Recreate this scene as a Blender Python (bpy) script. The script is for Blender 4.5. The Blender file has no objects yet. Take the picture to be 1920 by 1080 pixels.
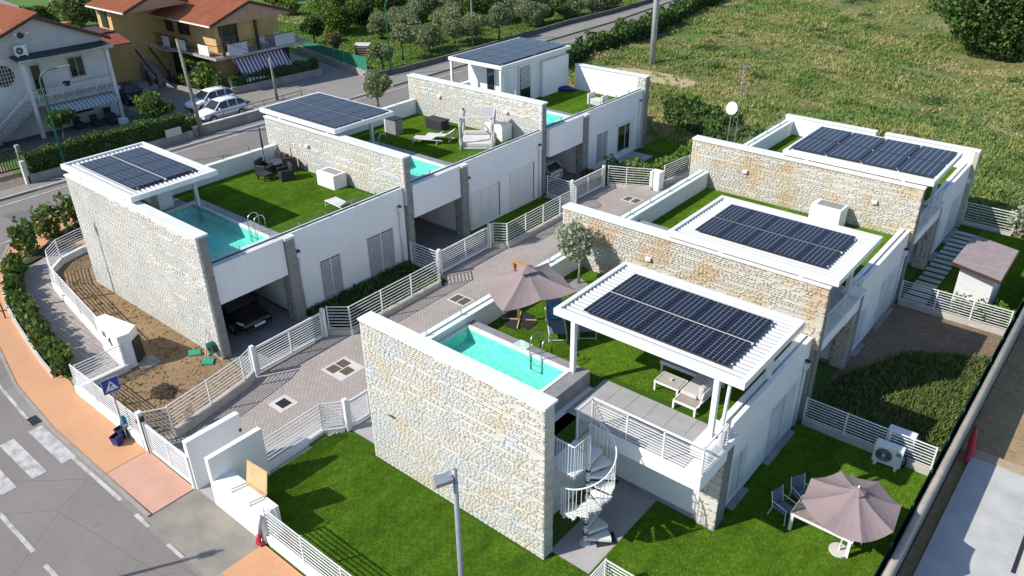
import bpy, math, random
import numpy as np
from mathutils import Vector, Matrix
random.seed(7); RN = np.random.default_rng(7)
S = bpy.context.scene
COL = S.collection
R = math.radians
# ------------------------------------------------------------------ camera, sky, sun, exposure
def make_camera():
    p, y, ro = R(29.110), R(-40.0709), 0.0147983
    ro = 0.8478653 * math.pi / 180.0
    fw = Vector((math.sin(y)*math.cos(p), math.cos(y)*math.cos(p), -math.sin(p)))
    rt = Vector((math.cos(y), -math.sin(y), 0)); dn = fw.cross(rt)
    rt2 = rt*math.cos(ro) + dn*math.sin(ro); dn2 = -rt*math.sin(ro) + dn*math.cos(ro)
    cd = bpy.data.cameras.new('camera'); c = bpy.data.objects.new('camera', cd); COL.objects.link(c)
    m = Matrix.Identity(4)
    for i in range(3):
        m[i][0] = rt2[i]; m[i][1] = -dn2[i]; m[i][2] = -fw[i]
    m[0][3], m[1][3], m[2][3] = 17.79356, -13.54294, 18.84852
    c.matrix_world = m
    cd.sensor_width = 36; cd.lens = 1499.1/1920*36; cd.clip_end = 2000; cd.clip_start = 0.5
    S.camera = c
make_camera()
CAM = np.array([17.79356, -13.54294, 18.84852])
SUN = Vector((-0.61, -1.04, 1.0)).normalized()
w = bpy.data.worlds.new('World'); S.world = w; w.use_nodes = True
nt = w.node_tree; bg = nt.nodes['Background']
sky = nt.nodes.new('ShaderNodeTexSky'); sky.sky_type = 'NISHITA'; sky.sun_disc = False
sky.sun_elevation = math.asin(SUN.z); sky.sun_rotation = math.atan2(SUN.x, SUN.y)
nt.links.new(sky.outputs[0], bg.inputs[0]); sky.ozone_density = 3.0; sky.dust_density = .4; bg.inputs[1].default_value = 0.135
sl = bpy.data.lights.new('sun', 'SUN'); sl.energy = 4.4; sl.angle = R(0.5); sl.color = (1, 0.955, 0.88)
so = bpy.data.objects.new('sun', sl); COL.objects.link(so); so.rotation_euler = SUN.to_track_quat('Z', 'Y').to_euler()
S.view_settings.view_transform = 'Standard'; S.view_settings.look = 'None'
S.view_settings.gamma = 1; S.view_settings.use_curve_mapping = False; S.view_settings.exposure = 0.50
S.cycles.max_bounces = 8; S.cycles.transparent_max_bounces = 24

# ------------------------------------------------------------------ mesh helpers
class MB:
    def __init__(s): s.v = []; s.f = []; s.m = []; s.mi = 0
    def add(s, vs, fs):
        b = len(s.v); s.v += [tuple(x) for x in vs]; s.f += [tuple(b+i for i in f) for f in fs]; s.m += [s.mi]*len(fs); return s
    def box(s, x0, x1, y0, y1, z0, z1):
        if x0 > x1: x0, x1 = x1, x0
        if y0 > y1: y0, y1 = y1, y0
        return s.add([(x0,y0,z0),(x1,y0,z0),(x1,y1,z0),(x0,y1,z0),(x0,y0,z1),(x1,y0,z1),(x1,y1,z1),(x0,y1,z1)],
              [(0,3,2,1),(4,5,6,7),(0,1,5,4),(1,2,6,5),(2,3,7,6),(3,0,4,7)])
    def bar(s, p, q, w, h, up=(0,0,1)):        # rectangular bar between two points; w sideways, h along up
        p = Vector(p); q = Vector(q); d = (q-p).normalized(); u = Vector(up)
        sd = d.cross(u)
        if sd.length < 1e-4: sd = d.cross(Vector((0,1,0)))
        sd.normalize(); u = sd.cross(d).normalized()
        a = sd*w/2; b = u*h/2
        return s.add([p-a-b,p+a-b,p+a+b,p-a+b,q-a-b,q+a-b,q+a+b,q-a+b],
              [(0,1,2,3),(4,7,6,5),(0,4,5,1),(1,5,6,2),(2,6,7,3),(3,7,4,0)])
    def tube(s, pts, r, n=8, cap=True):
        pts = [Vector(p) for p in pts]; rr = r if isinstance(r, (list,tuple)) else [r]*len(pts)
        base = len(s.v); prev = None
        for i, p in enumerate(pts):
            d = (pts[min(i+1,len(pts)-1)] - pts[max(i-1,0)]).normalized()
            a = d.cross(Vector((0,0,1)) if abs(d.z) < .9 else Vector((1,0,0)))
            a.normalize()
            if prev is not None:
                a2 = prev - d*prev.dot(d)
                if a2.length > 1e-3: a = a2.normalized()
            prev = a; b = d.cross(a)
            for k in range(n):
                t = 2*math.pi*k/n
                s.v.append(tuple(p + (a*math.cos(t)+b*math.sin(t))*rr[i]))
        for i in range(len(pts)-1):
            for k in range(n):
                k2 = (k+1) % n
                s.f.append((base+i*n+k, base+i*n+k2, base+(i+1)*n+k2, base+(i+1)*n+k)); s.m.append(s.mi)
        if cap:
            s.f.append(tuple(base+k for k in reversed(range(n)))); s.m.append(s.mi)
            s.f.append(tuple(base+(len(pts)-1)*n+k for k in range(n))); s.m.append(s.mi)
        return s
    def poly(s, pts, z):
        return s.add([(p[0], p[1], z) for p in pts], [tuple(range(len(pts)))])
    def prism(s, pts, z0, z1):
        n = len(pts)
        a = sum(pts[i][0]*pts[(i+1)%n][1]-pts[(i+1)%n][0]*pts[i][1] for i in range(n))
        if a < 0: pts = list(reversed(pts))
        return s.add([(p[0],p[1],z0) for p in pts]+[(p[0],p[1],z1) for p in pts],
              [tuple(reversed(range(n))), tuple(range(n, 2*n))]+[(i,(i+1)%n,n+(i+1)%n,n+i) for i in range(n)])
    def disc(s, c, r, z0, z1, n=20):
        return s.prism([(c[0]+r*math.cos(2*math.pi*k/n), c[1]+r*math.sin(2*math.pi*k/n)) for k in range(n)], z0, z1)
WO = {}
def wo(o): return WO.get(o.name, Vector((0,0,0))) if o else Vector((0,0,0))
def obj(name, mb, mat, parent=None, smooth=False, bevel=0, local=False):
    me = bpy.data.meshes.new(name)
    off = wo(parent)
    if local: off = Vector((0,0,0))
    me.from_pydata([(x-off.x, y-off.y, z-off.z) for x, y, z in mb.v], [], mb.f)
    mats = mat if isinstance(mat, (list, tuple)) else [mat]
    for m in mats: me.materials.append(m)
    if len(mats) > 1: me.polygons.foreach_set('material_index', mb.m)
    if smooth: me.polygons.foreach_set('use_smooth', [True]*len(me.polygons))
    me.update()
    o = bpy.data.objects.new(name, me); COL.objects.link(o)
    if parent: o.parent = parent
    WO[o.name] = wo(parent)
    if bevel:
        b = o.modifiers.new('bevel', 'BEVEL'); b.width = bevel; b.segments = 2; b.limit_method = 'ANGLE'
    return o
def thing(name, label, cat, loc=(0,0,0), group=None):
    o = bpy.data.objects.new(name, None); COL.objects.link(o); o.location = loc; o.empty_display_size = .2
    o['label'] = label; o['category'] = cat
    if group: o['group'] = group
    WO[o.name] = Vector(loc)
    return o
def tag(o, label, cat, group=None):
    o['label'] = label; o['category'] = cat
    if group: o['group'] = group
    return o
def struct(name, mb, mat, parent=None, **k):
    o = obj(name, mb, mat, parent, **k); o['kind'] = 'structure'; return o
def dup(root, loc, rotz=0, label=None, group=None, scale=1):
    def cp(o, par):
        c = o.copy(); COL.objects.link(c); c.parent = par
        for ch in list(KIDS.get(o.name, [])): cp(ch, c)
        return c
    global KIDS
    KIDS = {}
    for o in root.children_recursive: KIDS.setdefault(o.parent.name, []).append(o)
    c = cp(root, None); c.location = loc; c.rotation_euler = (0,0,rotz); c.scale = (scale,)*3
    if label: c['label'] = label
    if group: c['group'] = group
    return c
def npmesh(name, V, F, mat, tone=None, parent=None, off=None):
    me = bpy.data.meshes.new(name); V = np.asarray(V, np.float32); F = np.asarray(F, np.int32); k = F.shape[1]
    if off is None: off = wo(parent)
    V = V - np.array(off, np.float32)
    me.vertices.add(len(V)); me.vertices.foreach_set('co', V.ravel())
    me.loops.add(F.size); me.loops.foreach_set('vertex_index', F.ravel())
    me.polygons.add(len(F)); me.polygons.foreach_set('loop_start', np.arange(0, F.size, k, dtype=np.int32))
    me.update(calc_edges=True)
    if tone is not None:
        a = me.color_attributes.new('tone', 'FLOAT_COLOR', 'POINT')
        t = np.ones((len(V), 4), np.float32); t[:, :3] = tone; a.data.foreach_set('color', t.ravel())
    me.materials.append(mat)
    o = bpy.data.objects.new(name, me); COL.objects.link(o)
    if parent: o.parent = parent
    WO[o.name] = wo(parent); o.color = (0,0,0,1)
    return o

# ------------------------------------------------------------------ materials
class NB:
    def __init__(s, name):
        s.mat = bpy.data.materials.new(name); s.mat.use_nodes = True; s.t = s.mat.node_tree; s.n = s.t.nodes
        s.b = s.n['Principled BSDF']; s.out = s.n['Material Output']
        s.geo = s.n.new('ShaderNodeNewGeometry'); s.pos = s.geo.outputs['Position']
    def link(s, a, b): s.t.links.new(a, b)
    def val(s, inp, v):
        if isinstance(v, bpy.types.NodeSocket): s.link(v, inp)
        elif isinstance(v, (tuple, list)): inp.default_value = (*v, 1) if len(v) == 3 and inp.type == 'RGBA' else v
        else: inp.default_value = v
    def noise(s, scale, detail=4, rough=.55, vec=None, col=False, dist=0):
        t = s.n.new('ShaderNodeTexNoise'); t.inputs['Scale'].default_value = scale; t.inputs['Detail'].default_value = detail
        t.inputs['Roughness'].default_value = rough; t.inputs['Distortion'].default_value = dist
        s.link(vec or s.pos, t.inputs['Vector']); return t.outputs['Color' if col else 'Fac']
    def ramp(s, fac, lo, hi):
        m = s.n.new('ShaderNodeMapRange'); m.inputs[1].default_value = lo; m.inputs[2].default_value = hi; s.link(fac, m.inputs[0]); return m.outputs[0]
    def mix(s, f, a, b, mode='MIX'):
        m = s.n.new('ShaderNodeMix'); m.data_type = 'RGBA'; m.blend_type = mode
        s.val(m.inputs[0], f); s.val(m.inputs[6], a); s.val(m.inputs[7], b); return m.outputs[2]
    def math(s, op, a, b=0, c=None):
        m = s.n.new('ShaderNodeMath'); m.operation = op; s.val(m.inputs[0], a); s.val(m.inputs[1], b)
        if c is not None: s.val(m.inputs[2], c)
        return m.outputs[0]
    def sep(s, v):
        m = s.n.new('ShaderNodeSeparateXYZ'); s.link(v, m.inputs[0]); return m.outputs
    def mapping(s, vec, scale=(1,1,1), rot=(0,0,0), loc=(0,0,0)):
        m = s.n.new('ShaderNodeMapping'); m.inputs['Scale'].default_value = scale; m.inputs['Rotation'].default_value = rot; m.inputs['Location'].default_value = loc
        s.link(vec, m.inputs[0]); return m.outputs[0]
    def coord(s, k='Object'): 
        m = s.n.new('ShaderNodeTexCoord'); return m.outputs[k]
    def bump(s, h, strength=.3, dist=.02):
        m = s.n.new('ShaderNodeBump'); m.inputs['Strength'].default_value = strength; m.inputs['Distance'].default_value = dist
        s.link(h, m.inputs['Height']); s.link(m.outputs[0], s.b.inputs['Normal']); return m.outputs[0]
    def done(s, col=None, rough=None, metal=None, spec=None):
        if col is not None: s.val(s.b.inputs['Base Color'], col)
        if rough is not None: s.val(s.b.inputs['Roughness'], rough)
        if metal is not None: s.val(s.b.inputs['Metallic'], metal)
        if spec is not None: s.val(s.b.inputs['Specular IOR Level'], spec)
        return s.mat
def M(name, c, c2=None, sc=1.5, rough=.7, metal=0, bump=0, bs=60, lo=.35, hi=.65, spec=.4, fine=.12, fs=None, bd=.01):
    b = NB(name); c2 = c2 or tuple(x*.86 for x in c)
    col = b.mix(b.ramp(b.noise(sc, 6, .6), lo, hi), c, c2)
    if fine:
        f = b.ramp(b.noise(fs or bs, 3, .7), .3, .7)
        col = b.mix(f, b.mix(1.0, col, (1-fine,)*3, 'MULTIPLY'), col)
    if bump: b.bump(b.noise(bs, 4, .6), bump, bd)
    return b.done(col, rough, metal, spec)
WHITE0 = M("white_render0", (.82,.82,.81), (.76,.76,.75), sc=.7, rough=.8, bump=.15, bs=90, fine=.04)
COPING = M('white_coping', (.70,.695,.675), (.62,.61,.58), sc=1.1, rough=.6, fine=.06, bs=30)
SLATW = M('white_slat_paint', (.50,.50,.485), (.46,.46,.445), rough=.4, fine=.05)
METALW = M('white_painted_metal', (.70,.70,.68), (.65,.65,.63), rough=.35, spec=.5, fine=.03)
FENCEW = M('white_fence_paint', (.74,.74,.72), (.62,.62,.60), rough=.4, fine=.06)
GREYTILE = M('grey_porcelain', (.27,.265,.27), (.21,.205,.21), sc=2.2, rough=.5, fine=.08, bs=25)
def mat_white():
    b = NB('white_render')
    st = b.ramp(b.noise(1.0, 5, .65, vec=b.mapping(b.pos, scale=(2.6,2.6,.22))), .50, .78)
    big = b.ramp(b.noise(.6, 5, .6), .35, .7)
    col = b.mix(big, (.78,.775,.755), (.73,.725,.705)); col = b.mix(b.math('MULTIPLY', st, .30), col, (.60,.585,.55))
    b.bump(b.noise(45, 3, .7), .25, .01); return b.done(col, .85, 0, .2)
WHITE = mat_white()
DECK = M('deck_porcelain', (.36,.35,.345), (.31,.305,.30), sc=2.2, rough=.6, fine=.08, bs=25)
CONC = M('concrete', (.36,.34,.31), (.24,.23,.21), sc=1.3, rough=.9, bump=.3, bs=25, fine=.2)
CONCL = M('pale_concrete', (.50,.49,.47), (.38,.38,.37), sc=.8, rough=.9, bump=.2, bs=18, fine=.15)
DWARF = M('dwarf_wall_render', (.50,.46,.41), (.38,.35,.31), sc=2, rough=.9, bump=.2, bs=40, fine=.15)
DWARFW = M('white_dwarf_wall', (.74,.73,.71), (.60,.58,.55), sc=2, rough=.9, bump=.2, bs=40, fine=.1)
DARK = M('dark_plastic', (.02,.02,.022), (.03,.03,.03), rough=.5, fine=.1)
RATTAN = M('black_rattan', (.022,.022,.025), (.045,.045,.05), sc=30, rough=.6, bump=.5, bs=70, fine=.3)
STEEL = M('brushed_steel', (.62,.63,.64), rough=.22, metal=1, fine=0)
GALV = M('galvanised_steel', (.42,.44,.46), (.36,.38,.40), rough=.45, metal=.7, fine=.05)
LAMPGREY = M('lamp_post_grey', (.27,.29,.31), (.22,.24,.26), sc=6, rough=.45, metal=.3, fine=.05)
GREENPAINT = M('green_paint', (.012,.11,.06), (.02,.14,.08), rough=.45)
WOODPOLE = M('weathered_pole', (.28,.24,.20), (.18,.15,.12), sc=4, rough=.9, bump=.3, bs=20)
TEAK = M('orange_teak', (.50,.25,.09), (.38,.18,.06), sc=8, rough=.6, bump=.2, bs=50)
OLDWOOD = M('greyed_slats', (.30,.25,.20), (.20,.17,.14), sc=7, rough=.8, bump=.2, bs=50)
PLY = M('pale_plywood', (.55,.38,.20), (.46,.31,.16), sc=4, rough=.8, fine=.1, bs=30)
BROWN = M('brown_wood', (.07,.035,.022), (.045,.022,.015), sc=6, rough=.6)
DARKGLASS = M('window_glass', (.012,.02,.022), (.02,.03,.03), rough=.06, spec=.8, fine=0)
BLUEP = M('blue_plastic', (.01,.02,.12), (.01,.03,.16), rough=.4)
TEALP = M('teal_plastic', (.02,.26,.42), rough=.4)
GREENP = M('green_plastic', (.03,.25,.14), (.04,.32,.2), rough=.5)
REDP = M('red_plastic', (.45,.02,.04), rough=.45)
TOWEL = M('teal_towel', (.08,.27,.30), (.05,.2,.23), sc=9, rough=.95, bump=.4, bs=30)
SLING = M('grey_blue_sling', (.14,.17,.21), (.11,.135,.175), rough=.8, bump=.2, bs=200)
LGREY = M('light_grey_cushion', (.52,.49,.47), (.46,.43,.42), rough=.95, bump=.2, bs=30)
PALESLING = M('pale_lounger_fabric', (.62,.60,.57), (.52,.50,.48), rough=.9)
MAT = M('dark_doormat', (.035,.055,.065), (.025,.04,.05), rough=.95, bump=.3, bs=90)
MANHOLE = M('rusty_cover', (.13,.095,.06), (.085,.065,.045), sc=6, rough=.8, bump=.4, bs=60)
GRATE = M('dark_drain_grate', (.02,.02,.02), rough=.6)
KERB = M('kerb_stone', (.34,.31,.27), (.26,.235,.205), sc=3, rough=.95, fine=.15, bs=30)
PAVC = M('pale_frame_concrete', (.58,.55,.51), (.50,.47,.44), rough=.9, bump=.1)
YELLOW = M('ochre_render', (.60,.43,.185), (.52,.36,.15), sc=.9, rough=.9, bump=.2, bs=40)
HOUSEW = M('rough_white_render', (.66,.66,.64), (.54,.54,.53), sc=.8, rough=.95, bump=.4, bs=14, fine=.12)
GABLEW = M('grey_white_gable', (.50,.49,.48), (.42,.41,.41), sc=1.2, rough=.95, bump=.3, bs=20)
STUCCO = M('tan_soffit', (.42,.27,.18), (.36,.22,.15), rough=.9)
SLAB = M('balcony_concrete', (.40,.39,.37), (.28,.27,.26), sc=2, rough=.9)
BITUMEN = M('dark_canopy_roof', (.022,.04,.035), (.03,.05,.045), rough=.7)
ANDER = M('beige_canvas', (.50,.47,.42), rough=.9)
SHEDROOF = M('mauve_roof_sheet', (.24,.195,.19), (.30,.25,.24), sc=3.2, rough=.7, fine=.1, bs=20)
CARW = M('white_car_paint', (.72,.74,.76), (.70,.72,.74), rough=.12, spec=.6, fine=0)
CARB = M('black_car_paint', (.008,.008,.009), rough=.08, spec=.7, fine=0)
CARG = M('silver_car_paint', (.45,.47,.49), rough=.18, metal=.5, fine=0)
CARN = M('dark_blue_car_paint', (.012,.018,.03), rough=.1, spec=.7, fine=0)
TYRE = M('tyre_rubber', (.015,.015,.015), rough=.85)
LAMPR = M('red_lens', (.4,.01,.01), rough=.15)
LAMPW = M('clear_lens', (.55,.57,.6), rough=.1)
BARK = M('bark', (.16,.12,.085), (.09,.07,.05), sc=8, rough=.95, bump=.5, bs=30)
BARKP = M('pale_olive_bark', (.33,.29,.24), (.22,.19,.15), sc=8, rough=.95, bump=.5, bs=30)
LINE = M('road_paint', (.56,.545,.52), (.27,.25,.235), sc=2.6, rough=.85, lo=.42, hi=.72, fine=.35, bs=30)
CLAY = M('terracotta_pot', (.35,.14,.07), rough=.8)
SOIL = M('dark_soil', (.06,.04,.028), (.035,.025,.018), sc=5, rough=.95, bump=.8, bs=30, bd=.03)
MULCH = M('brushwood', (.12,.08,.05), (.05,.035,.025), sc=14, rough=.95, bump=.8, bs=30)

def mat_foliage(name, trans=.25, rough=.6):
    b = NB(name); a = b.n.new('ShaderNodeAttribute'); a.attribute_name = 'tone'
    col = b.mix(b.noise(2.5, 3), b.mix(1.0, a.outputs['Color'], (.75,.75,.72), 'MULTIPLY'), b.mix(1.0, a.outputs['Color'], (1.2,1.2,1.15), 'MULTIPLY'))
    b.done(col, rough, 0, .3)
    tr = b.n.new('ShaderNodeBsdfTranslucent'); b.val(tr.inputs[0], b.mix(1.0, col, (1.1,1.25,.5), 'MULTIPLY'))
    mx = b.n.new('ShaderNodeMixShader'); mx.inputs[0].default_value = trans
    b.link(b.b.outputs[0], mx.inputs[1]); b.link(tr.outputs[0], mx.inputs[2]); b.link(mx.outputs[0], b.out.inputs[0])
    return b.mat
def mat_pile():
    b = NB('turf_pile'); a = b.n.new('ShaderNodeAttribute'); a.attribute_name = 'tone'
    f = b.ramp(b.noise(3.2, 5, .7), .3, .7); g = b.ramp(b.noise(.55, 5, .65, vec=b.mapping(b.pos, scale=(1.6,.45,1), rot=(0,0,.5))), .36, .66)
    c = b.mix(f, b.mix(1.0, a.outputs['Color'], (.70,.72,.70), 'MULTIPLY'), b.mix(1.0, a.outputs['Color'], (1.25,1.2,1.2), 'MULTIPLY'))
    c = b.mix(g, b.mix(1.0, c, (.70,.74,.66), 'MULTIPLY'), b.mix(1.0, c, (1.16,1.10,1.15), 'MULTIPLY'))
    b.done(c, .8, 0, .08)
    tr = b.n.new('ShaderNodeBsdfTranslucent'); b.val(tr.inputs[0], c); mx = b.n.new('ShaderNodeMixShader'); mx.inputs[0].default_value = .35
    b.link(b.b.outputs[0], mx.inputs[1]); b.link(tr.outputs[0], mx.inputs[2]); b.link(mx.outputs[0], b.out.inputs[0]); return b.mat
PILE = mat_pile()
FOL = mat_foliage('foliage'); GRASSB = mat_foliage('grass_blades', .3, .7)

def mat_stone():
    b = NB('wall_stone'); a = b.n.new('ShaderNodeAttribute'); a.attribute_name = 'tone'
    oi = b.n.new('ShaderNodeObjectInfo')
    base = b.mix(1.0, a.outputs['Color'], oi.outputs['Color'], 'ADD')
    f = b.ramp(b.noise(22, 3, .6), .3, .7)
    col = b.mix(f, b.mix(1.0, base, (.95,.945,.93), 'MULTIPLY'), b.mix(1.0, base, (1.03,1.03,1.03), 'MULTIPLY'))
    b.bump(b.noise(40, 3, .6), .10, .006)
    return b.done(col, .88, 0, .25)
STONE = mat_stone()
MORTAR = M('wall_mortar', (.46,.42,.34), (.38,.34,.27), sc=4, rough=.95, bump=.5, bs=40, bd=.02)

def mat_lawn():
    b = NB('artificial_turf'); P = b.sep(b.pos)
    big = b.ramp(b.noise(.55, 4, .6), .3, .7)
    mid = b.ramp(b.noise(5, 5, .7), .3, .7)
    fine = b.ramp(b.noise(55, 3, .8), .25, .75)
    col = b.mix(big, (.033,.085,.008), (.048,.108,.012))
    col = b.mix(b.math('MULTIPLY', mid, .6), col, (.027,.070,.006))
    col = b.mix(b.math('MULTIPLY', fine, .5), col, (.07,.13,.018))
    b.bump(b.noise(70, 3, .8), .7, .03)
    return b.done(col, .9, 0, .04)
LAWN = mat_lawn()
def mat_asphalt(name, c1, c2, patches=True):
    b = NB(name)
    col = b.mix(b.ramp(b.noise(.35, 5, .6), .35, .65), c1, c2)
    col = b.mix(b.math('MULTIPLY', b.ramp(b.noise(1.7, 6, .75), .45, .75), .35), col, tuple(x*.62 for x in c1))
    st = b.ramp(b.noise(.8, 4, .5, vec=b.mapping(b.pos, loc=(5,3,0))), .66, .72)
    col = b.mix(b.math('MULTIPLY', st, .55), col, tuple(x*.55 for x in c1))
    wear = b.ramp(b.noise(1.0, 4, .6, vec=b.mapping(b.pos, scale=(.08,1.3,1))), .4, .7)
    col = b.mix(b.math('MULTIPLY', wear, .18), col, tuple(min(1, x*1.35) for x in c1))
    sp = b.ramp(b.noise(16, 6, .9), .40, .68)
    col = b.mix(b.math('MULTIPLY', sp, .40), col, tuple(min(1, x*1.9) for x in c1))
    crack = b.n.new('ShaderNodeTexVoronoi'); crack.feature = 'DISTANCE_TO_EDGE'; crack.inputs['Scale'].default_value = .22
    wv = b.mix(.12, b.pos, b.noise(1.4, 4, .7, col=True)); b.link(wv, crack.inputs['Vector'])
    ck = b.ramp(crack.outputs['Distance'], .004, .0)
    col = b.mix(b.math('MULTIPLY', ck, .5), col, tuple(x*.45 for x in c1))
    b.bump(b.noise(90, 3, .8), .5, .01)
    return b.done(col, .85, 0, .25)
ASPH = mat_asphalt('asphalt', (.168,.147,.135), (.200,.176,.160))
ASPH2 = mat_asphalt('worn_asphalt', (.19,.175,.16), (.235,.215,.19))
ASPHD = mat_asphalt('side_asphalt', (.115,.11,.11), (.15,.14,.14))
def mat_orange():
    b = NB('coloured_concrete')
    col = b.mix(b.ramp(b.noise(.9, 6, .65), .3, .7), (.57,.30,.145), (.50,.265,.15))
    col = b.mix(b.math('MULTIPLY', b.ramp(b.noise(4.5, 6, .7), .5, .8), .5), col, (.60,.37,.22))
    col = b.mix(b.math('MULTIPLY', b.ramp(b.noise(50, 2, .8), .4, .8), .3), col, (.36,.2,.12))
    b.bump(b.noise(60, 3, .7), .25, .01)
    return b.done(col, .85, 0, .3)
ORANGE = mat_orange()
PINK = M('pink_concrete', (.56,.32,.23), (.49,.28,.20), sc=1.2, rough=.85, bump=.2, bs=50, fine=.12)
def mat_paver(name, c1, c2, cm, bw, bh, scale=1, off=.5, rot=0, ms=.012):
    b = NB(name); t = b.n.new('ShaderNodeTexBrick')
    t.inputs['Scale'].default_value = 1; t.inputs['Brick Width'].default_value = bw; t.inputs['Row Height'].default_value = bh
    t.inputs['Mortar Size'].default_value = ms; t.inputs['Mortar Smooth'].default_value = .3; t.offset = off
    b.val(t.inputs['Color1'], c1); b.val(t.inputs['Color2'], c2); b.val(t.inputs['Mortar'], cm)
    b.link(b.mapping(b.pos, rot=(0,0,rot)), t.inputs['Vector'])
    col = b.mix(b.math('MULTIPLY', b.ramp(b.noise(.8, 6, .7), .35, .7), .55), t.outputs['Color'], b.mix(1.0, t.outputs['Color'], (.74,.72,.70), 'MULTIPLY'))
    col = b.mix(b.math('MULTIPLY', b.ramp(b.noise(30, 3, .8), .4, .8), .3), col, tuple(x*.7 for x in c1))
    m = b.n.new('ShaderNodeBump'); m.inputs['Strength'].default_value = .6; m.inputs['Distance'].default_value = .012; m.invert = True
    b.link(t.outputs['Fac'], m.inputs['Height']); b.link(m.outputs[0], b.b.inputs['Normal'])
    return b.done(col, .85, 0, .25)
PAVER = mat_paver('lane_pavers', (.45,.395,.355), (.38,.335,.305), (.22,.185,.16), .20, .10, ms=.014)
PAVERG = mat_paver('grey_path_pavers', (.36,.325,.30), (.29,.265,.25), (.17,.155,.14), .5, .2, off=.33)
COBBLE = mat_paver('cobbled_drive', (.27,.22,.17), (.19,.155,.12), (.10,.08,.065), .16, .12)
SMOOTHP = M('smooth_grey_paving', (.40,.38,.37), (.34,.32,.32), sc=.9, rough=.8, bump=.1, bs=30, fine=.1)
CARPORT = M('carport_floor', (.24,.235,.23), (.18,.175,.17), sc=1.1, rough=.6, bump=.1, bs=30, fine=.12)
def mat_dirt(name, c1, c2, c3, s=1.0):
    b = NB(name)
    col = b.mix(b.ramp(b.noise(.8*s, 7, .7), .3, .7), c1, c2)
    col = b.mix(b.ramp(b.noise(3.5*s, 7, .75), .48, .7), col, c3)
    col = b.mix(b.math('MULTIPLY', b.ramp(b.noise(28*s, 4, .85), .45, .75), .55), col, tuple(min(1, x*1.7) for x in c1))
    b.bump(b.noise(9*s, 8, .75), .9, .07)
    return b.done(col, .95, 0, .15)
DIRT = mat_dirt('dry_earth', (.23,.150,.080), (.31,.215,.125), (.15,.10,.055))
DIRT2 = mat_dirt('stony_earth', (.19,.13,.085), (.26,.19,.13), (.11,.08,.05), 1.4)
DIRT3 = mat_dirt('site_earth', (.30,.20,.115), (.38,.28,.17), (.16,.15,.06), .8)
def mat_field():
    b = NB('rough_field')
    n1 = b.ramp(b.noise(.09, 6, .65), .38, .62); n2 = b.ramp(b.noise(.35, 7, .7), .4, .66); n3 = b.ramp(b.noise(2.2, 6, .75), .35, .7)
    col = b.mix(n1, (.19,.205,.075), (.32,.27,.13))
    col = b.mix(b.math('MULTIPLY', n2, .7), col, (.065,.115,.022))
    col = b.mix(b.math('MULTIPLY', n3, .6), col, (.13,.15,.045))
    # bare sandy patches
    bare = b.ramp(b.noise(.16, 6, .7, vec=b.mapping(b.pos, loc=(31,7,0))), .55, .64)
    col = b.mix(b.math('MULTIPLY', bare, .8), col, (.40,.30,.18))
    b.bump(b.noise(3, 8, .8), 1.0, .25)
    return b.done(col, .95, 0, .1)
FIELD = mat_field()
MEADOW = M('orchard_grass', (.115,.20,.022), (.075,.15,.02), sc=.5, rough=.95, bump=.8, bs=12, fine=.35, bd=.05)

def mat_water():
    b = NB('pool_water'); 
    g = b.n.new('ShaderNodeBsdfGlossy'); g.inputs['Roughness'].default_value = .03
    tr = b.n.new('ShaderNodeBsdfTransparent'); b.val(tr.inputs[0], (.68,.98,.92))
    lw = b.n.new('ShaderNodeLayerWeight'); lw.inputs[0].default_value = .5; fr = b.math('MULTIPLY_ADD', b.math('POWER', lw.outputs['Facing'], 4.5), .55, .03)
    bp = b.n.new('ShaderNodeBump'); bp.inputs['Strength'].default_value = .22; bp.inputs['Distance'].default_value = .05
    b.link(b.noise(5.5, 4, .6, dist=.6), bp.inputs['Height']); b.link(bp.outputs[0], g.inputs['Normal'])
    mx = b.n.new('ShaderNodeMixShader'); b.link(fr, mx.inputs[0]); b.link(tr.outputs[0], mx.inputs[1]); b.link(g.outputs[0], mx.inputs[2])
    b.link(mx.outputs[0], b.out.inputs[0]); return b.mat
WATER = mat_water()
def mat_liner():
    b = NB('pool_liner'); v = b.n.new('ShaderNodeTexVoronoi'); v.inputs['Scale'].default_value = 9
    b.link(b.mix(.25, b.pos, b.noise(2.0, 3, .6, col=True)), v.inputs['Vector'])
    col = b.mix(b.ramp(v.outputs['Distance'], .15, .5), (.46,.84,.74), (.27,.66,.59))  # light and dark cells paint water caustics into the liner colour
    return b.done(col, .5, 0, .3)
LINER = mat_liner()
def mat_glass(name, tint, f0=1.45):
    b = NB(name)
    g = b.n.new('ShaderNodeBsdfGlossy'); g.inputs['Roughness'].default_value = .02
    tr = b.n.new('ShaderNodeBsdfTransparent'); b.val(tr.inputs[0], tint)
    lw = b.n.new('ShaderNodeLayerWeight'); lw.inputs[0].default_value = .5
    fr = b.math('MULTIPLY_ADD', b.math('POWER', lw.outputs['Facing'], 5.0), .35, .025)
    mx = b.n.new('ShaderNodeMixShader'); b.link(fr, mx.inputs[0]); b.link(tr.outputs[0], mx.inputs[1]); b.link(g.outputs[0], mx.inputs[2])
    b.link(mx.outputs[0], b.out.inputs[0]); return b.mat
GLASS = mat_glass('railing_glass', (.95,.985,.98))
NETG = mat_glass('green_net_film', (.1,.3,.2))
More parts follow.
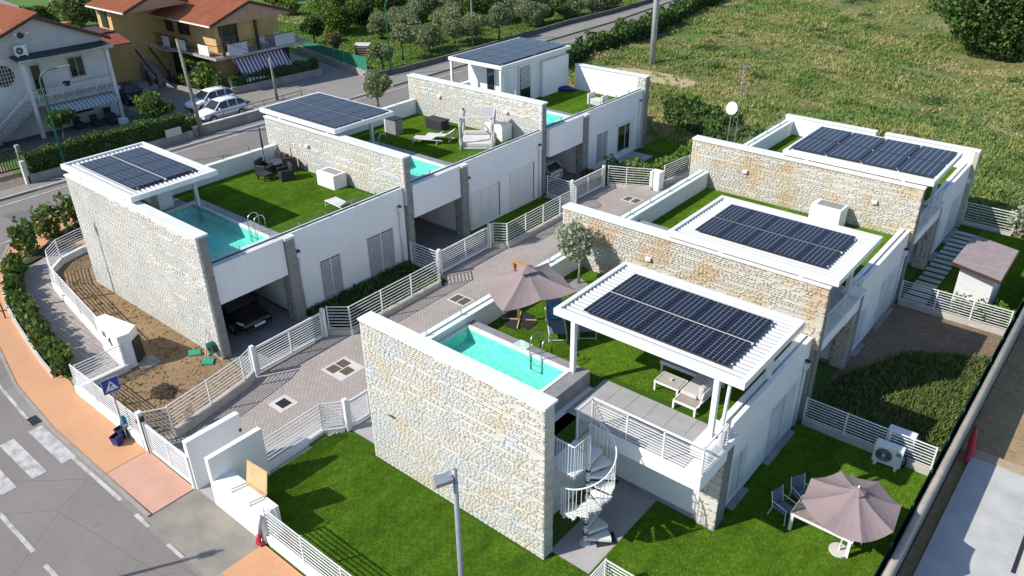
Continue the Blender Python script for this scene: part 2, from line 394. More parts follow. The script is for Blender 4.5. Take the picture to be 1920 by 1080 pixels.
def mat_solar(nx, ny, name):
    # cells drawn in the panel's own object space: x spans -0.5..0.5, y spans -0.5..0.5 (unit box, scaled object)
    b = NB(name); x, y, z = b.sep(b.coord('Object'))
    def grid(s, n, wd):
        f = b.math('FRACT', b.math('MULTIPLY', b.math('ADD', s, .5), n))
        d = b.math('MINIMUM', f, b.math('SUBTRACT', 1.0, f)); return b.math('LESS_THAN', d, wd)
    gx = grid(x, nx, .045); gy = grid(y, ny, .05); bus = grid(x, nx*5, .07)
    edge = b.math('GREATER_THAN', b.math('MAXIMUM', b.math('ABSOLUTE', x), b.math('ABSOLUTE', y)), .492)
    cell = b.mix(b.noise(.8, 3), (.005,.007,.016), (.008,.011,.025))
    c = b.mix(b.math('MULTIPLY', bus, .05), cell, (.25,.28,.33))
    c = b.mix(b.math('MULTIPLY', gy, .22), c, (.34,.37,.42)); c = b.mix(b.math('MULTIPLY', gx, .50), c, (.46,.50,.56))
    c = b.mix(edge, c, (.02,.02,.022))
    return b.done(c, .22, 0, .22)
SOLAR = mat_solar(6, 10, 'solar_cells'); SOLARB = mat_solar(10, 6, 'solar_cells_turned')
def mat_stripe(name, a, c, axis, period, duty=.5):
    b = NB(name); p = b.sep(b.pos)[axis]
    f = b.math('LESS_THAN', b.math('FRACT', b.math('MULTIPLY', p, 1/period)), duty)
    col = b.mix(f, a, c); return b.done(col, .9, 0, .2)
AWN1 = mat_stripe('purple_stripe_canvas', (.52,.50,.52), (.10,.06,.16), 1, .36)
AWN2 = mat_stripe('blue_stripe_canvas', (.50,.52,.52), (.20,.27,.30), 1, .30)
def mat_rooftile(name, c1, c2, c3):
    b = NB(name)
    col = b.mix(b.ramp(b.noise(.9, 5, .7), .35, .65), c1, c2)
    col = b.mix(b.ramp(b.noise(9, 4, .8), .45, .72), col, c3)
    return b.done(col, .9, 0, .2)
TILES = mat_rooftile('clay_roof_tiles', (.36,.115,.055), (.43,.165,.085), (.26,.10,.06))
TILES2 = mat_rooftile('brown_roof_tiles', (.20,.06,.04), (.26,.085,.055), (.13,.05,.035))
def mat_canopy(name, c1, c2):
    b = NB(name); a = b.n.new('ShaderNodeAttribute'); a.attribute_name = 'tone'
    col = b.mix(b.noise(2.2, 5, .6), c1, c2); b.bump(b.noise(6, 4, .5), .25, .03)
    b.done(col, .9, 0, .2)
    tr = b.n.new('ShaderNodeBsdfTranslucent'); b.val(tr.inputs[0], col)
    mx = b.n.new('ShaderNodeMixShader'); mx.inputs[0].default_value = .1
    b.link(b.b.outputs[0], mx.inputs[1]); b.link(tr.outputs[0], mx.inputs[2]); b.link(mx.outputs[0], b.out.inputs[0]); return b.mat
CANVAS = mat_canopy('mauve_umbrella_canvas', (.30,.235,.225), (.26,.205,.195))
CANVAS2 = mat_canopy('faded_pink_umbrella_canvas', (.28,.215,.215), (.24,.185,.185))

# ------------------------------------------------------------------ generic builders
def B(*a): return MB().box(*a)
from mathutils import noise as mnoise
def unit_stones(n=14):
    out = []
    for k in range(n):
        j = lambda s: random.uniform(-s, s)
        vs = []
        for y in (0, -1):
            for sx, sz in ((-.5,-.5),(.5,-.5),(.5,.5),(-.5,.5)):
                if y == 0: vs.append((sx, 0, sz))
                else: vs.append((sx*.999, -1+random.uniform(0,.008), sz*.999))
        me = bpy.data.meshes.new('stone')
        me.from_pydata(vs, [], [(4,5,6,7),(0,1,5,4),(1,2,6,5),(2,3,7,6),(3,0,4,7)]); me.update()
        me.materials.append(STONE); out.append((me, np.array(vs)))
    return out
USTONES = unit_stones()
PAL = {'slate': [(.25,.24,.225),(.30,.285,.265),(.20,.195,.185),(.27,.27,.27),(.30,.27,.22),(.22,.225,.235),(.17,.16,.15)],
       'cream': [(.55,.525,.455),(.58,.56,.51),(.50,.46,.38),(.58,.58,.56),(.56,.47,.32),(.50,.52,.53),(.52,.40,.23)],
       'grey':  [(.54,.52,.465),(.57,.555,.51),(.50,.49,.45),(.56,.57,.57),(.46,.43,.36),(.44,.45,.45),(.40,.33,.27)],
       'ochre': [(.52,.48,.40),(.54,.515,.46),(.47,.43,.36),(.42,.44,.46),(.55,.44,.27),(.50,.36,.22),(.38,.39,.40)]}
def stone_col(p, pal):
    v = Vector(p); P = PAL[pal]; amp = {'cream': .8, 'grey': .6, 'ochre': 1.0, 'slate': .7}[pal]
    a = mnoise.noise(v*1.1+Vector((3,9,1)))*1.5+random.uniform(-.28,.28); b = mnoise.noise(v*.9+Vector((20,4,7)))*1.5+random.uniform(-.28,.28)
    c = Vector(P[1]).lerp(Vector(P[0]), random.uniform(0,1)); wa = max(0, min(1, (a-.12)*1.7))*amp; wb = max(0, min(1, (b-.02)*1.7))*amp
    c = c.lerp(Vector(P[4]), wa*.75).lerp(Vector(P[5]), wb*.85)
    if random.random() < .035*amp: c = c.lerp(Vector(P[6]), .6)
    k = random.uniform(.90, .97)
    return tuple(x*k for x in c)
def stone_face(o, u, n, L, z0, z1, pal, wmin=.10, wmax=.29, deep=0):
    u = Vector(u); n = Vector(n); out = []; z = z0
    while z < z1-.02:
        h = min(random.choice((.055,.065,.08,.09,.105)), z1-z)
        if z1-z-h < .06: h = z1-z
        s = 0
        while s < L-.01:
            wd = random.uniform(wmin, wmax) * (.8 if h < .1 else 1)
            if L-s-wd < .12: wd = L-s
            gap = 0
            if random.random() < (.065 if wmin < .15 else .08): gap = random.uniform(.030, .055)
            hh = h
            c = Vector((o[0], o[1], 0)) + u*(s+wd/2) + Vector((0,0,z+h/2))
            out.append((tuple(c), wd-gap, hh, random.uniform(.0585, .0595)+deep, math.atan2(u.y, u.x), stone_col(c, pal), tuple(n)))
            s += wd
        z += h
    return out
def place_stones(stones, parent, nmax=300):
    sc = []
    for st in stones:
        p = np.array(st[0]); d = CAM-p; dist = np.linalg.norm(d); f = max(0, float(np.dot(d/dist, st[6])))
        sc.append(st[1]*st[2]*f/dist**2)
    # largest-showing stones are single objects, the rest one joined part
    order = np.argsort(-np.array(sc)); single = set(order[:nmax].tolist())
    V = []; F = []; T = []; fb = np.array([(4,5,6,7),(0,1,5,4),(1,2,6,5),(2,3,7,6),(3,0,4,7)]); base = wo(parent)
    for i, (c, wd, h, d, ang, col, n) in enumerate(stones):
        me, uv = USTONES[random.randrange(len(USTONES))]
        if i in single:
            o = bpy.data.objects.new('stone', me); COL.objects.link(o); o.parent = parent
            o.location = Vector(c)-base; o.scale = (wd, d, h); o.rotation_euler = (0,0,ang); o.color = (*col, 1)
        else:
            q = uv*np.array([wd, d, h]); ca, sa = math.cos(ang), math.sin(ang)
            q = np.stack([q[:,0]*ca-q[:,1]*sa+c[0], q[:,0]*sa+q[:,1]*ca+c[1], q[:,2]+c[2]], 1)
            F.append(fb+8*len(V)); V.append(q); T += [col]*8
    if V:
        o = npmesh('stone_facing', np.concatenate(V), np.concatenate(F), STONE, np.array(T), parent); o['kind'] = 'stuff'

def rail_fence(name, label, cat, pts, base_h=.25, h=1.25, dwarf=DWARF, n=8, post_d=1.75, mat=FENCEW, group=None, dw=.2, closed_top=True, ends=True, z=0):
    """polyline fence: dwarf wall, posts, and one long rail object per height"""
    t = thing(name, label, cat, (pts[0][0], pts[0][1], z), group)
    P = [Vector((p[0], p[1], z)) for p in pts]
    if base_h > 0:
        m = MB()
        L = []; Rr = []
        for i, p in enumerate(P):
            d = (P[min(i+1,len(P)-1)]-P[max(i-1,0)]).normalized(); nrm = Vector((-d.y, d.x, 0))*dw/2
            L.append(p+nrm); Rr.append(p-nrm)
        m.prism([(q.x,q.y) for q in L]+[(q.x,q.y) for q in reversed(Rr)], z-.02, z+base_h)
        obj('dwarf_wall', m, dwarf, t)
    z0 = z+base_h+.08; z1 = z+h
    for k in range(n):
        zz = z0+(z1-z0)*k/(n-1); m = MB(); r = .034 if k == n-1 else .024
        for a, b in zip(P[:-1], P[1:]):
            d = (b-a).normalized()*.01
            m.bar(a-d+Vector((0,0,zz-z)), b+d+Vector((0,0,zz-z)), r, r)
        obj('rail', m, mat, t)
    for i, (a, b) in enumerate(zip(P[:-1], P[1:])):
        L = (b-a).length; k = max(1, round(L/post_d)) if len(P) < 6 else 1
        if len(P) >= 6 and i % 2 and i < len(P)-2: continue
        for j in range(k + (1 if i == len(P)-2 else 0)):
            q = a+(b-a)*j/k; m = MB(); m.bar(q+Vector((0,0,base_h-.01 if base_h else 0)), q+Vector((0,0,h+.03)), .05, .05, up=(b-a).normalized())
            obj('post', m, mat, t)
    return t
def slide_gate(name, label, p, q, z0=.12, h=1.25, group=None, n=9, bigpost=True):
    t = thing(name, label, 'gate', (p[0], p[1], 0), group); p = Vector((*p, 0)); q = Vector((*q, 0)); up = Vector((0,0,1)); d = (q-p).normalized()
    m = MB(); m.bar(p+up*z0, q+up*z0, .06, .10); m.bar(p+up*h, q+up*h, .06, .06)
    for s in (0.0, .5, 1.0):
        c = p+(q-p)*s; c = c + d*(.03 if s == 0 else -.03 if s == 1 else 0); m.bar(c+up*(z0+.05), c+up*(h-.03), .05, .07 if s == .5 else .05, up=d)
    obj('gate_frame', m, FENCEW, t)
    for k in range(n):
        zz = z0+.12+(h-z0-.2)*k/(n-1); m = MB(); m.bar(p+up*zz+d*.055, q+up*zz-d*.055, .026, .03); obj('rail', m, FENCEW, t)
    if bigpost:
        for c, s in ((p, -1), (q, 1)):
            m = MB(); c = c+d*s*.12; m.bar(c, c+up*1.42, .16, .16, up=d); obj('gate_post', m, METALW, t, bevel=.01)
    return t

# ------------------------------------------------------------------ foliage builders
def leaf_cloud(centers, size, elong=1.6, up=0.0, tones=((.07,.11,.03),), tj=.18, sub=None):
    """one quad leaf per centre, randomly turned; returns V,F,T"""
    n = len(centers); c = np.asarray(centers, float)
    a = RN.normal(size=(n,3)); a[:,2] += up*2; a /= np.linalg.norm(a, axis=1)[:,None]
    r = RN.normal(size=(n,3)); b = np.cross(a, r); b /= np.linalg.norm(b, axis=1)[:,None]
    s = np.asarray(size) * RN.uniform(.5, 1.5, n); s = s[:,None]
    V = np.stack([c-a*s*elong*.5, c+b*s*.5, c+a*s*elong*.5, c-b*s*.5], 1).reshape(-1,3)
    F = np.arange(4*n).reshape(-1,4)
    tn = np.array(tones); ti = tn[RN.integers(0, len(tn), n)] if sub is None else tn[sub % len(tn)]
    ti = ti*RN.uniform(1-tj, 1+tj, (n,1))
    return V, F, np.repeat(ti, 4, 0)
def blob_points(n, r, flat=1.0, hollow=.55, lumps=9):
    """points through an uneven crown made of lumps; returns pts (unit-ish scaled by r) and lump index"""
    L = RN.normal(size=(lumps,3)); L /= np.linalg.norm(L, axis=1)[:,None]; L *= RN.uniform(.35,.72,(lumps,1)); L[:,2] *= .8
    k = RN.integers(0, lumps, n); d = RN.normal(size=(n,3)); d /= np.linalg.norm(d, axis=1)[:,None]
    rad = (hollow+(1-hollow)*RN.random(n)**.5)*RN.uniform(.32,.52,lumps)[k]
    p = L[k]+d*rad[:,None]; p[:,2] *= flat
    return p*r, k
OLIVE = ((.17,.205,.10),(.21,.24,.13),(.13,.17,.07),(.245,.265,.165))
GREEN = ((.055,.105,.022),(.075,.135,.03),(.04,.085,.018),(.10,.155,.04))
DEEP = ((.035,.078,.018),(.05,.10,.022),(.07,.125,.028),(.10,.16,.035))
BRIGHT = ((.10,.17,.03),(.13,.20,.035),(.075,.14,.022),(.16,.21,.05))
SILVER = ((.33,.34,.27),(.40,.41,.34),(.22,.25,.17),(.28,.30,.22))
def tree(name, label, x, y, r, h, n=2200, leaf=.2, tones=OLIVE, trunk=.12, lumps=11, flat=.85, group=None, bark=BARK, z=0, cat='tree', hollow=.35, elong=1.7):
    t = thing(name, label, cat, (x,y,z), group)
    cz = h - r*flat*.95
    m = MB(); fork = max(.35, cz-r*flat*.55)
    m.tube([(x,y,z-.05),(x+random.uniform(-.08,.08),y+random.uniform(-.08,.08),z+fork*.5),(x,y,z+fork)], [trunk*1.25, trunk, trunk*.8], 8)
    for k in range(5):
        a = k*1.256+random.random(); q = r*.55
        m.tube([(x,y,z+fork-.05),(x+q*.4*math.cos(a),y+q*.4*math.sin(a),z+fork+(cz-fork)*.6),(x+q*math.cos(a),y+q*math.sin(a),z+cz+r*.1)], [trunk*.6,trunk*.4,trunk*.15], 6)
    obj('trunk', m, bark, t, smooth=True)
    p, k = blob_points(n, r, flat, hollow, lumps); p += np.array([x,y,z+cz])
    p = p[p[:,2] > z+.15]; 
    V, F, T = leaf_cloud(p, leaf, elong, .1, tones)
    npmesh('crown', V, F, FOL, T, t)
    return t
def hedge(name, label, pts, wd, h, leaf=.1, dens=220, tones=GREEN, z=0, cat='hedge', core=True, bumpy=.12, group=None, taper=.85):
    t = thing(name, label, cat, (pts[0][0], pts[0][1], z), group); P = [Vector((p[0],p[1],0)) for p in pts]; C = []
    coreM = MB()
    for a, b in zip(P[:-1], P[1:]):
        L = (b-a).length; d = (b-a).normalized(); nr = Vector((-d.y, d.x, 0)); n = int(L*(wd+2*h)*dens)
        s = RN.random(n)*L; sel = RN.random(n); side = np.where(sel < wd/(wd+2*h), 0, np.where(RN.random(n) < .5, 1, -1))
        zz = np.where(side == 0, h, RN.random(n)*h); of = np.where(side == 0, (RN.random(n)-.5)*wd, side*wd/2*(1-(1-taper)*zz/h))
        j = RN.normal(size=(n,3))*leaf*.45
        lum = np.array([mnoise.noise(Vector((a.x+d.x*float(q), a.y+d.y*float(q), float(zv)*.8))*1.1) for q, zv in zip(s, zz)])*bumpy
        C.append(np.stack([a.x+d.x*s+nr.x*(of+lum*np.sign(of)), a.y+d.y*s+nr.y*(of+lum*np.sign(of)), z+zz+np.where(side==0, lum*2, lum*.5)], 1)+j)
        if core:
            e = wd/2-leaf*.5; q = [a+nr*e, b+nr*e, b-nr*e, a-nr*e]
            coreM.prism([(v.x,v.y) for v in q], z, z+h-leaf*.6)
    V, F, T = leaf_cloud(np.concatenate(C), leaf, 1.5, .25, tones)
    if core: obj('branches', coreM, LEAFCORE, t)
    npmesh('foliage', V, F, FOL, T, t)
    return t
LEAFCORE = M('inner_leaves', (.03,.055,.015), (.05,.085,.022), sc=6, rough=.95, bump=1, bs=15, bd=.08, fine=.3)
def shrub(name, label, x, y, r, h, n=350, leaf=.12, tones=GREEN, z=0, cat='shrub', group=None, up=.5):
    t = thing(name, label, cat, (x,y,z), group)
    m = MB()
    for k in range(5):
        a = k*1.256+random.random(); m.tube([(x,y,z-.02),(x+r*.35*math.cos(a),y+r*.35*math.sin(a),z+h*.75)], [.02,.008], 5)
    obj('stem', m, BARK, t)
    p = RN.normal(size=(n,3)); p /= np.linalg.norm(p, axis=1)[:,None]; p *= RN.random((n,1))**.4
    lump = np.array([mnoise.noise(Vector(q*1.6)+Vector((x,y,0))) for q in p]); p *= (1+.5*lump)[:,None]
    p = p*np.array([r,r,h/2])+np.array([x,y,z+h/2])
    V, F, T = leaf_cloud(p, leaf, 2.0, up, tones); npmesh('foliage', V, F, FOL, T, t); return t
def blades(pts, hgt, wd, tones, spread=.5, per=5):
    """tufts: each point carries `per` bent blades of two quads"""
    n = len(pts); P = np.repeat(np.asarray(pts, float), per, 0); H = np.repeat(np.asarray(hgt), per)*RN.uniform(.6,1.15,n*per)
    W = np.repeat(np.asarray(wd), per); a = RN.random(n*per)*2*np.pi; s = RN.random(n*per)*spread
    dx, dy = np.cos(a), np.sin(a); px, py = -dy, dx; o = RN.normal(size=(n*per,2))*W[:,None]*.9
    b0 = P+np.stack([o[:,0], o[:,1], 0*H], 1)
    mid = b0+np.stack([dx*H*s*.35, dy*H*s*.35, H*.6], 1); top = b0+np.stack([dx*H*s, dy*H*s, H], 1)
    w = W[:,None]*np.stack([px,py,0*px],1)*.5
    V = np.stack([b0-w, b0+w, mid+w*.8, mid-w*.8, top+w*.12, top-w*.12], 1).reshape(-1,3)
    i = np.arange(n*per)[:,None]*6; F = np.concatenate([i+np.array([0,1,2,3]), i+np.array([3,2,4,5])], 0)
    tn = np.array(tones); T = np.repeat(tn[RN.integers(0, len(tn), n)], per, 0)*RN.uniform(.8,1.2,(n*per,1))
    return V, F, np.repeat(T, 6, 0)
def in_poly(P, poly):
    x, y = P[:,0], P[:,1]; c = np.zeros(len(P), bool); n = len(poly)
    for i in range(n):
        x1, y1 = poly[i]; x2, y2 = poly[(i+1)%n]
        if y1 == y2: continue
        t = ((y1 > y) != (y2 > y)) & (x < (x2-x1)*(y-y1)/(y2-y1)+x1); c ^= t
    return c
def sample_poly(poly, n):
    a = np.array(poly); lo, hi = a.min(0), a.max(0); P = lo+RN.random((n,2))*(hi-lo); return P[in_poly(P, poly)]

# ------------------------------------------------------------------ ground
XB = 15.75                                   # the retaining wall line: beyond it the neighbouring site lies lower
g = MB(); g.poly([(-260,-160),(XB,-160),(XB,33.6),(-24,33.6),(-24,400),(-260,400)], -.03); struct('ground', g, MEADOW)
g = MB(); g.poly([(XB,-160),(260,-160),(260,40),(XB,40)], -1.0); struct('site_ground', g, DIRT3)
def field():
    nx, ny = 150, 130; xs = -24+(RN.random(0).size)+np.linspace(0,1,nx)**1.15*260; ys = np.linspace(33.6, 330, ny)
    V = []; 
    for y in ys:
        for x in xs:
            e = min(1, max(0, (y-35)/14)); zz = (mnoise.noise(Vector((x*.06,y*.06,0)))*.9+mnoise.noise(Vector((x*.3,y*.3,2)))*.16)*e - .01
            if y < 33.7: zz = -1.2 if x > XB else -.01
            V.append((x, y, zz))
    F = [(j*nx+i, j*nx+i+1, (j+1)*nx+i+1, (j+1)*nx+i) for j in range(ny-1) for i in range(nx-1)]
    o = npmesh('field', V, F, FIELD); o['kind'] = 'structure'
    for p in o.data.polygons: p.use_smooth = True
field()
def fz(x, y):
    e = min(1, max(0, (y-35)/14)); return (mnoise.noise(Vector((x*.06,y*.06,0)))*.9+mnoise.noise(Vector((x*.3,y*.3,2)))*.16)*e
def patch_earth(cx, cy, rx, ry, seed):
    m = MB(); ring = []
    for k in range(40):
        a = 2*math.pi*k/40; q = 1+.35*mnoise.noise(Vector((math.cos(a)*1.5, math.sin(a)*1.5, seed))); x, y = cx+rx*q*math.cos(a), cy+ry*q*math.sin(a); ring.append((x, y))
    m.v.append((cx, cy, fz(cx,cy)+.05)); 
    for f in (.33,.66,1):
        for x,y in ring: px, py = cx+(x-cx)*f, cy+(y-cy)*f; m.v.append((px, py, fz(px,py)+(.045 if f < 1 else -.03)))
    for k in range(40):
        k2 = (k+1)%40; m.f.append((0,1+k,1+k2)); m.m.append(0)
        for j in (0,1): m.f.append((1+j*40+k,1+(j+1)*40+k,1+(j+1)*40+k2,1+j*40+k2)); m.m.append(0)
    struct('bare_ground', m, SAND, smooth=True)
SAND = mat_dirt('sandy_ground', (.42,.32,.21), (.34,.27,.15), (.24,.22,.10), .6)
patch_earth(-18.5, 50.5, 5.0, 1.5, 1); patch_earth(-12.5, 47.0, 3.0, .9, 4); patch_earth(1.5, 71, 2.6, .8, 7); patch_earth(9.5, 66, 2.2, .6, 9)
# streets
g = MB(); g.poly([(-35.7,-60),(-24.9,-60),(-24.9,-7),(-26.4,-2.2),(-28.4,1.2),(-27.0,8),(-27.2,30),(-27.2,60),(-28.6,82),(-33,120),(-60,260),(-72,260),(-42,120),(-38,92),(-35.8,70)], -.012); struct('main_street', g, ASPH)
g = MB(); g.poly([(-29,-60),(60,-60),(60,-6.4),(-3.5,-6.4),(-10.5,-6.62),(-14.5,-6.3),(-18,-5.6),(-22.6,-4.3),(-26.4,-2.2),(-29,1)], -.006); struct('side_street', g, ASPH)
g = MB(); g.poly([(-33.3,.4),(-28.3,1.2),(-26.9,5),(-26.9,30),(-31,30),(-31.3,8)], -.004) ; struct('resurfaced_lane', g, ASPHD)
# far pavement and driveways
g = MB(); g.prism([(-37.2,-60),(-35.7,-60),(-35.7,3.4),(-37.2,3.4)], -.03, .10); struct('far_pavement', g, ASPH2)
g = MB(); g.prism([(-37.0,3.4),(-35.9,3.4),(-35.9,33.5),(-37.0,33.5)], -.03, .10); struct('far_pavement', g, ASPH2)
g = MB(); g.poly([(-46,3.9),(-37.0,3.9),(-36.9,.9),(-40,-6),(-46,-6)], -.004); struct('cobbled_drive', g, COBBLE)
g = MB(); g.poly([(-62,16),(-37.0,16.0),(-37.0,34),(-44,35.6),(-62,37.5)], -.004); struct('parking_yard', g, ASPH2)
g = MB(); g.poly([(-48,5.2),(-37.3,5.2),(-37.3,15.9),(-48,15.9)], -.002); struct('courtyard_paving', g, mat_paver('courtyard_pavers', (.20,.185,.165), (.155,.14,.125), (.08,.07,.06), .3, .15))
g = MB(); g.prism([(-38.6,34.6),(-35.9,34.2),(-36.2,70),(-38,92),(-42.5,120),(-44.5,120),(-39.4,70)], -.03, .10); struct('far_pavement', g, ASPH2)
# lane, path, pavements
g = MB(); g.poly([(-7.6,-4.85),(-2.2,-4.85),(-2.2,.5),(.4,2),(.4,33.4),(-9.8,33.4),(-9.8,.3),(-7.6,.1)], .006); struct('lane', g, PAVER)
g = MB(); g.poly([(-3.4,-4.9),(-2.1,-4.9),(-2.1,-.1),(-3.2,-.1)], .010); struct('smooth_paving', g, SMOOTHP)
g = MB(); g.poly([(-2.9,-.1),(-2.0,-.1),(-2.0,.4),(.1,.4),(.1,2.4),(-2.9,2.4)], .010); struct('smooth_paving', g, SMOOTHP)
ox = [(-3.5,-6.5),(-10.6,-6.5),(-14.5,-6.2),(-18.1,-5.5),(-22.6,-4.2),(-26.2,-2.4),(-28.6,-.9),(-30.9,1.6),(-31.2,3.7),(-29.9,5.2),(-27.3,6),(-26.0,4),(-25.6,1.5),(-26.9,-.4),(-26.2,-1.6),(-23.9,-2.9),(-22.1,-3.75),(-18,-4.4),(-14.4,-4.85),(-13.1,-4.75),(-12.0,-4.93),(-6.6,-4.95)]
g = MB(); g.prism(ox+[(-6.55,-4.95),(-6.5,-6.5)][:1]+[(-6.55,-6.5)], -.03, .045) if 0 else g.prism([(-6.55,-6.5)]+ox[1:]+[(-6.55,-4.95)], -.03, .045); struct('orange_pavement', g, ORANGE)
g = MB(); g.prism([(-6.53,-6.5),(-6.53,-4.95),(-3.5,-4.95),(-3.5,-6.45)], -.03, .040); struct('orange_pavement', g, PINK)
g = MB(); g.prism([(.38,-6.45),(.38,-4.95),(20,-4.95),(20,-6.45)], -.03, .045); struct('orange_pavement', g, ORANGE)
kb = MB()
for a, b in zip(ox[0:8], ox[1:9]): kb.bar((a[0],a[1]-.07,.03), (b[0],b[1]-.07,.03), .12, .07)
kb.bar((.38,-6.52,.03), (20,-6.52,.03), .12, .07)
struct('kerb', kb, KERB)
kb = MB()
kb.bar((-35.78,-60,.06), (-35.78,33.5,.06), .12, .13); struct('kerb', kb, PAVC)
g = MB(); g.poly([(-3.5,-6.75),(.38,-6.75),(.38,-4.7),(-2,-4.7),(-3.5,-4.7)], .004); struct('driveway_apron', g, M('stained_apron', (.30,.265,.215), (.22,.20,.17), sc=1.1, rough=.9, bump=.3, bs=40, fine=.2))
g = MB(); g.poly([(-3.6,-6.6),(-14.5,-6.35),(-14.5,-6.75),(-3,-6.85),(2,-6.9),(2,-6.6)], .000); struct('gutter', g, ASPH2)
path = [(-26.0,2.4),(-25.9,.2),(-25.1,-1.2),(-24.2,-2.2),(-22.6,-2.95),(-20.1,-3.5),(-16.3,-3.95),(-13.8,-4.2),(-13.0,-4.75),(-12.05,-4.9),(-12.0,-2.9),(-14.3,-2.7),(-15.5,-2.5),(-18.5,-2.1),(-21.5,-1.7),(-23.2,-1.1),(-24.1,-.2),(-24.5,1.0),(-24.6,2.4)]
g = MB(); g.poly(path, .012); struct('path', g, PAVERG)
g = MB(); g.poly([(-24.4,2.4),(-24.2,.6),(-23.4,-.8),(-21.5,-1.5),(-15.5,-2.3),(-14.3,-2.5),(-11.95,-2.7),(-11.95,-4.75),(-6.7,-4.75),(-6.9,-2),(-7.5,0),(-9.6,.2),(-9.6,1),(-21,1),(-22,2.4)], .008); struct('garden_earth', g, DIRT)
# lawns and plots
g = MB(); g.poly([(-2.4,-.35),(-2.5,-2.8),(-2.1,-4.7),(15.4,-4.7),(15.4,11.0),(10.7,11.0),(10.7,4.3),(7.4,.5),(0,.5),(-1.3,.4)], .008); struct('lawn', g, LAWN)
g = MB(); g.poly([(7.4,.42),(8.83,.42),(8.83,4.35),(7.4,4.35)], .014); struct('patio', g, SMOOTHP)
g = MB(); g.poly([(10.7,11.1),(15.5,11.1),(15.5,22.3),(10.7,22.3)], .000); struct('wild_plot', g, DIRT2)
g = MB(); g.poly([(10.7,22.4),(15.5,22.4),(15.5,33.4),(10.7,33.4)], .008); struct('lawn', g, LAWN)
g = MB(); g.poly([(-9.9,4.5),(-7.0,4.7),(-6.9,10.9),(-9.9,11.1)], .009); struct('planted_strip', g, SOIL)
g = MB(); g.poly([(-9.9,15.6),(-7.3,15.2),(-7.0,20.9),(-7.4,22.3),(-9.9,22.3)], .009); struct('lawn', g, LAWN)
g = MB(); g.poly([(-9.9,26.2),(-7.6,26.2),(-5.2,27.3),(-4.6,33.5),(-9.9,33.5)], .009); struct('lawn', g, LAWN)
g = MB(); g.poly([(-9.9,33.4),(.2,33.4),(.2,38),(-9.9,37)], .002); struct('lawn', g, LAWN)
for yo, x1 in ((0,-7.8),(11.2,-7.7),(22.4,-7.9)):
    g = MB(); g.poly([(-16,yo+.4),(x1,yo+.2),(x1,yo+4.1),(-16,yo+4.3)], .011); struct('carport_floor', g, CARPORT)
g = MB(); g.poly([(-8.2,28.9),(-8.2,32.6),(-9.9,32.6),(-9.9,28.9)], .016) ; struct('terrace_slab', g, SMOOTHP)
# road paint
def stripe(pts, zz=.004):
    g = MB(); g.poly(pts, zz); return struct('road_marking', g, LINE)
for k in range(6):
    y0 = -6.6-.46-k*1.0+.3; stripe([(-11.08,y0-.45),(-8.3,y0-.45),(-8.3,y0+.05),(-11.08,y0+.05)])
stripe([(-15.2,-6.62),(-11.5,-6.86),(-11.5,-6.98),(-15.2,-6.74)]); stripe([(-20,-6.0),(-15.2,-6.62),(-15.2,-6.74),(-20,-6.12)])
stripe([(-8.3,-6.75),(-4.95,-6.72),(-4.95,-6.86),(-8.3,-6.88)])
for x in (-3.95,-1.95,.05,2.05): stripe([(x,-6.74),(x+.85,-6.73),(x+.85,-6.87),(x,-6.88)])
stripe([(-8.2,-9.52),(-4.9,-9.52),(-4.9,-9.66),(-8.2,-9.66)]); 
for x in (-4.1,-1,2): stripe([(x,-9.52),(x+1.5,-9.52),(x+1.5,-9.66),(x,-9.66)])
stripe([(-34.6,-20),(-34.45,-20),(-34.7,1),(-35.15,12),(-35.1,30),(-34.0,60),(-33.0,74),(-34.7,90),(-38,110),(-38.2,110),(-34.9,90),(-33.2,74),(-34.2,60),(-35.25,30),(-35.3,12),(-34.85,1)])
stripe([(-28.9,-6),(-28.75,-6),(-29.0,-1.3),(-29.4,.3),(-29.45,3),(-30.95,10),(-31.2,13),(-30.9,18),(-30.8,35),(-30.2,58),(-29.4,68),(-30.2,82),(-33.5,105),(-33.7,105),(-30.4,82),(-29.6,68),(-30.4,58),(-31.0,35),(-31.05,18),(-31.35,13),(-31.1,10),(-29.6,3),(-29.55,.3),(-29.15,-1.3)])

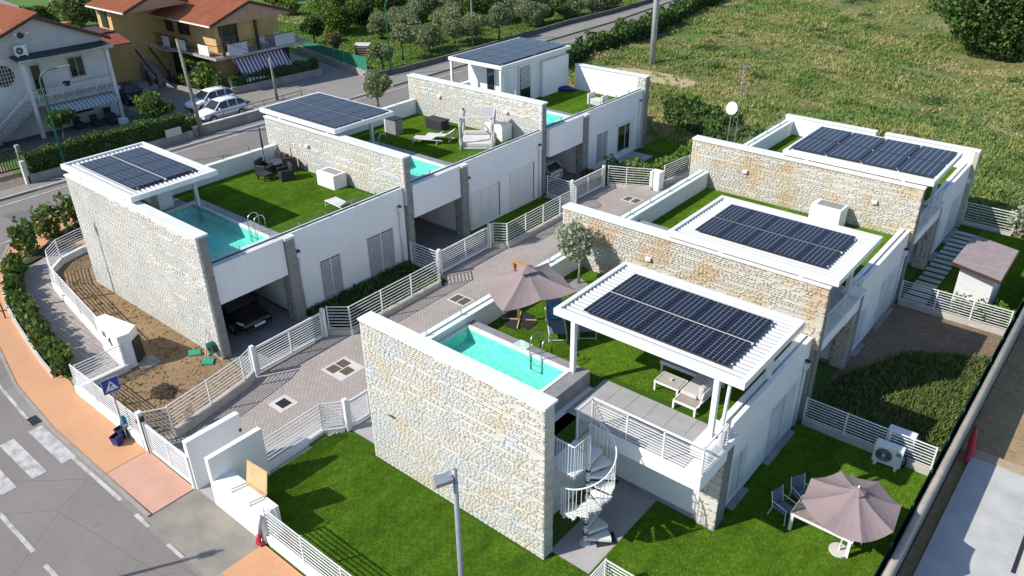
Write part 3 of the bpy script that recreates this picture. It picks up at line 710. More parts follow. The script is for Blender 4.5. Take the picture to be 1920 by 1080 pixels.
# ------------------------------------------------------------------ villas
def pergola(parent, x0, x1, y0, y1, ztop, ax0, ax1, ay0, ay1, nx, ny, posts, turned=False, slats=True):
    bw = .16; bh = .23
    m = MB(); m.box(x0, x1, y0, y0+bw, ztop-bh, ztop); m.box(x0, x1, y1-bw, y1, ztop-bh, ztop)
    m.box(x0, x0+bw, y0+bw, y1-bw, ztop-bh, ztop-.002); m.box(x1-bw, x1, y0+bw, y1-bw, ztop-bh, ztop-.002)
    fr = obj('pergola_frame', m, METALW, parent, bevel=.008)
    n = max(3, round((y1-y0-2*bw)/.215)); p = (y1-y0-2*bw)/n
    m = MB()
    for k in range(n):
        ya = y0+bw+k*p
        s = MB(); c = ya+p/2; zz = ztop-.10
        s.add([(x0+bw+.03,ya+.012,zz-.02),(x1-bw-.03,ya+.012,zz-.02),(x1-bw-.03,ya+p*.45,zz+.045),(x0+bw+.03,ya+p*.45,zz+.045),(x0+bw+.03,ya+p-.015,zz+.005),(x1-bw-.03,ya+p-.015,zz+.005),
               (x0+bw+.03,ya+p-.015,zz-.03),(x1-bw-.03,ya+p-.015,zz-.03),(x0+bw+.03,ya+.012,zz-.05),(x1-bw-.03,ya+.012,zz-.05)],
              [(0,1,2,3),(3,2,5,4),(4,5,7,6),(6,7,9,8),(8,9,1,0),(0,3,4,6,8),(1,9,7,5,2)])
        obj('slat', s, SLATW, fr)
    # panels
    gw = (ax1-ax0)/nx; gh = (ay1-ay0)/ny
    for i in range(nx):
        for j in range(ny):
            o = bpy.data.objects.new('solar_panel', PANEL[1 if turned else 0]); COL.objects.link(o); o.parent = fr
            gy = (.085 if ny == 2 else .03) if ny > 1 else 0; gx_ = .07 if ny == 2 and nx == 4 and not turned else .018
            o.location = Vector((ax0+gw*(i+.5), ay0+gh*(j+.5), ztop+.035))-wo(fr); o.scale = (gw-gx_, gh-gy, .035)
    for k in range(3):
        q = MB(); yy = ay0+.25+k*(ay1-ay0-.5)/2; q.bar((ax0-.05,yy,ztop+.004), (ax1+.05,yy,ztop+.004), .10 if k == 1 else .04, .03); obj('mounting_rail', q, METALW, fr)
    for px, py, zb in posts:
        q = B(px-.08, px+.08, py-.08, py+.08, zb, ztop-bh); obj('post', q, METALW, fr, bevel=.006)
    return fr
def panel_mesh(mat):
    m = MB(); m.box(-.5,.5,-.5,.5,-.5,.5); me = bpy.data.meshes.new('solar_panel'); me.from_pydata(m.v, [], m.f); me.materials.append(mat); me.materials.append(DARK)
    me.polygons.foreach_set('material_index', [1,0,1,1,1,1]); return me
PANEL = [panel_mesh(SOLAR), panel_mesh(SOLARB)]
def pool(parent, x0, x1, y0, y1, rim, wl, depth=.5):
    m = MB(); m.box(x0-.1,x1+.1,y0-.1,y1+.1,wl-depth-.1,wl-depth)
    for a in ((x0-.1,x0,y0-.1,y1+.1),(x1,x1+.1,y0-.1,y1+.1),(x0,x1,y0-.1,y0),(x0,x1,y1,y1+.1)): m.box(*a, wl-depth, rim-.13)
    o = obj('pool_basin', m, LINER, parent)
    m = MB(); z0 = rim-.128; m.box(x0-.12,x0,y0-.05,y1+.12,z0,rim+.015); m.box(x1,x1+.12,y0-.05,y1+.12,z0,rim+.015); m.box(x0,x1,y0-.05,y0,z0,rim+.015); m.box(x0,x1,y1,y1+.12,z0,rim+.015)
    obj('pool_edge', m, COPING, o)
    m = MB(); m.poly([(x0,y0),(x1,y0),(x1,y1),(x0,y1)], wl); obj('water', m, WATER, o)
    return o
def ladder(parent_loc, x, y, rim, label, ang=0):
    t = thing('pool_ladder', label, 'pool ladder', (x,y,rim))
    for s in (-.24, .24):
        m = MB(); m.tube([(x+s,y+.42,rim),(x+s,y+.42,rim+.5),(x+s,y+.34,rim+.66),(x+s,y+.15,rim+.74),(x+s,y-.05,rim+.66),(x+s,y-.14,rim+.48),(x+s,y-.14,rim-.95)], .022, 8); obj('handrail', m, STEEL, t, smooth=True)
    for k in range(3):
        m = MB(); m.bar((x-.24,y-.14,rim-.28-.27*k),(x+.24,y-.14,rim-.28-.27*k), .08,.03); obj('step', m, STEEL, t)
    return t
def glass_rail(parent, x, y0, y1, z0, h=.45, n=4, axis='y', clips=True):
    L = (y1-y0)/n; first = None
    for k in range(n):
        a, b = y0+k*L+.012, y0+(k+1)*L-.012
        q = B(x-.008, x+.008, a, b, z0, z0+h) if axis == 'y' else B(a, b, x-.008, x+.008, z0, z0+h)
        o = obj('glass_pane', q, GLASS, parent)
        if clips and axis == 'y':
            c = B(x-.02, x+.02, a-.02, a+.02, z0-.02, z0+h*.55); obj('clip', c, STEEL, o)
def shutter(parent, x, y0, y1, z0, z1, face=1, dark=True):
    """roller shutter with see-through gaps: dark pane, frame and slats"""
    m = B(x-.03*face, x+.012*face, y0-.05, y1+.05, z0-.02, z1+.05)
    w_ = obj('window', m, METALW, parent)
    obj('pane', B(x+.010*face, x+.018*face, y0, y1, z0+.02, z1), DARKGLASS, w_)
    n = int((z1-z0)/.085); s = MB()
    for k in range(n):
        zz = z0+.04+k*(z1-z0-.05)/n; s.box(x+.02*face, x+.045*face, y0+.01, y1-.01, zz, zz+.036)
    o = obj('shutter_slats', s, FENCEW, w_); o['kind'] = 'stuff'
    m = MB(); m.box(x+.02*face, x+.05*face, (y0+y1)/2-.02, (y0+y1)/2+.02, z0, z1); obj('centre_stile', m, METALW, w_)
def closed_shutter(parent, x, y0, y1, z0, z1, face=1, n=2, slot=True):
    w_ = obj('window', B(x-.02*face, x+.02*face, y0, y1, z0, z1), METALW, parent)
    d = (y1-y0)/n
    for k in range(n): obj('shutter_leaf', B(x+.02*face, x+.045*face, y0+k*d+.012, y0+(k+1)*d-.012, z0+.02, z1-.02), METALW, w_)
    if slot: obj('gap', B(x+.015*face, x+.03*face, y1+.01, y1+.09, z0, z1), DARK, w_)
def downpipe(parent, x, y, z0, z1, face=1):
    m = MB(); m.tube([(x+.06*face,y,z0),(x+.06*face,y,z1)], .045, 10); o = obj('downpipe', m, METALW, parent, smooth=True)
    obj('hopper', B(x, x+.16*face, y-.12, y+.12, z1, z1+.22), METALW, o)
    obj('spout', B(x-.05*face, x+.18*face, y-.03, y+.08, z1+.26, z1+.32), DARK, o)
def wall_light(parent, x, y, z, nx=1, ny=0):
    m = MB(); m.box(x-.02-.1*abs(nx)*0, x+.02, y-.1, y+.1, z-.05, z+.05) if nx else m.box(x-.12, x+.12, y-.14, y, z-.07, z+.07)
    obj('wall_light', m, METALW, parent, bevel=.01)
def hatch(parent, x0, x1, y0, y1, z, h=.75):
    o = obj('roof_hatch', B(x0,x1,y0,y1,z,z+h), WHITE, parent, bevel=.03)
    obj('hatch_grille', B(x0+.2,x1-.12,y0+.22,y1-.12,z+h-.01,z+h+.012), GALV, o)
ZT = 3.25; ZP = 4.1
def villa_left(k, label):
    Y = [0, 11.15, 22.35][k]; x0 = [-20.6,-20.9,-21.05][k]; x1 = [-9.55,-9.75,-9.95][k]
    t = thing('villa', label, 'villa', (-15,Y,0), 'flat-roofed villas with stone party walls')
    pal = ['grey','cream','cream'][k]
    sw = obj('stone_wall', B(x0+.03,x1-.09,Y+.11,Y+.45,0,5.62), MORTAR, t)
    obj('coping', B(x0-.03,x1+.04,Y-.04,Y+.54,5.62,5.70), COPING, sw)
    st = stone_face((x0,Y+.11), (1,0,0), (0,-1,0), x1-x0, 0 if k == 0 else 3.2, 5.61, pal, deep=.045)
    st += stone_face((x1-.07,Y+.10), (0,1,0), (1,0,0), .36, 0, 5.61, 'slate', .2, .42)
    yend = Y+11.15
    # body
    xw = -9.9
    obj('wall', B(x0+.2, xw, Y+4.3, yend-.02, 0, ZT-.02), WHITE, t)
    obj('wall', B(x0+.2, -15.5, Y+.47, Y+4.3, 0, ZT-.02), WHITE, t)
    obj('carport_ceiling', B(-15.5, xw+.02, Y+.47, Y+4.3, 2.45, ZT-.5), WHITE, t)
    obj('parapet', B(xw-.32, xw, Y+4.46, yend-.02, ZT-.02, ZP), WHITE, t)
    obj('fascia', B(xw-.32, xw+.17, Y+.5, Y+3.92, 2.38, ZP), WHITE, t)
    obj('coping', B(xw-.34, xw+.02, Y+4.46, yend-.02, ZP, ZP+.035), COPING, t)
    obj('coping', B(xw-.34, xw+.19, Y+.5, Y+3.92, ZP, ZP+.035), COPING, t)
    # pier
    pr = obj('stone_pier', B(xw-.3, xw+.20, Y+3.97, Y+4.41, 0, ZP-.08), MORTAR, t)
    obj('coping', B(xw-.34, xw+.30, Y+3.93, Y+4.46, ZP-.08, ZP+.03), COPING, pr)
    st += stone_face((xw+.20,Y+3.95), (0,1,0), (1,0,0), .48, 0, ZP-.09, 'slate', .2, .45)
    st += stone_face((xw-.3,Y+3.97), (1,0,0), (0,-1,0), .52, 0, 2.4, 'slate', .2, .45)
    if k == 2:
        e = obj('stone_end_wall', B(-10.4,-9.75,yend+.03,yend+.45,0,4.95), MORTAR, t)
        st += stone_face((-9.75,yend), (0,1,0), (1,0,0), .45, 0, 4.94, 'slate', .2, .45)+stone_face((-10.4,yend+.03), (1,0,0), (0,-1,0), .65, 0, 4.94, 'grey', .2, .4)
        obj('coping', B(-10.45,-9.68,yend-.05,yend+.5,4.94,5.02), COPING, e)
        obj('wall', B(-15.6,-10.4,yend+.05,yend+.4,0,4.94), WHITE, t); obj('coping', B(-15.62,-10.45,yend-.02,yend+.46,4.94,5.02), COPING, t)
    place_stones(st, sw)
    # street side parapet
    obj('parapet', B(x0+.2, x0+.5, Y+.47, yend-.02, ZT-.02, ZP+.1), WHITE, t)
    # terrace
    obj('terrace_lawn', B(x0+.5, xw-.32, Y+4.55, yend-.02, ZT-.015, ZT), LAWN, t)
    px0, px1 = -17.0, -10.9; 
    obj('terrace_tiles', B(x0+.5, px0-.35, Y+.47, Y+4.55, ZT-.015, ZT+.004), GREYTILE, t)
    dk = obj('pool_deck', MB().box(px0-.35,xw-.33,Y+4.1,Y+4.55,ZT,3.83).box(px0-.35,px0-.12,Y+.47,Y+4.1,ZT,3.83).box(px1+.12,xw-.33,Y+.47,Y+4.1,ZT,3.83), GREYTILE, t)
    obj('pool_end_shelf', B(px1+.13,xw-.34,Y+.5,Y+4.09,3.832,3.85), COPING, dk)
    pool(t, px0, px1, Y+.56, Y+3.97, 3.84, 3.76)
    obj('glass_channel', B(xw-.20,xw-.12,Y+.52,yend-.05,ZP+.036,ZP+.075), M('dark_channel_%d' % k, (.05,.07,.10), rough=.4), t)
    glass_rail(t, xw-.16, Y+.55, yend-.1, ZP+.035, .45, 7)
    glass_rail(t, x0+.35, Y+4.6, yend-.1, ZP+.1, .55, 4)
    # lane windows and fittings
    return t, Y, x0, x1, xw, yend

t, Y, x0, x1, xw, ye = villa_left(0, 'villa at the street corner with a full pool behind its tall bare stone flank')
pergola(t, -21.05, -14.5, Y+.10, Y+4.2, 6.06, -20.2, -15.3, Y+.57, Y+3.67, 4, 2, [(-16.65,Y+4.08,3.83),(-20.45,Y+4.05,4.2),(-15.4,Y+.25,5.7),(-19.5,Y+.25,5.7)], True)
shutter(t, xw, 5.75, 6.88, .18, 2.2); shutter(t, xw, 8.6, 10.25, .02, 2.3)
downpipe(t, xw, 4.62, 0, 2.95); downpipe(t, xw, 10.75, 0, 3.0); wall_light(t, xw, 7.75, 2.35)
hatch(t, -15.4, -14.0, 10.15, 11.0, ZT, .78)
wall_light(t, -17.2, 11.15, 4.75, 0, 1)
t, Y, x0, x1, xw, ye = villa_left(1, 'villa between the corner villa and the one with the roof room, lane side')
pergola(t, -21.35, -14.8, Y+.06, Y+4.2, 6.06, -20.95, -14.95, Y+.20, Y+4.02, 5, 2, [(-16.7,Y+4.08,3.83),(-20.5,Y+4.0,4.2),(-15.6,Y+.25,5.7),(-19.7,Y+.25,5.7)], True)
closed_shutter(t, xw, 16.0, 18.3, .18, 2.2, n=3); closed_shutter(t, xw, 19.3, 21.45, .1, 2.45, n=3)
downpipe(t, xw, 15.82, 0, 2.95); downpipe(t, xw, 22.0, 0, 3.1); wall_light(t, xw, 18.8, 2.5)
hatch(t, -13.5, -12.1, 21.3, 22.2, ZT, .95)
wall_light(t, -18.2, 22.35, 4.75, 0, 1); wall_light(t, -12.6, 22.35, 4.75, 0, 1)
t, Y, x0, x1, xw, ye = villa_left(2, 'farthest lane-side villa, the only one with a white glazed room on its roof')
pergola(t, -20.75, -16.0, 25.9, 33.55, 6.25, -20.5, -16.35, 26.1, 33.4, 4, 5, [(-20.6,26.05,4.1),(-16.2,26.05,3.25)], True)
rm = obj('roof_room', MB().box(-20.6,-16.35,27.7,33.4,ZT,5.95), WHITE, t)
obj('wall', B(-16.4,-16.1,30.4,33.4,ZT,5.7), WHITE, rm)
o = obj('sliding_door', B(-16.33,-16.28,30.85,33.1,3.45,5.72), METALW, rm)
obj('pane', B(-16.29,-16.262,30.95,31.93,3.55,5.62), DARKGLASS, o); obj('pane', B(-16.29,-16.262,32.03,33.0,3.55,5.62), DARKGLASS, o)
o = obj('louvred_door', B(-16.34,-16.26,26.25,27.55,ZT,5.9), METALW, rm)
for k in range(13): obj('louvre', B(-16.27,-16.20,26.32,26.95,4.1+k*.13,4.16+k*.13), METALW, o)
obj('pane', B(-16.27,-16.24,26.3,26.95,3.3,4.05), DARKGLASS, o)
o = obj('louvred_door', B(-16.34,-16.26,28.0,29.3,ZT,5.9), METALW, rm)
obj('pane', B(-16.27,-16.24,28.1,29.2,3.3,5.7), DARKGLASS, o)
for k in range(12): obj('louvre', B(-16.24,-16.18,28.12,29.18,4.3+k*.12,4.35+k*.12), METALW, o)
o = obj('door', B(-18.9,-18.1,27.66,27.70,ZT,5.5), METALW, rm); obj('pane', B(-18.82,-18.18,27.64,27.665,3.35,5.42), DARKGLASS, o)
shutter(t, xw, 28.15, 29.3, .42, 2.32)
o = obj('french_window', B(xw-.02,xw+.02,30.5,32.45,.35,2.3), METALW, t); obj('pane', B(xw+.02,xw+.035,30.62,31.4,.5,2.2), DARKGLASS, o); obj('pane', B(xw+.02,xw+.035,31.5,32.0,.5,2.2), DARKGLASS, o)
obj('awning_box', B(xw, xw+.12, 30.4,32.6,2.32,2.45), METALW, o)
downpipe(t, xw, 33.1, 0, 3.2); wall_light(t, xw, 30.0, 2.6)

def villa_right(k, label):
    Y = [0, 11.2, 22.25][k]; x0 = [0,-.2,-.2][k]; x1 = [7.48,10.92,10.85][k]
    t = thing('villa', label, 'villa', (5,Y,0), 'flat-roofed villas with stone party walls')
    pal = ['cream','ochre','ochre'][k]
    sw = obj('stone_wall', B(x0+.03,x1-.09,Y+.11,Y+.45,0,5.62), MORTAR, t)
    obj('coping', B(x0-.03,x1+.04,Y-.04,Y+.54,5.62,5.70), COPING, sw)
    if k == 0: st = stone_face((x0,Y+.11), (1,0,0), (0,-1,0), x1-x0, 0, 5.61, pal, deep=.045)
    else:
        st = stone_face((x0,Y+.11), (1,0,0), (0,-1,0), x1-x0, 3.15, 5.61, pal, deep=.045)
        st += stone_face((x0,Y+.11), (1,0,0), (0,-1,0), .55, 0, 3.15, pal, deep=.045)
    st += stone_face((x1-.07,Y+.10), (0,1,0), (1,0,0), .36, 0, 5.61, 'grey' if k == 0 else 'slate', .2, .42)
    ye = Y+11.1; xi = .35; xe = 10.72
    obj('wall', B(xi, 6.6, Y+.47, Y+4.35, 0, ZT-.02), WHITE, t)
    obj('wall', B(xi, xe, Y+4.35, ye, 0, ZT-.02), WHITE, t)
    obj('plinth', B(6.62, 10.3, Y+4.30, Y+4.35, 0, .15), CONC, t)
    obj('parapet', B(xi, xi+.2, Y+.5, ye, ZT-.02, ZP), WHITE, t); obj('parapet', B(xi+.3, xi+.5, Y+.5, ye, ZT-.02, ZP), WHITE, t)
    obj('glass_channel', B(xi+.2, xi+.3, Y+.5, ye, ZT-.02, ZP-.06), GALV, t)
    obj('parapet', B(xe-.14, xe, Y+5.0, ye, ZT-.02, 3.66), WHITE, t); obj('parapet', B(xe-.42, xe-.24, Y+5.0, ye, ZT-.02, 3.66), WHITE, t)
    obj('glass_channel', B(xe-.24, xe-.14, Y+5.0, ye, ZT-.02, 3.58), GALV, t)
    glass_rail(t, xi+.25, Y+2.3, ye-.1, ZP-.06, .5, 5)
    # terrace floor
    obj('terrace_lawn', B(xi+.5, xe-.42, Y+5.02, ye, ZT-.015, ZT), LAWN, t)
    obj('terrace_lawn', B(xi+.5, 6.15, Y+4.4, Y+5.02, ZT-.015, ZT), LAWN, t)
    n = 6
    for i in range(n):
        for j in range(2 if k == 0 else 2):
            a = 6.15+(xe-.42-6.15)*i/n; b = 6.15+(xe-.42-6.15)*(i+1)/n
            obj('deck_tile', B(a+.006, b-.006, [2.82,3.93][j]+Y+.006, [3.93,5.02][j]+Y-.006, ZT-.03, ZT+.004), DECK, t)
    obj('balcony_slab', B(7.15, xe+.2, Y+2.7, Y+4.36, 2.88, ZT-.031), WHITE, t)
    obj('fascia', B(7.15, xe+.22, Y+2.62, Y+2.70, 2.85, ZT+.12), WHITE, t)
    obj('fascia', B(xe+.14, xe+.22, Y+2.70, Y+4.3, 2.85, ZT+.12), WHITE, t)
    obj('terrace_tiles', B(5.9, 7.2, Y+.47, Y+4.36, ZT-.1, ZT-.034), GREYTILE, t)
    obj('grass_strip', B(6.2, 7.15, Y+1.7, Y+4.1, ZT-.034, ZT-.02) if k == 0 else B(6.2, 7.1, Y+1.7, Y+2.7, ZT-.034, ZT-.02), LAWN, t)
    # pool
    px0, px1 = .68, 5.35
    dk = obj('pool_deck', MB().box(.853,5.95,Y+4.08,Y+4.42,ZT,3.83).box(px1+.13,5.95,Y+.53,Y+4.078,2.6,3.83), GREYTILE, t)
    pool(t, px0+.30, px1, Y+.56, Y+3.95, 3.84, 3.76)
    # pier and its balcony rail
    pr = obj('stone_pier', B(10.3, 10.85, Y+4.28, Y+4.86, 0, 3.2 if k == 0 else 3.35), MORTAR, t)
    obj('pier_cap', B(10.2, 10.95, Y+4.2, Y+4.95, 3.2 if k == 0 else 3.35, 3.45), WHITE, pr)
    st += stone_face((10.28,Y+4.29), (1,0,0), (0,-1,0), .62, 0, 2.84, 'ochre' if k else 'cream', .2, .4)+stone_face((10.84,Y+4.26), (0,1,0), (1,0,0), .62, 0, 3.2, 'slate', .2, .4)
    place_stones(st, sw)
    rl = MB(); pts = [(7.2,Y+1.95),(7.2,Y+2.74),(10.88,Y+2.74),(10.88,Y+4.3)] if k == 0 else [(10.88,Y+.6),(10.88,Y+4.2)]
    rr = None
    for i in range(10):
        m = MB(); zz = 3.32+.1*i
        if i == 9: zz = 4.32
        for a, b in zip(pts[:-1], pts[1:]): m.bar((*a,zz), (*b,zz), .05 if i == 9 else .02, .05 if i == 9 else .02)
        o = obj('balcony_rail', m, METALW, t)
    pp = pts + ([(8.43,Y+2.74),(9.66,Y+2.74)] if k == 0 else [(10.88,Y+2.4)])
    for a in pp: obj('baluster_post', MB().bar((*a,2.95),(*a,4.32),.05,.05,up=(1,0,0)), METALW, t)
    if k: obj('fascia', B(xe+.05, xe+.2, Y+.5, Y+4.2, 2.85, 3.3), WHITE, t)
    # east windows
    for a, b, z0, z1 in ((5.5,6.5,.3,2.0),(8.2,10.3,.08,2.3)):
        w_ = obj('window', B(xe-.01, xe+.012, Y+a, Y+b, z0, z1), METALW, t)
        obj('shutter_leaf', B(xe+.012, xe+.03, Y+a+.06, Y+(a+b)/2-.03, z0+.05, z1-.05), M('blue_white_shutter_%d%d' % (k, int(a)), (.60,.63,.66), rough=.5, fine=.03), w_)
        obj('gap', B(xe+.010, xe+.02, Y+(a+b)/2-.03, Y+(a+b)/2+.03, z0+.05, z1-.05), DARK, w_)
        obj('shutter_leaf', B(xe+.012, xe+.03, Y+(a+b)/2+.03, Y+b-.06, z0+.05, z1-.05), METALW, w_)
        obj('sill', B(xe, xe+.25, Y+a-.1, Y+b+.1, 0, .07), CONC, w_)
    downpipe(t, xe, Y+10.75, 0, 2.6); wall_light(t, xe, Y+7.4, 2.3)
    return t, Y, xe, ye
t, Y, xe, ye = villa_right(0, 'nearest villa, with the spiral staircase, railed balcony and mauve square umbrella')
pergola(t, 4.80, 11.28, 3.92, 8.08, 6.0, 5.63, 10.55, 4.32, 7.44, 5, 2, [(5.52,4.06,3.83),(10.45,4.05,3.45),(5.2,7.9,3.25),(10.5,7.9,3.25)])
wall_light(t, 4.0, 11.2, 4.6, 0, 1)
obj('wall_vent', B(1.0,1.3,-.012,.02,2.27,2.33), BROWN, t)
obj('pylon', B(10.15,10.72,2.95+.5,4.95,ZT,3.62), WHITE, t)
m = MB(); m.tube([(11.15,4.2,5.8),(11.05,4.2,5.78),(10.82,4.2,5.72),(10.78,4.15,5.6),(10.78,3.95,3.6),(10.9,4.1,3.45)], .055, 10); obj('downpipe', m, METALW, t, smooth=True)
t, Y, xe, ye = villa_right(1, 'middle right-hand villa with a white louvred pergola over its whole terrace')
pergola(t, 4.70, 11.18, 11.2, 15.6, 6.0, 5.50, 10.45, 11.77, 14.9, 5, 2, [(5.4,15.4,3.25),(10.4,15.4,3.25),(6.9,11.3,5.7),(9.9,11.3,5.7)])
hatch(t, 6.6, 8.0, 21.0, 22.0, ZT, 1.0)
wall_light(t, 2.8, 22.25, 4.6, 0, 1); wall_light(t, 9.0, 22.25, 4.6, 0, 1)
t, Y, xe, ye = villa_right(2, 'farthest right-hand villa, its roof panels bordering the rough field')
pergola(t, 4.42, 11.14, 22.42, 27.1, 6.0, 4.56, 11.0, 22.85, 26.85, 4, 2, [(5.4,26.8,3.25),(10.4,26.8,3.25),(5.6,22.5,5.7),(9.9,22.5,5.7)])
obj('parapet', B(.35,5.6,33.0,33.33,ZT,4.3), WHITE, t); obj('parapet', B(6.1,10.72,33.0,33.33,ZT,4.3), WHITE, t)
obj('coping', B(.3,5.62,32.96,33.38,4.3,4.36), COPING, t); obj('coping', B(6.08,10.95,32.96,33.38,4.3,4.36), COPING, t)
obj('stone_end_wall', B(10.72,10.95,32.95,33.4,0,4.3), MORTAR, t)

# ------------------------------------------------------------------ fences, gates and garden walls
FG = 'white railed fences on dwarf walls'
curve = [(-24.55,2.6),(-24.45,1.1),(-24.05,-.15),(-23.2,-1.0),(-21.5,-1.6),(-19.5,-1.88),(-17.5,-2.15),(-15.5,-2.4),(-14.35,-2.55)]
rail_fence('railed_fence', 'curved white railed fence between the grey path and the bare earth', 'fence', curve, .32, 1.35, DWARFW, group=FG, post_d=1.6)
rail_fence('railed_fence', 'white railed fence on the tall white dwarf wall behind the zebra crossing sign', 'fence', [(-12.0,-4.88),(-6.75,-4.88)], .42, 1.35, DWARFW, group=FG)
rail_fence('railed_fence', 'short white railed fence where the grey path ends at the bare earth', 'fence', [(-11.98,-4.75),(-11.98,-2.8)], .30, 1.25, DWARFW, group=FG)
rail_fence('railed_fence', 'white railed fence between the bare earth garden and the lane entrance', 'fence', [(-6.45,-3.95),(-6.75,-2.2),(-7.1,-.5),(-7.35,.05)], .38, 1.45, DWARF, group=FG)
rail_fence('railed_fence', 'small white fence closing the earth garden behind the gate post', 'fence', [(-6.9,-4.7),(-6.45,-3.95)], .1, 1.4, DWARF, group=FG)
rail_fence('railed_fence', 'white railed fence along the planted strip below the corner villa windows', 'fence', [(-7.62,4.15),(-6.85,4.75),(-6.9,10.35),(-7.55,10.95)], .25, 1.4, DWARF, group=FG)
rail_fence('railed_fence', 'short white railed fence from the stone wall end to the second sliding gate', 'fence', [(-9.5,11.0),(-7.7,11.02)], .2, 1.35, DWARF, group=FG)
rail_fence('railed_fence', 'white railed fence along the shaded lawn of the middle lane-side villa', 'fence', [(-7.65,15.2),(-7.0,15.6),(-7.05,21.9),(-7.75,22.3)], .25, 1.4, DWARF, group=FG)
rail_fence('railed_fence', 'short white railed fence beside the carport of the silver car', 'fence', [(-9.6,22.5),(-7.85,22.5)], .2, 1.35, DWARF, group=FG)
rail_fence('railed_fence', 'angled white railed fence around the hedge at the far end of the lane', 'fence', [(-7.65,26.15),(-6.6,26.6),(-5.2,27.3)], .2, 1.35, DWARF, group=FG)
rail_fence('railed_fence', 'farthest white railed fence rising beside the laurel hedge', 'fence', [(-5.0,28.4),(-4.7,31),(-4.5,33.8)], .25, 1.3, DWARF, group=FG)
rail_fence('railed_fence', 'white railed fence between the front lawn and the lane paving', 'fence', [(-2.35,-2.95),(-2.45,-.35),(-1.95,.25)], .18, 1.3, DWARFW, group=FG)
rail_fence('railed_fence', 'white railed fence along the orange pavement next to the meter box', 'fence', [(.45,-4.75),(9.4,-4.75)], .30, 1.4, DWARFW, group=FG)
rail_fence('railed_fence', 'white fence corner at the bottom edge in front of the patio', 'fence', [(9.44,-1.6),(9.44,.33),(15.3,.33)], .15, 1.1, DWARF, group=FG)
rail_fence('railed_fence', 'white railed fence behind the air conditioner on the shaded lawn', 'fence', [(10.95,11.12),(15.35,11.12)], .25, 1.15, DWARF, group=FG)
rail_fence('railed_fence', 'white railed fence between the stony plot and the white garden shed', 'fence', [(10.95,22.3),(15.4,22.3)], .25, 1.2, DWARF, group=FG)
rail_fence('railed_fence', 'white railed fence at the end of the stepping slabs before the field', 'fence', [(10.95,33.5),(13.4,33.5)], .15, 1.3, DWARF, group=FG)
GG = 'white railed gates'
slide_gate('sliding_gate', 'white sliding gate in front of the black car', (-7.5,.4), (-7.62,3.8), group=GG)
slide_gate('sliding_gate', 'white sliding gate of the empty middle carport', (-7.68,11.3), (-7.72,14.9), group=GG)
slide_gate('sliding_gate', 'far white gate in front of the silver car', (-7.9,22.8), (-7.85,25.8), group=GG)
slide_gate('sliding_gate', 'white sliding gate along the pink pavement by the free-standing white wall', (-6.25,-4.9), (-3.65,-4.9), group=GG, h=1.3)
slide_gate('garden_gate', 'small white gate between the lane and the flank of the nearest villa', (-1.85,.45), (-1.85,2.3), group=GG, h=1.2)
t = thing('gate_pillar', 'white gate pillar with a dark slot between sign post and pink pavement', 'gate pillar', (-6.5,-4.9,0))
obj('pillar', B(-6.62,-6.42,-5.0,-4.82,0,1.75), METALW, t, bevel=.01); obj('slot', B(-6.40,-6.33,-5.0,-4.84,0,1.6), DARK, t); obj('beacon', B(-6.72,-6.63,-5.02,-4.94,1.25,1.36), REDP, t)
# free-standing walls
t = thing('garden_wall', 'free-standing white wall next to the pink pavement, end on to the street', 'wall', (-3.4,-4,0))
obj('slab', B(-3.58,-3.36,-4.92,-2.92,0,2.02), WHITE, t, bevel=.01); obj('doorbell', B(-3.36,-3.33,-3.05,-2.97,1.3,1.42), DARK, t)
t = thing('garden_wall', 'free-standing white wall joined to the meter box', 'wall', (-2.2,-4,0))
obj('slab', B(-2.32,-2.12,-4.9,-2.9,0,1.98), WHITE, t, bevel=.01); obj('antenna', MB().tube([(-2.3,-2.95,1.98),(-2.3,-2.95,2.25)],.012,6), METALW, t)
t = thing('meter_box', 'long white meter box with its plywood lid open', 'meter box', (-1,-4.5,0))
obj('cabinet', B(-2.115,.42,-4.9,-4.22,0,1.10), WHITE, t, bevel=.01)
m = MB(); m.add([(-1.25,-4.24,1.12),(-.22,-4.20,1.12),(-.24,-4.02,1.92),(-1.22,-4.08,1.92),(-1.25,-4.21,1.12),(-.22,-4.17,1.12),(-.24,-3.99,1.92),(-1.22,-4.05,1.92)],[(0,1,2,3),(4,7,6,5),(0,4,5,1),(1,5,6,2),(2,6,7,3),(3,7,4,0)])
obj('lid', m, PLY, t); obj('lid_edge', B(-1.22,-.2,-4.30,-4.22,1.10,1.15), PLY, t)
for x in (-1.2,-.25):
    m = MB(); m.tube([(x,-4.25,1.12),(x-.1,-4.75,1.14),(x+.02,-4.82,1.13),(x+.12,-4.3,1.13)],.010,6); obj('cable_loop', m, DARK, t)
m = MB(); m.tube([(.3,-4.6,1.1),(.38,-4.5,1.32),(.5,-4.45,1.34),(.56,-4.42,1.0),(.58,-4.4,.5)],.018,7); obj('white_hose', m, METALW, t, smooth=True)
t = thing('flue_pipe', 'grey pipe with red sleeve leaning on the meter box corner', 'pipe', (.35,-4.95,0))
obj('pipe', MB().tube([(.42,-4.86,1.15),(.30,-4.98,.35)],.055,10), GALV, t, smooth=True); obj('red_sleeve', MB().tube([(.30,-4.98,.38),(.24,-5.04,.06),(.45,-5.0,.10)],.085,10), REDP, t, smooth=True)
tag(obj('garden_lamp', MB().disc((.62,-4.72),.09,.0,.35,14), METALW), 'small round white lamp on the wall by the red pipe', 'lamp')
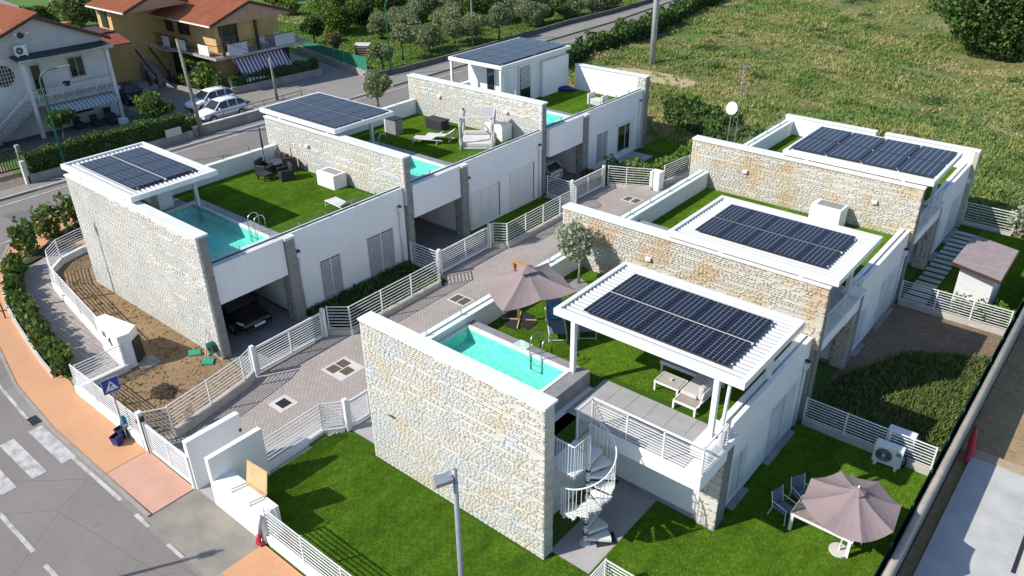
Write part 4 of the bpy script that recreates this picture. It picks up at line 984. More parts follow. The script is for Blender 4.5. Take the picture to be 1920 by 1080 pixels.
# entrance block with black panel
t = thing('entrance_block', 'white slanted wall block with a black side panel by the path', 'wall', (-13,-2.6,0))
m = MB(); m.prism([(-14.3,-2.75),(-12.0,-2.95),(-11.95,-2.45),(-12.35,-1.95),(-14.25,-2.3)], 0, 1.62); obj('block', m, WHITE, t, bevel=.02)
obj('black_panel', MB().add([(-11.97,-2.44,.15),(-12.3,-1.97,.15),(-12.3,-1.97,1.2),(-11.97,-2.44,1.2),(-11.90,-2.40,.15),(-12.23,-1.93,.15),(-12.23,-1.93,1.2),(-11.90,-2.40,1.2)],[(0,1,2,3),(4,7,6,5),(0,4,5,1),(2,6,7,3),(1,5,6,2),(3,7,4,0)]), DARK, t)
obj('metal_ornament', MB().tube([(-13.1,-2.88,.95),(-12.9,-2.90,1.25),(-12.75,-2.92,.9),(-12.9,-2.90,1.05)],.02,6), DARK, t)
obj('house_sign', B(-13.6,-13.35,-2.86,-2.80,1.05,1.3), GALV, t); obj('base_slab', B(-12.2,-11.4,-2.5,-1.7,-.01,.06), CONC, t)
tag(struct('lane_end_pillar', B(-5.4,-4.75,27.35,27.95,0,1.15), WHITE), 'low white pillar at the far end of the lane', 'pillar')['kind'] = 'thing'
# boundary of the building site
t = thing('net_fence', 'dark green net fence along the right edge of the gardens', 'fence', (15.5,0,0))
obj('net', B(15.46,15.475,-20,33.6,0,1.05), M('green_net', (.012,.035,.022), (.018,.05,.03), sc=14, rough=.9), t)
for k in range(21): obj('post', MB().tube([(15.5,-6+2*k,0),(15.5,-6+2*k,1.15)],.025,6), GREENPAINT, t)
t = thing('retaining_wall', 'long concrete retaining wall between gardens and building site', 'wall', (15.75,0,0))
for k in range(17):
    y0 = -20+k*3.2; obj('wall_section', B(15.58,15.72,y0+.01,y0+3.19,-1.05,.84), CONC, t, bevel=.03)
obj('cap_pipe', MB().tube([(15.74,-20,.98),(15.75,34,.98)],.11,12), M('dusty_cap', (.44,.39,.33), (.33,.30,.26), sc=1.5, rough=.9, bump=.3, bs=20), t, smooth=True)
g = MB(); g.prism([(16.15,-20),(30,-20),(30,13.9),(16.15,14.2)], -1.05, -.82); struct('foundation_slab', g, CONCL)
g = MB(); g.prism([(18.6,2),(30,2),(30,11.9),(18.6,12.1)], -.82, -.815); struct('foundation_screed', g, M('yellow_screed', (.55,.50,.40), (.47,.43,.35), rough=.9))
tag(obj('timber_beam', B(16.0,30,14.2,14.65,-1.0,-.78), M('form_timber', (.42,.33,.22), (.34,.26,.17), sc=5, rough=.9)), 'timber formwork beam along the edge of the pale foundation slab', 'beam')
tag(obj('drain_slot', B(18.4,18.52,9.2,12.1,-.82,-.80), DARK), 'long dark slot in the pale foundation slab', 'slot')
t = thing('rubble_bag', 'crumpled red plastic hanging by the retaining wall', 'plastic sheet', (15.95,14.3,-1))
obj('sheet', MB().tube([(15.95,14.8,.1),(16.0,14.4,-.2),(16.1,14.0,-.6),(16.05,13.7,-.8)],[.05,.12,.14,.06],7), REDP, t, smooth=True)

# ------------------------------------------------------------------ garden fittings
def ac_unit(name, label, x, y, z=0, s=1, ang=0, group=None):
    t = thing(name, label, 'air conditioner', (0,0,0), group)
    obj('casing', B(-.46,.46,-.17,.17,.12,.86), METALW, t, bevel=.02)
    m = MB()
    m.add([(-.12+.27*math.cos(a), -.178, .49+.27*math.sin(a)) for a in [2*math.pi*k/24 for k in range(24)]], [tuple(range(24))]); obj('fan_opening', m, M('fan_shadow', (.07,.08,.09), rough=.6), t)
    for k in range(5):
        r_ = .06+.05*k; m = MB(); m.tube([(-.12+r_*math.cos(a), -.19, .49+r_*math.sin(a)) for a in [2*math.pi*q/20 for q in range(21)]], .006, 4, cap=False); obj('guard_ring', m, GALV, t)
    obj('hub', B(-.16,-.08,-.20,-.18,.45,.53), METALW, t); obj('label_plate', B(.24,.40,-.180,-.172,.62,.76), GALV, t)
    for q in (-.33,.33): obj('foot', B(q-.05,q+.05,-.24,.22,0,.12), METALW, t)
    obj('pipe', MB().tube([(.46,.05,.6),(.55,.08,.5),(.56,.1,.2),(.5,.16,.05)],.03,6), DARK, t)
    t.location = (x,y,z); t.rotation_euler = (0,0,ang); t.scale = (s,)*3; return t
a0 = ac_unit('air_conditioner', 'air conditioner on the lawn in front of the white railed fence', 14.05, 10.72, 0, 1.0, R(4), 'outdoor air conditioners')
dup(a0, (14.15,11.75,0), R(2), 'air conditioner behind the railed fence, only its top clear of the rails')
dup(a0, (-47.2,8.95,5.75), R(90), 'air conditioner on the dark canopy of the white house', scale=.95)
def umbrella_cloth(parent, pts, apex, mat, sag=.06, seg=6):
    m = MB(); n = len(pts); ap = Vector(apex)
    for i in range(n):
        a, b = Vector(pts[i]), Vector(pts[(i+1)%n]); rows = []
        for r in range(seg+1):
            f = r/seg; row = []
            for c in range(5):
                g = c/4; e = a.lerp(b, g); p = ap.lerp(e, f); dip = 4*g*(1-g)*f*sag + math.sin(f*math.pi)*sag*.7
                row.append((p.x, p.y, p.z-dip))
            rows.append(row)
        base = len(m.v)
        for row in rows: m.v += row
        for r in range(seg):
            for c in range(4): m.f.append((base+r*5+c, base+(r+1)*5+c, base+(r+1)*5+c+1, base+r*5+c+1)); m.m.append(0)
    o = obj('canopy', m, mat, parent, smooth=False)
    so_ = o.modifiers.new('thick', 'SOLIDIFY'); so_.thickness = .006
    return o
t = thing('garden_umbrella', 'mauve square umbrella on a wooden mast beside the pool', 'umbrella', (1.6,6.1,ZT))
um = [(.93,4.65,5.45),(3.12,3.42,5.50),(4.25,6.02,5.5),(2.10,7.15,5.45)]; full = []
for a, b in zip(um, um[1:]+um[:1]): full += [a, tuple((Vector(a)+Vector(b))/2+Vector((0,0,.03)))]
umbrella_cloth(t, full, (2.55,5.38,6.08), CANVAS, .08)
cap = [tuple(Vector((2.55,5.38,6.17)).lerp(Vector(p), .22)+Vector((0,0,.02))) for p in full]; o = umbrella_cloth(t, cap, (2.55,5.38,6.22), CANVAS, .01, 2); o.name = 'vent_cap'
for p in full: obj('rib', MB().bar((2.55,5.38,5.98), (p[0],p[1],p[2]-.07), .02,.03), TEAK, t)
obj('mast', MB().bar((1.6,6.1,ZT),(1.93,5.5,5.98),.09,.09), TEAK, t); obj('beam', MB().bar((1.88,5.40,6.16),(2.58,5.42,6.16),.06,.08).bar((1.92,5.45,5.85),(1.92,5.42,6.16),.07,.07), TEAK, t)
for dx, dy in ((.55,.35),(-.35,.55),(-.55,-.35),(.35,-.55)): obj('foot', MB().bar((1.6,6.1,ZT+.09),(1.6+dx,6.1+dy,ZT+.09),.04,.04), PLY, t)
for dx, dy in ((.3,0),(0,.3),(-.3,0),(0,-.3)): 
    c = Vector((1.6+dx*1.05-dy*.0,6.1+dy*1.05,0)); obj('ballast_plate', MB().box(c.x-.32 if dx else c.x-.30, c.x+.32 if dx else c.x+.30, c.y-.30, c.y+.30, ZT, ZT+.055 if dx else ZT+.05), DARK, t)
# round umbrella and dining set
t = thing('garden_umbrella', 'large faded pink octagonal umbrella over the dining table', 'umbrella', (14.2,5.88,0))
rim = [(13.14,4.72,2.3),(13.0,5.78,2.3),(13.58,6.62,2.32),(14.60,6.83,2.34),(15.42,6.22,2.34),(15.55,5.1,2.32),(15.02,4.2,2.3),(14.0,4.12,2.3)]
umbrella_cloth(t, rim, (14.38,5.42,2.92), CANVAS2, .095)
cap = [tuple(Vector((14.38,5.42,2.98)).lerp(Vector(p), .17)) for p in rim]; o = umbrella_cloth(t, cap, (14.38,5.42,3.02), CANVAS2, .01, 2); o.name = 'vent_cap'
for p in rim: obj('rib', MB().bar((14.38,5.42,2.84),(p[0],p[1],p[2]-.06),.015,.02), TEAK, t)
obj('pole', MB().tube([(14.2,5.88,0),(14.38,5.42,3.06)],.028,8), METALW, t); obj('base', MB().disc((14.2,5.88),.29,0,.09,24), PAVC, t, bevel=.01)
t = thing('dining_table', 'white slatted garden table under the pink umbrella', 'table', (13.6,6.3,0))
for k in range(8): obj('slat', B(12.68,14.5,5.76+k*.115,5.855+k*.115,.71,.735), OLDWOOD, t)
obj('frame', MB().box(12.66,14.52,5.72,5.75,.66,.735).box(12.66,14.52,6.69,6.72,.66,.735).box(12.63,12.66,5.72,6.72,.66,.735).box(14.52,14.55,5.72,6.72,.66,.735), METALW, t)
for x, y in ((12.70,5.79),(14.46,5.79),(12.70,6.66),(14.46,6.66)): obj('leg', B(x-.05,x+.05,y-.05,y+.05,0,.66), METALW, t)
def armchair(label):
    t = thing('garden_chair', label, 'chair', (0,0,0), 'garden chairs at the dining table')
    obj('seat', B(-.24,.24,-.23,.23,.42,.45), SLING, t); m = MB(); m.add([(-.23,.24,.47),(.23,.24,.47),(.23,.34,.98),(-.23,.34,.98),(-.23,.26,.47),(.23,.26,.47),(.23,.36,.98),(-.23,.36,.98)],[(0,1,2,3),(4,7,6,5),(0,4,5,1),(2,6,7,3),(1,5,6,2),(3,7,4,0)]); obj('backrest', m, SLING, t)
    for s in (-.26,.26):
        obj('side_frame', MB().tube([(s,-.27,0),(s,-.24,.64),(s,.26,.66)],.014,6), METALW, t)
        obj('rear_leg', MB().tube([(s,.38,0),(s,.24,.45),(s,.36,1.0)],.014,6), METALW, t)
    return t
c0 = armchair('garden chair at the table corner closer to the sunlit grass'); c0.location = (12.32,6.12,0); c0.rotation_euler = (0,0,R(75))
dup(c0, (12.55,7.02,0), R(60), 'garden chair deeper in the shade beside its twin at the table')
# pools' ladders and loungers
l0 = ladder(None, 4.1, 4.2-.15, 3.84, 'steel pool ladder of the nearest pool')
def lounger(label, mat, towel=False, group='sun loungers'):
    t = thing('sun_lounger', label, 'sun lounger', (0,0,0), group)
    for s in (-.31,.31): obj('side_rail', MB().tube([(s,-.95,.34),(s,.95,.34)],.02,6), METALW, t)
    obj('bed', B(-.29,.29,-.93,.25,.345,.36), mat, t); m = MB(); c, s_ = math.cos(.6), math.sin(.6)
    m.add([(-.29,.25,.35),(.29,.25,.35),(.29,.25+.75*c,.35+.75*s_),(-.29,.25+.75*c,.35+.75*s_),(-.29,.25,.37),(.29,.25,.37),(.29,.24+.75*c,.37+.75*s_),(-.29,.24+.75*c,.37+.75*s_)],[(3,2,1,0),(4,5,6,7),(0,1,5,4),(2,3,7,6),(1,2,6,5),(3,0,4,7)])
    obj('backrest', m, mat, t)
    for y in (-.9,.6):
        obj('leg', MB().tube([(-.31,y,.34),(-.32,y-.05,0)],.018,6), METALW, t); obj('leg', MB().tube([(.31,y,.34),(.32,y-.05,0)],.018,6), METALW, t)
        obj('cross_bar', MB().tube([(-.32,y-.04,.08),(.32,y-.04,.08)],.014,6), METALW, t)
    return t
lg = lounger('grey-blue sun lounger carrying a teal towel under the square umbrella', SLING); lg.location = (2.95,6.55,ZT); lg.rotation_euler = (0,0,R(42))
dup(lg, (3.75,7.35,ZT), R(38), 'grey-blue sun lounger half hidden behind the pergola corner')
t = thing('towel', 'teal towel thrown over the grey-blue lounger', 'towel', (2.7,6.9,ZT+.4))
m = MB(); u = Vector((-math.sin(R(42)),math.cos(R(42)),0)); v = Vector((math.cos(R(42)),math.sin(R(42)),0)); c0_ = Vector((2.95,6.55,ZT))
for i in range(6):
    for j in range(4):
        q = c0_+u*(.0+i*.13)+v*(-.2+j*.12); zz = .42+max(0,(i*.13-.25))*.68+.03*math.sin(i*2.1+j*3); m.v.append((q.x,q.y,ZT+zz))
for i in range(5):
    for j in range(3): m.f.append((i*4+j,i*4+j+1,(i+1)*4+j+1,(i+1)*4+j)); m.m.append(0)
o = obj('cloth', m, TOWEL, t, smooth=True); o.modifiers.new('thick','SOLIDIFY').thickness = .02
t = thing('towel', 'pale mint towel spread on the pool rim beside the ladder', 'towel', (3.3,4.25,3.84)); m = MB()
for i in range(5):
    for j in range(4): m.v.append((3.0+i*.14+.01*math.sin(j*3),4.05+j*.13,3.85+.012*math.sin(i*2+j*1.7)+.004))
for i in range(4):
    for j in range(3): m.f.append((i*4+j,(i+1)*4+j,(i+1)*4+j+1,i*4+j+1)); m.m.append(0)
o = obj('cloth', m, M('mint_towel', (.50,.64,.58), (.42,.56,.51), rough=.95), t); o.modifiers.new('thick','SOLIDIFY').thickness = .012
# lounge set on the front terrace
t = thing('coffee_table', 'low square garden table with slatted top by the corner sofa', 'table', (8.15,5.8,ZT), None)
for k in range(7): obj('slat', B(7.76,8.53,5.52+k*.088,5.595+k*.088,ZT+.36,ZT+.385), M('taupe_slats', (.42,.38,.33), (.36,.33,.29), sc=4, rough=.7), t)
obj('frame', MB().box(7.73,8.56,5.49,5.52,ZT+.33,ZT+.39).box(7.73,8.56,6.13,6.16,ZT+.33,ZT+.39).box(7.70,7.73,5.49,6.16,ZT+.33,ZT+.39).box(8.56,8.59,5.49,6.16,ZT+.33,ZT+.39), METALW, t)
for x, y in ((7.74,5.53),(8.55,5.53),(7.74,6.12),(8.55,6.12)): obj('leg', B(x-.03,x+.03,y-.03,y+.03,ZT,ZT+.33), METALW, t)
tag(obj('small_candle', MB().disc((8.15,5.83),.045,ZT+.387,ZT+.47,12), PALESLING), 'small pale jar in the middle of the coffee table', 'jar')
t = thing('garden_sofa', 'white framed sofa with pale grey cushions and slatted end', 'sofa', (9.0,5.8,ZT))
obj('frame', MB().box(8.65,9.45,5.05,5.09,ZT+.26,ZT+.32).box(8.65,9.45,7.0,7.04,ZT+.26,ZT+.32).box(8.65,8.69,5.09,7.0,ZT+.26,ZT+.32).box(9.41,9.45,5.09,7.0,ZT+.26,ZT+.32), METALW, t)
for k in range(19): obj('slat', B(8.69,9.41,5.10+k*.1,5.185+k*.1,ZT+.27,ZT+.30), M('sofa_slats', (.36,.32,.27), (.30,.27,.23), sc=4, rough=.7) if k == 0 else bpy.data.materials['sofa_slats'], t)
for x, y in ((8.68,5.08),(9.42,5.08),(8.68,7.01),(9.42,7.01)): obj('leg', B(x-.03,x+.03,y-.03,y+.03,ZT,ZT+.26), METALW, t)
obj('seat_cushion', B(8.67,9.25,5.45,6.95,ZT+.32,ZT+.47), LGREY, t, bevel=.05); obj('back_cushion', B(9.25,9.44,5.5,6.95,ZT+.33,ZT+.80), LGREY, t, bevel=.06)
obj('back_frame', MB().tube([(9.47,5.2,ZT+.3),(9.5,5.4,ZT+.72),(9.5,7.0,ZT+.72)],.016,6), METALW, t)
t = thing('bench', 'long low bench with pale legs in the pergola shade', 'bench', (8.2,6.9,ZT))
obj('seat', B(7.35,8.9,6.55,6.95,ZT+.38,ZT+.43), GREYTILE, t); obj('edge', B(7.33,8.92,6.50,6.55,ZT+.36,ZT+.44), METALW, t)
for x in (7.4,8.85): obj('leg', B(x-.03,x+.03,6.52,6.58,ZT,ZT+.36), METALW, t)
tree('olive_tree', 'silver-leaved young olive against the stone wall on the front terrace', 1.62, 9.85, 1.02, 3.0, 2600, .085, SILVER, .045, 13, 1.05, bark=BARKP, z=ZT, hollow=.15, elong=1.9)
tag(obj('stone_pad', MB().prism([(1.05,9.75),(1.5,10.25),(2.45,9.75),(2.0,9.15)], ZT, ZT+.03), GREYTILE), 'grey slab under the silver olive tree', 'slab')
# spiral staircase
t = thing('spiral_staircase', 'white spiral staircase from the patio to the balcony', 'staircase', (8.06,1.34,0))
cx_, cy_, rs = 8.06, 1.34, .80
obj('column', MB().tube([(cx_,cy_,0),(cx_,cy_,4.2)],.055,12), METALW, t, smooth=True); obj('base_plate', MB().disc((cx_,cy_),.17,0,.03,20), METALW, t)
N = 15; dth = 30
for k in range(N):
    a0_ = R(35+k*dth); a1_ = a0_+R(dth+3); z = .21*(k+1); m = MB()
    P0 = [(cx_+.05*math.cos(a0_),cy_+.05*math.sin(a0_)),(cx_+rs*math.cos(a0_),cy_+rs*math.sin(a0_)),(cx_+rs*math.cos((a0_+a1_)/2),cy_+rs*math.sin((a0_+a1_)/2)),(cx_+rs*math.cos(a1_),cy_+rs*math.sin(a1_)),(cx_+.05*math.cos(a1_),cy_+.05*math.sin(a1_))]
    m.prism(P0, z-.035, z); m.bar((P0[0][0],P0[0][1],z-.06),(P0[1][0],P0[1][1],z-.06),.012,.10); s = obj('step', m, METALW, t)
    obj('spacer', MB().disc((cx_,cy_),.075,z-.04,z+.03,12), DARK if k % 2 else METALW, s)
    if k >= 4:
        for j in range(3):
            a = a0_+(a1_-a0_)*(j+.5)/3; zz = z+.21*(j/3); obj('baluster', MB().tube([(cx_+(rs-.02)*math.cos(a),cy_+(rs-.02)*math.sin(a),z-.12),(cx_+(rs-.02)*math.cos(a),cy_+(rs-.02)*math.sin(a),zz+.92)],.011,5), METALW, t)
pts = []
for k in range(4*4, N*4+1):
    a = R(35+k*dth/4); z = .21*(k/4)+1.12; pts.append((cx_+(rs-.02)*math.cos(a),cy_+(rs-.02)*math.sin(a),z))
obj('handrail', MB().tube(pts,.024,7), METALW, t, smooth=True)
obj('landing', MB().prism([(7.15,.62),(8.06,.62),(8.14,1.34),(8.06,1.42),(7.15,1.95)], 3.17, 3.22), METALW, t)
obj('landing_rail', MB().tube([(7.25,.62,4.25),(8.06,.62,4.25)],.022,6), METALW, t)
for k in range(9): obj('baluster', MB().tube([(7.25+.1*k,.62,3.1),(7.25+.1*k,.62,4.25)],.011,5), METALW, t)
for k in range(6): obj('baluster', MB().tube([(8.08,.66+.11*k,3.1),(8.08,.66+.11*k,4.25)],.011,5), METALW, t)
obj('landing_rail', MB().tube([(8.06,.62,4.25),(8.08,1.34,4.25)],.022,6), METALW, t)
tag(obj('doormat', B(7.0,7.55,2.2,2.75,.02,.04), DARK), 'black doormat in the shade behind the spiral staircase', 'doormat')
tag(obj('doormat', MB().prism([(8.12,1.75),(8.5,2.25),(8.85,1.9),(8.45,1.4)],.02,.05), DARK), 'black foot grate beside the foot of the spiral staircase', 'grate')
# manhole covers in the lane
def manhole(label, cells, x0, x1, y0, y1, mat=MANHOLE):
    t = thing('manhole_cover', label, 'manhole cover', ((x0+x1)/2,(y0+y1)/2,0), 'covers in the lane paving')
    obj('frame', B(x0,x1,y0,y1,.0,.016), PAVC, t)
    for a,b,c,d in cells: obj('cover', B(a,b,c,d,.016,.024), mat, t)
manhole('set of three rusty covers in the lane beside the nearest stone flank', [(-5.62,-5.12,2.28,2.74),(-5.62,-5.12,2.80,3.24),(-5.05,-4.60,2.52,3.0)], -5.75,-4.45,2.15,3.4)
manhole('dark square cover in a white frame near the lane entrance', [(-5.32,-4.82,-.43,.02)], -5.5,-4.65,-.62,.2, GRATE)
manhole('pair of rusty covers in the lane level with the square umbrella', [(-5.6,-5.2,9.65,10.25),(-5.12,-4.72,9.65,10.25)], -5.7,-4.62,9.55,10.35)
manhole('pair of covers at the far end of the lane', [(-5.75,-5.35,24.9,25.5),(-5.2,-4.8,24.9,25.5)], -5.85,-4.7,24.8,25.6)
t = thing('drain_grate', 'iron drain grate in the gutter above the zebra crossing', 'drain', (-11.6,-6.75,0)); obj('grate', B(-11.9,-11.3,-6.95,-6.6,.001,.012), GRATE, t)
tag(obj('doormat', B(-9.2,-8.2,1.3,2.9,.014,.03), MAT), 'blue-grey floor mat on the forecourt of the black car', 'mat')
tag(obj('doormat', B(-9.1,-8.2,12.9,14.3,.014,.03), MAT), 'blue-grey floor mat in the middle carport', 'mat')
# earth garden things
t = thing('inspection_cover', 'open green inspection cover lying on the bare earth', 'cover', (-11.0,-.4,0)); obj('lid', MB().prism([(-11.3,-.55),(-10.9,-.75),(-10.6,-.35),(-11.0,-.15)],.02,.07), GREENP, t)
t = thing('inspection_cover', 'green inspection cover at the foot of the leaning tools', 'cover', (-10.0,-.5,0)); obj('lid', MB().prism([(-10.3,-.45),(-9.95,-.75),(-9.55,-.45),(-9.9,-.15)],.02,.07), GREENP, t)
t = thing('garden_hose_reel', 'dark green hose reel hung at the stone wall corner', 'hose reel', (-9.9,-.12,.9)); obj('reel', MB().tube([(-9.95,-.25,.55),(-9.95,.0,.55)],.26,16), M('reel_green', (.01,.09,.06), rough=.5), t); obj('hub', MB().tube([(-9.95,-.30,.55),(-9.95,-.25,.55)],.09,10), DARK, t)
for i, x in enumerate((-10.35,-10.15)):
    tag(obj('garden_tool', MB().tube([(x,-.3,.02),(x-.05,-.02,1.25-.1*i)],.022,6), METALW), ['white pipe leaning on the stone wall, the longer one','shorter white pipe leaning beside the hose reel'][i], 'pipe')
def heap(name, label, x, y, r, n, L, mat=MULCH):
    t = thing(name, label, 'heap', (x,y,0)); m = MB()
    for k in range(n):
        a = random.random()*6.28; q = r*random.random()**.6; h = .22*(1-q/r); c = Vector((x+q*math.cos(a),y+q*math.sin(a)*.75,h+.02)); b = random.random()*6.28
        d = Vector((math.cos(b),math.sin(b),random.uniform(-.2,.35)))*L*random.uniform(.4,1); m.bar(c-d/2,c+d/2,.02,.02)
    o = obj('twigs', m, mat, t); o['kind'] = 'stuff'
heap('twig_heap', 'heap of dark twigs on the bare earth', -9.35, -2.75, .62, 170, .34)
# street sign with bins
t = thing('crossing_sign', 'blue pedestrian crossing sign on a grey pole', 'road sign', (-7.75,-5.1,0))
sx, sy = -7.75, -5.1
obj('pole', MB().tube([(sx,sy,0),(sx,sy,2.75)],.03,8), GALV, t)
def sgn(pts, off, mat, name, par, zc=2.45):   # points in the sign plane (u along its width, v up), facing the street end
    ca, sa = math.cos(R(84)), math.sin(R(84)); ux, uy = ca, sa; nx_, ny_ = sa, -ca
    pts = [(u*.70, v*.70) for u, v in pts]; m = MB(); m.add([(sx+u*ux+nx_*off, sy+u*uy+ny_*off, zc+v) for u, v in pts]+[(sx+u*ux+nx_*(off-.006), sy+u*uy+ny_*(off-.006), zc+v) for u, v in pts],
      [tuple(range(len(pts))), tuple(range(2*len(pts)-1, len(pts)-1, -1))]+[(i, i+len(pts), (i+1)%len(pts)+len(pts), (i+1)%len(pts)) for i in range(len(pts))])
    return obj(name, m, mat, par)
SB = M('sign_blue', (.01,.04,.30), rough=.35, fine=0); SW = M('sign_white', (.75,.75,.75), rough=.4, fine=0)
pl = sgn([(-.42,-.42),(.42,-.42),(.42,.42),(-.42,.42)], .045, SW, 'plate', t); sgn([(-.40,-.40),(.40,-.40),(.40,.40),(-.40,.40)], .053, SB, 'blue_field', pl)
sgn([(-.32,-.28),(.32,-.28),(0,.29)], .060, SW, 'white_triangle', pl)
def man(off):
    sgn([(-.022,.085),(.022,.085),(.03,.115),(.022,.145),(-.022,.145),(-.03,.115)], off, DARK, 'figure_head', pl)
    sgn([(-.03,-.02),(.03,-.03),(.035,.075),(-.025,.08)], off, DARK, 'figure_body', pl)
    sgn([(-.03,-.02),(.0,-.02),(-.06,-.17),(-.09,-.17)], off, DARK, 'figure_leg', pl); sgn([(.0,-.03),(.03,-.03),(.08,-.15),(.05,-.17)], off, DARK, 'figure_leg', pl)
    sgn([(-.025,.07),(-.02,.04),(-.085,.0),(-.095,.02)], off, DARK, 'figure_arm', pl); sgn([(.03,.07),(.03,.04),(.085,.01),(.09,.03)], off, DARK, 'figure_arm', pl)
man(.066)
for u in (-.20,-.10,.10,.18): sgn([(u-.02,-.27),(u+.02,-.27),(u+.01,-.20),(u-.01,-.20)], .066, SB, 'stripe', pl)
def bin_(label, x, y, mat, h=.45, ang=0, lid=None):
    t = thing('recycling_bin', label, 'bin', (x,y,0)); w_ = .17; m = MB(); c, s = math.cos(ang), math.sin(ang)
    def q(a, b, z): return (x+a*c-b*s, y+a*s+b*c, z)
    m.add([q(-w_*.8,-w_*.7,.045),q(w_*.8,-w_*.7,.045),q(w_*.8,w_*.7,.045),q(-w_*.8,w_*.7,.045),q(-w_,-w_,h),q(w_,-w_,h),q(w_,w_,h),q(-w_,w_,h)],[(0,3,2,1),(0,1,5,4),(1,2,6,5),(2,3,7,6),(3,0,4,7)])
    obj('body', m, mat, t); m = MB(); m.add([q(-w_*.9,-w_*.9,h-.1),q(w_*.9,-w_*.9,h-.1),q(w_*.9,w_*.9,h-.1),q(-w_*.9,w_*.9,h-.1)],[(0,1,2,3)]); obj('inside', m, DARK, t)
    if lid: m = MB(); m.bar(q(0,w_*1.1,h), q(.02,w_*1.6,h+.42), .32, .02, up=(c,s,0)); obj('lid', m, lid, t)
    return t
bin_('dark blue bin nearest the kerb beside the crossing sign', -7.72, -5.45, BLUEP, .42, .3)
bin_('blue bin with its light blue lid standing open by the sign pole', -7.98, -5.15, BLUEP, .45, .2, TEALP)
# lamp posts
def lamp(label, x, y, h=8.5, ang=0):
    t = thing('street_lamp', label, 'street lamp', (x,y,0), 'grey street lamps'); 
    obj('pole', MB().tube([(x,y,0),(x,y,h*.5),(x,y,h+.1)],[.075,.065,.05],14), LAMPGREY, t, smooth=True)
    m = MB(); c, s = math.cos(ang), math.sin(ang)
    def q(a, b, z): return (x+a*c-b*s, y+a*s+b*c, z)
    m.add([q(-.40,-.13,h-.17),q(-.05,-.13,h-.11),q(-.05,.13,h-.11),q(-.40,.13,h-.17),q(-.40,-.13,h-.07),q(-.05,-.13,h-.01),q(-.05,.13,h-.01),q(-.40,.13,h-.07)],[(0,3,2,1),(4,5,6,7),(0,1,5,4),(1,2,6,5),(2,3,7,6),(3,0,4,7)])
    hd = obj('lamp_head', m, LAMPGREY, t, bevel=.01); obj('bracket', MB().bar(q(-.1,0,h-.05),q(.02,0,h),.08,.1), LAMPGREY, hd)
    obj('diffuser', MB().add([q(-.37,-.10,h-.172),q(-.09,-.10,h-.122),q(-.09,.10,h-.122),q(-.37,.10,h-.172)],[(0,3,2,1)]), LAMPW, hd)
lamp('grey street lamp rising in front of the nearest villa', 9.45, -5.4, 8.35, R(55)); lamp('grey street lamp across the side street, only its shadow in view', -5.35, -14.3, 8.0, R(60))
lamp_far = tag(obj('tall_pole', MB().tube([(-20.93,53.54,0),(-20.93,53.54,14)],[.30,.20],16), M('light_grey_mast', (.42,.44,.46), (.36,.38,.40), rough=.5), smooth=True), 'very tall grey mast standing in the rough field', 'mast')

lamp('grey street lamp left of the orange corner, its shadow lying on the bare stone flank', -22.0, -5.45, 8.9, R(60))
# ------------------------------------------------------------------ roof furniture of the lane-side villas
ladder(None, -12.0, 4.1-.05, 3.84, 'steel pool ladder on the corner villa')
ladder(None, -16.2, 15.2, 3.84, 'steel pool ladder beside the pergola post of the middle villa')
def rattan_chair(label):
    t = thing('rattan_armchair', label, 'armchair', (0,0,0), 'black rattan armchairs')
    m = MB(); m.box(-.32,.32,-.32,.32,.02,.36); obj('seat_base', m, RATTAN, t, bevel=.03)
    obj('backrest', B(-.36,.36,.26,.38,.02,.86), RATTAN, t, bevel=.04); obj('armrest', B(-.38,-.28,-.34,.28,.02,.62), RATTAN, t, bevel=.04); obj('armrest', B(.28,.38,-.34,.28,.02,.62), RATTAN, t, bevel=.04)
    obj('cushion', B(-.26,.26,-.3,.25,.36,.44), RATTAN, t, bevel=.03); return t
rc = rattan_chair('black rattan armchair against the white parapet, far from the others'); rc.location = (-18.9,9.35,ZT); rc.rotation_euler = (0,0,R(110))
dup(rc, (-17.35,9.6,ZT), R(-20), 'black rattan armchair standing nearest on the corner villa lawn, seen from behind', scale=1.0)
dup(rc, (-18.3,10.6,ZT), R(-130), 'black rattan armchair between the dark sofa and the stone wall')
t = thing('rattan_table', 'small black rattan side table in front of the parapet armchair', 'table', (-18.2,8.9,ZT)); obj('top', B(-18.55,-17.85,8.6,9.15,ZT+.34,ZT+.39), RATTAN, t)
for x, y in ((-18.5,8.65),(-17.9,8.65),(-18.5,9.1),(-17.9,9.1)): obj('leg', B(x-.03,x+.03,y-.03,y+.03,ZT,ZT+.34), RATTAN, t)
t = thing('rattan_sofa', 'dark grey low sofa among the rattan armchairs', 'sofa', (-18.9,10.5,ZT)); obj('base', B(-19.7,-18.7,9.95,10.75,ZT+.02,ZT+.40), M('charcoal_cushion', (.075,.075,.085), (.06,.06,.07), rough=.95), t, bevel=.05); obj('backrest', B(-19.8,-18.7,10.7,10.9,ZT+.02,ZT+.78), RATTAN, t, bevel=.04)
t = thing('closed_parasol', 'thin closed parasol pole by the rattan seats', 'parasol', (-19.6,9.9,ZT)); obj('pole', MB().tube([(-19.6,9.9,ZT),(-19.6,9.9,ZT+2.4)],.02,6), DARK, t); obj('folded_cloth', MB().tube([(-19.6,9.9,ZT+1.2),(-19.6,9.9,ZT+2.35)],[.07,.03],8), RATTAN, t)
w0 = lounger('pale flat lounger at the glass edge of the corner villa', PALESLING); w0.location = (-11.75,8.75,ZT); w0.rotation_euler = (0,0,R(-95))
dup(w0, (-15.4,18.45,ZT), R(-65), 'pale sun lounger on the middle roof lawn, the one nearer the pool'); dup(w0, (-15.15,19.25,ZT), R(-65), 'pale sun lounger on the middle roof lawn, the one nearer the stone wall')
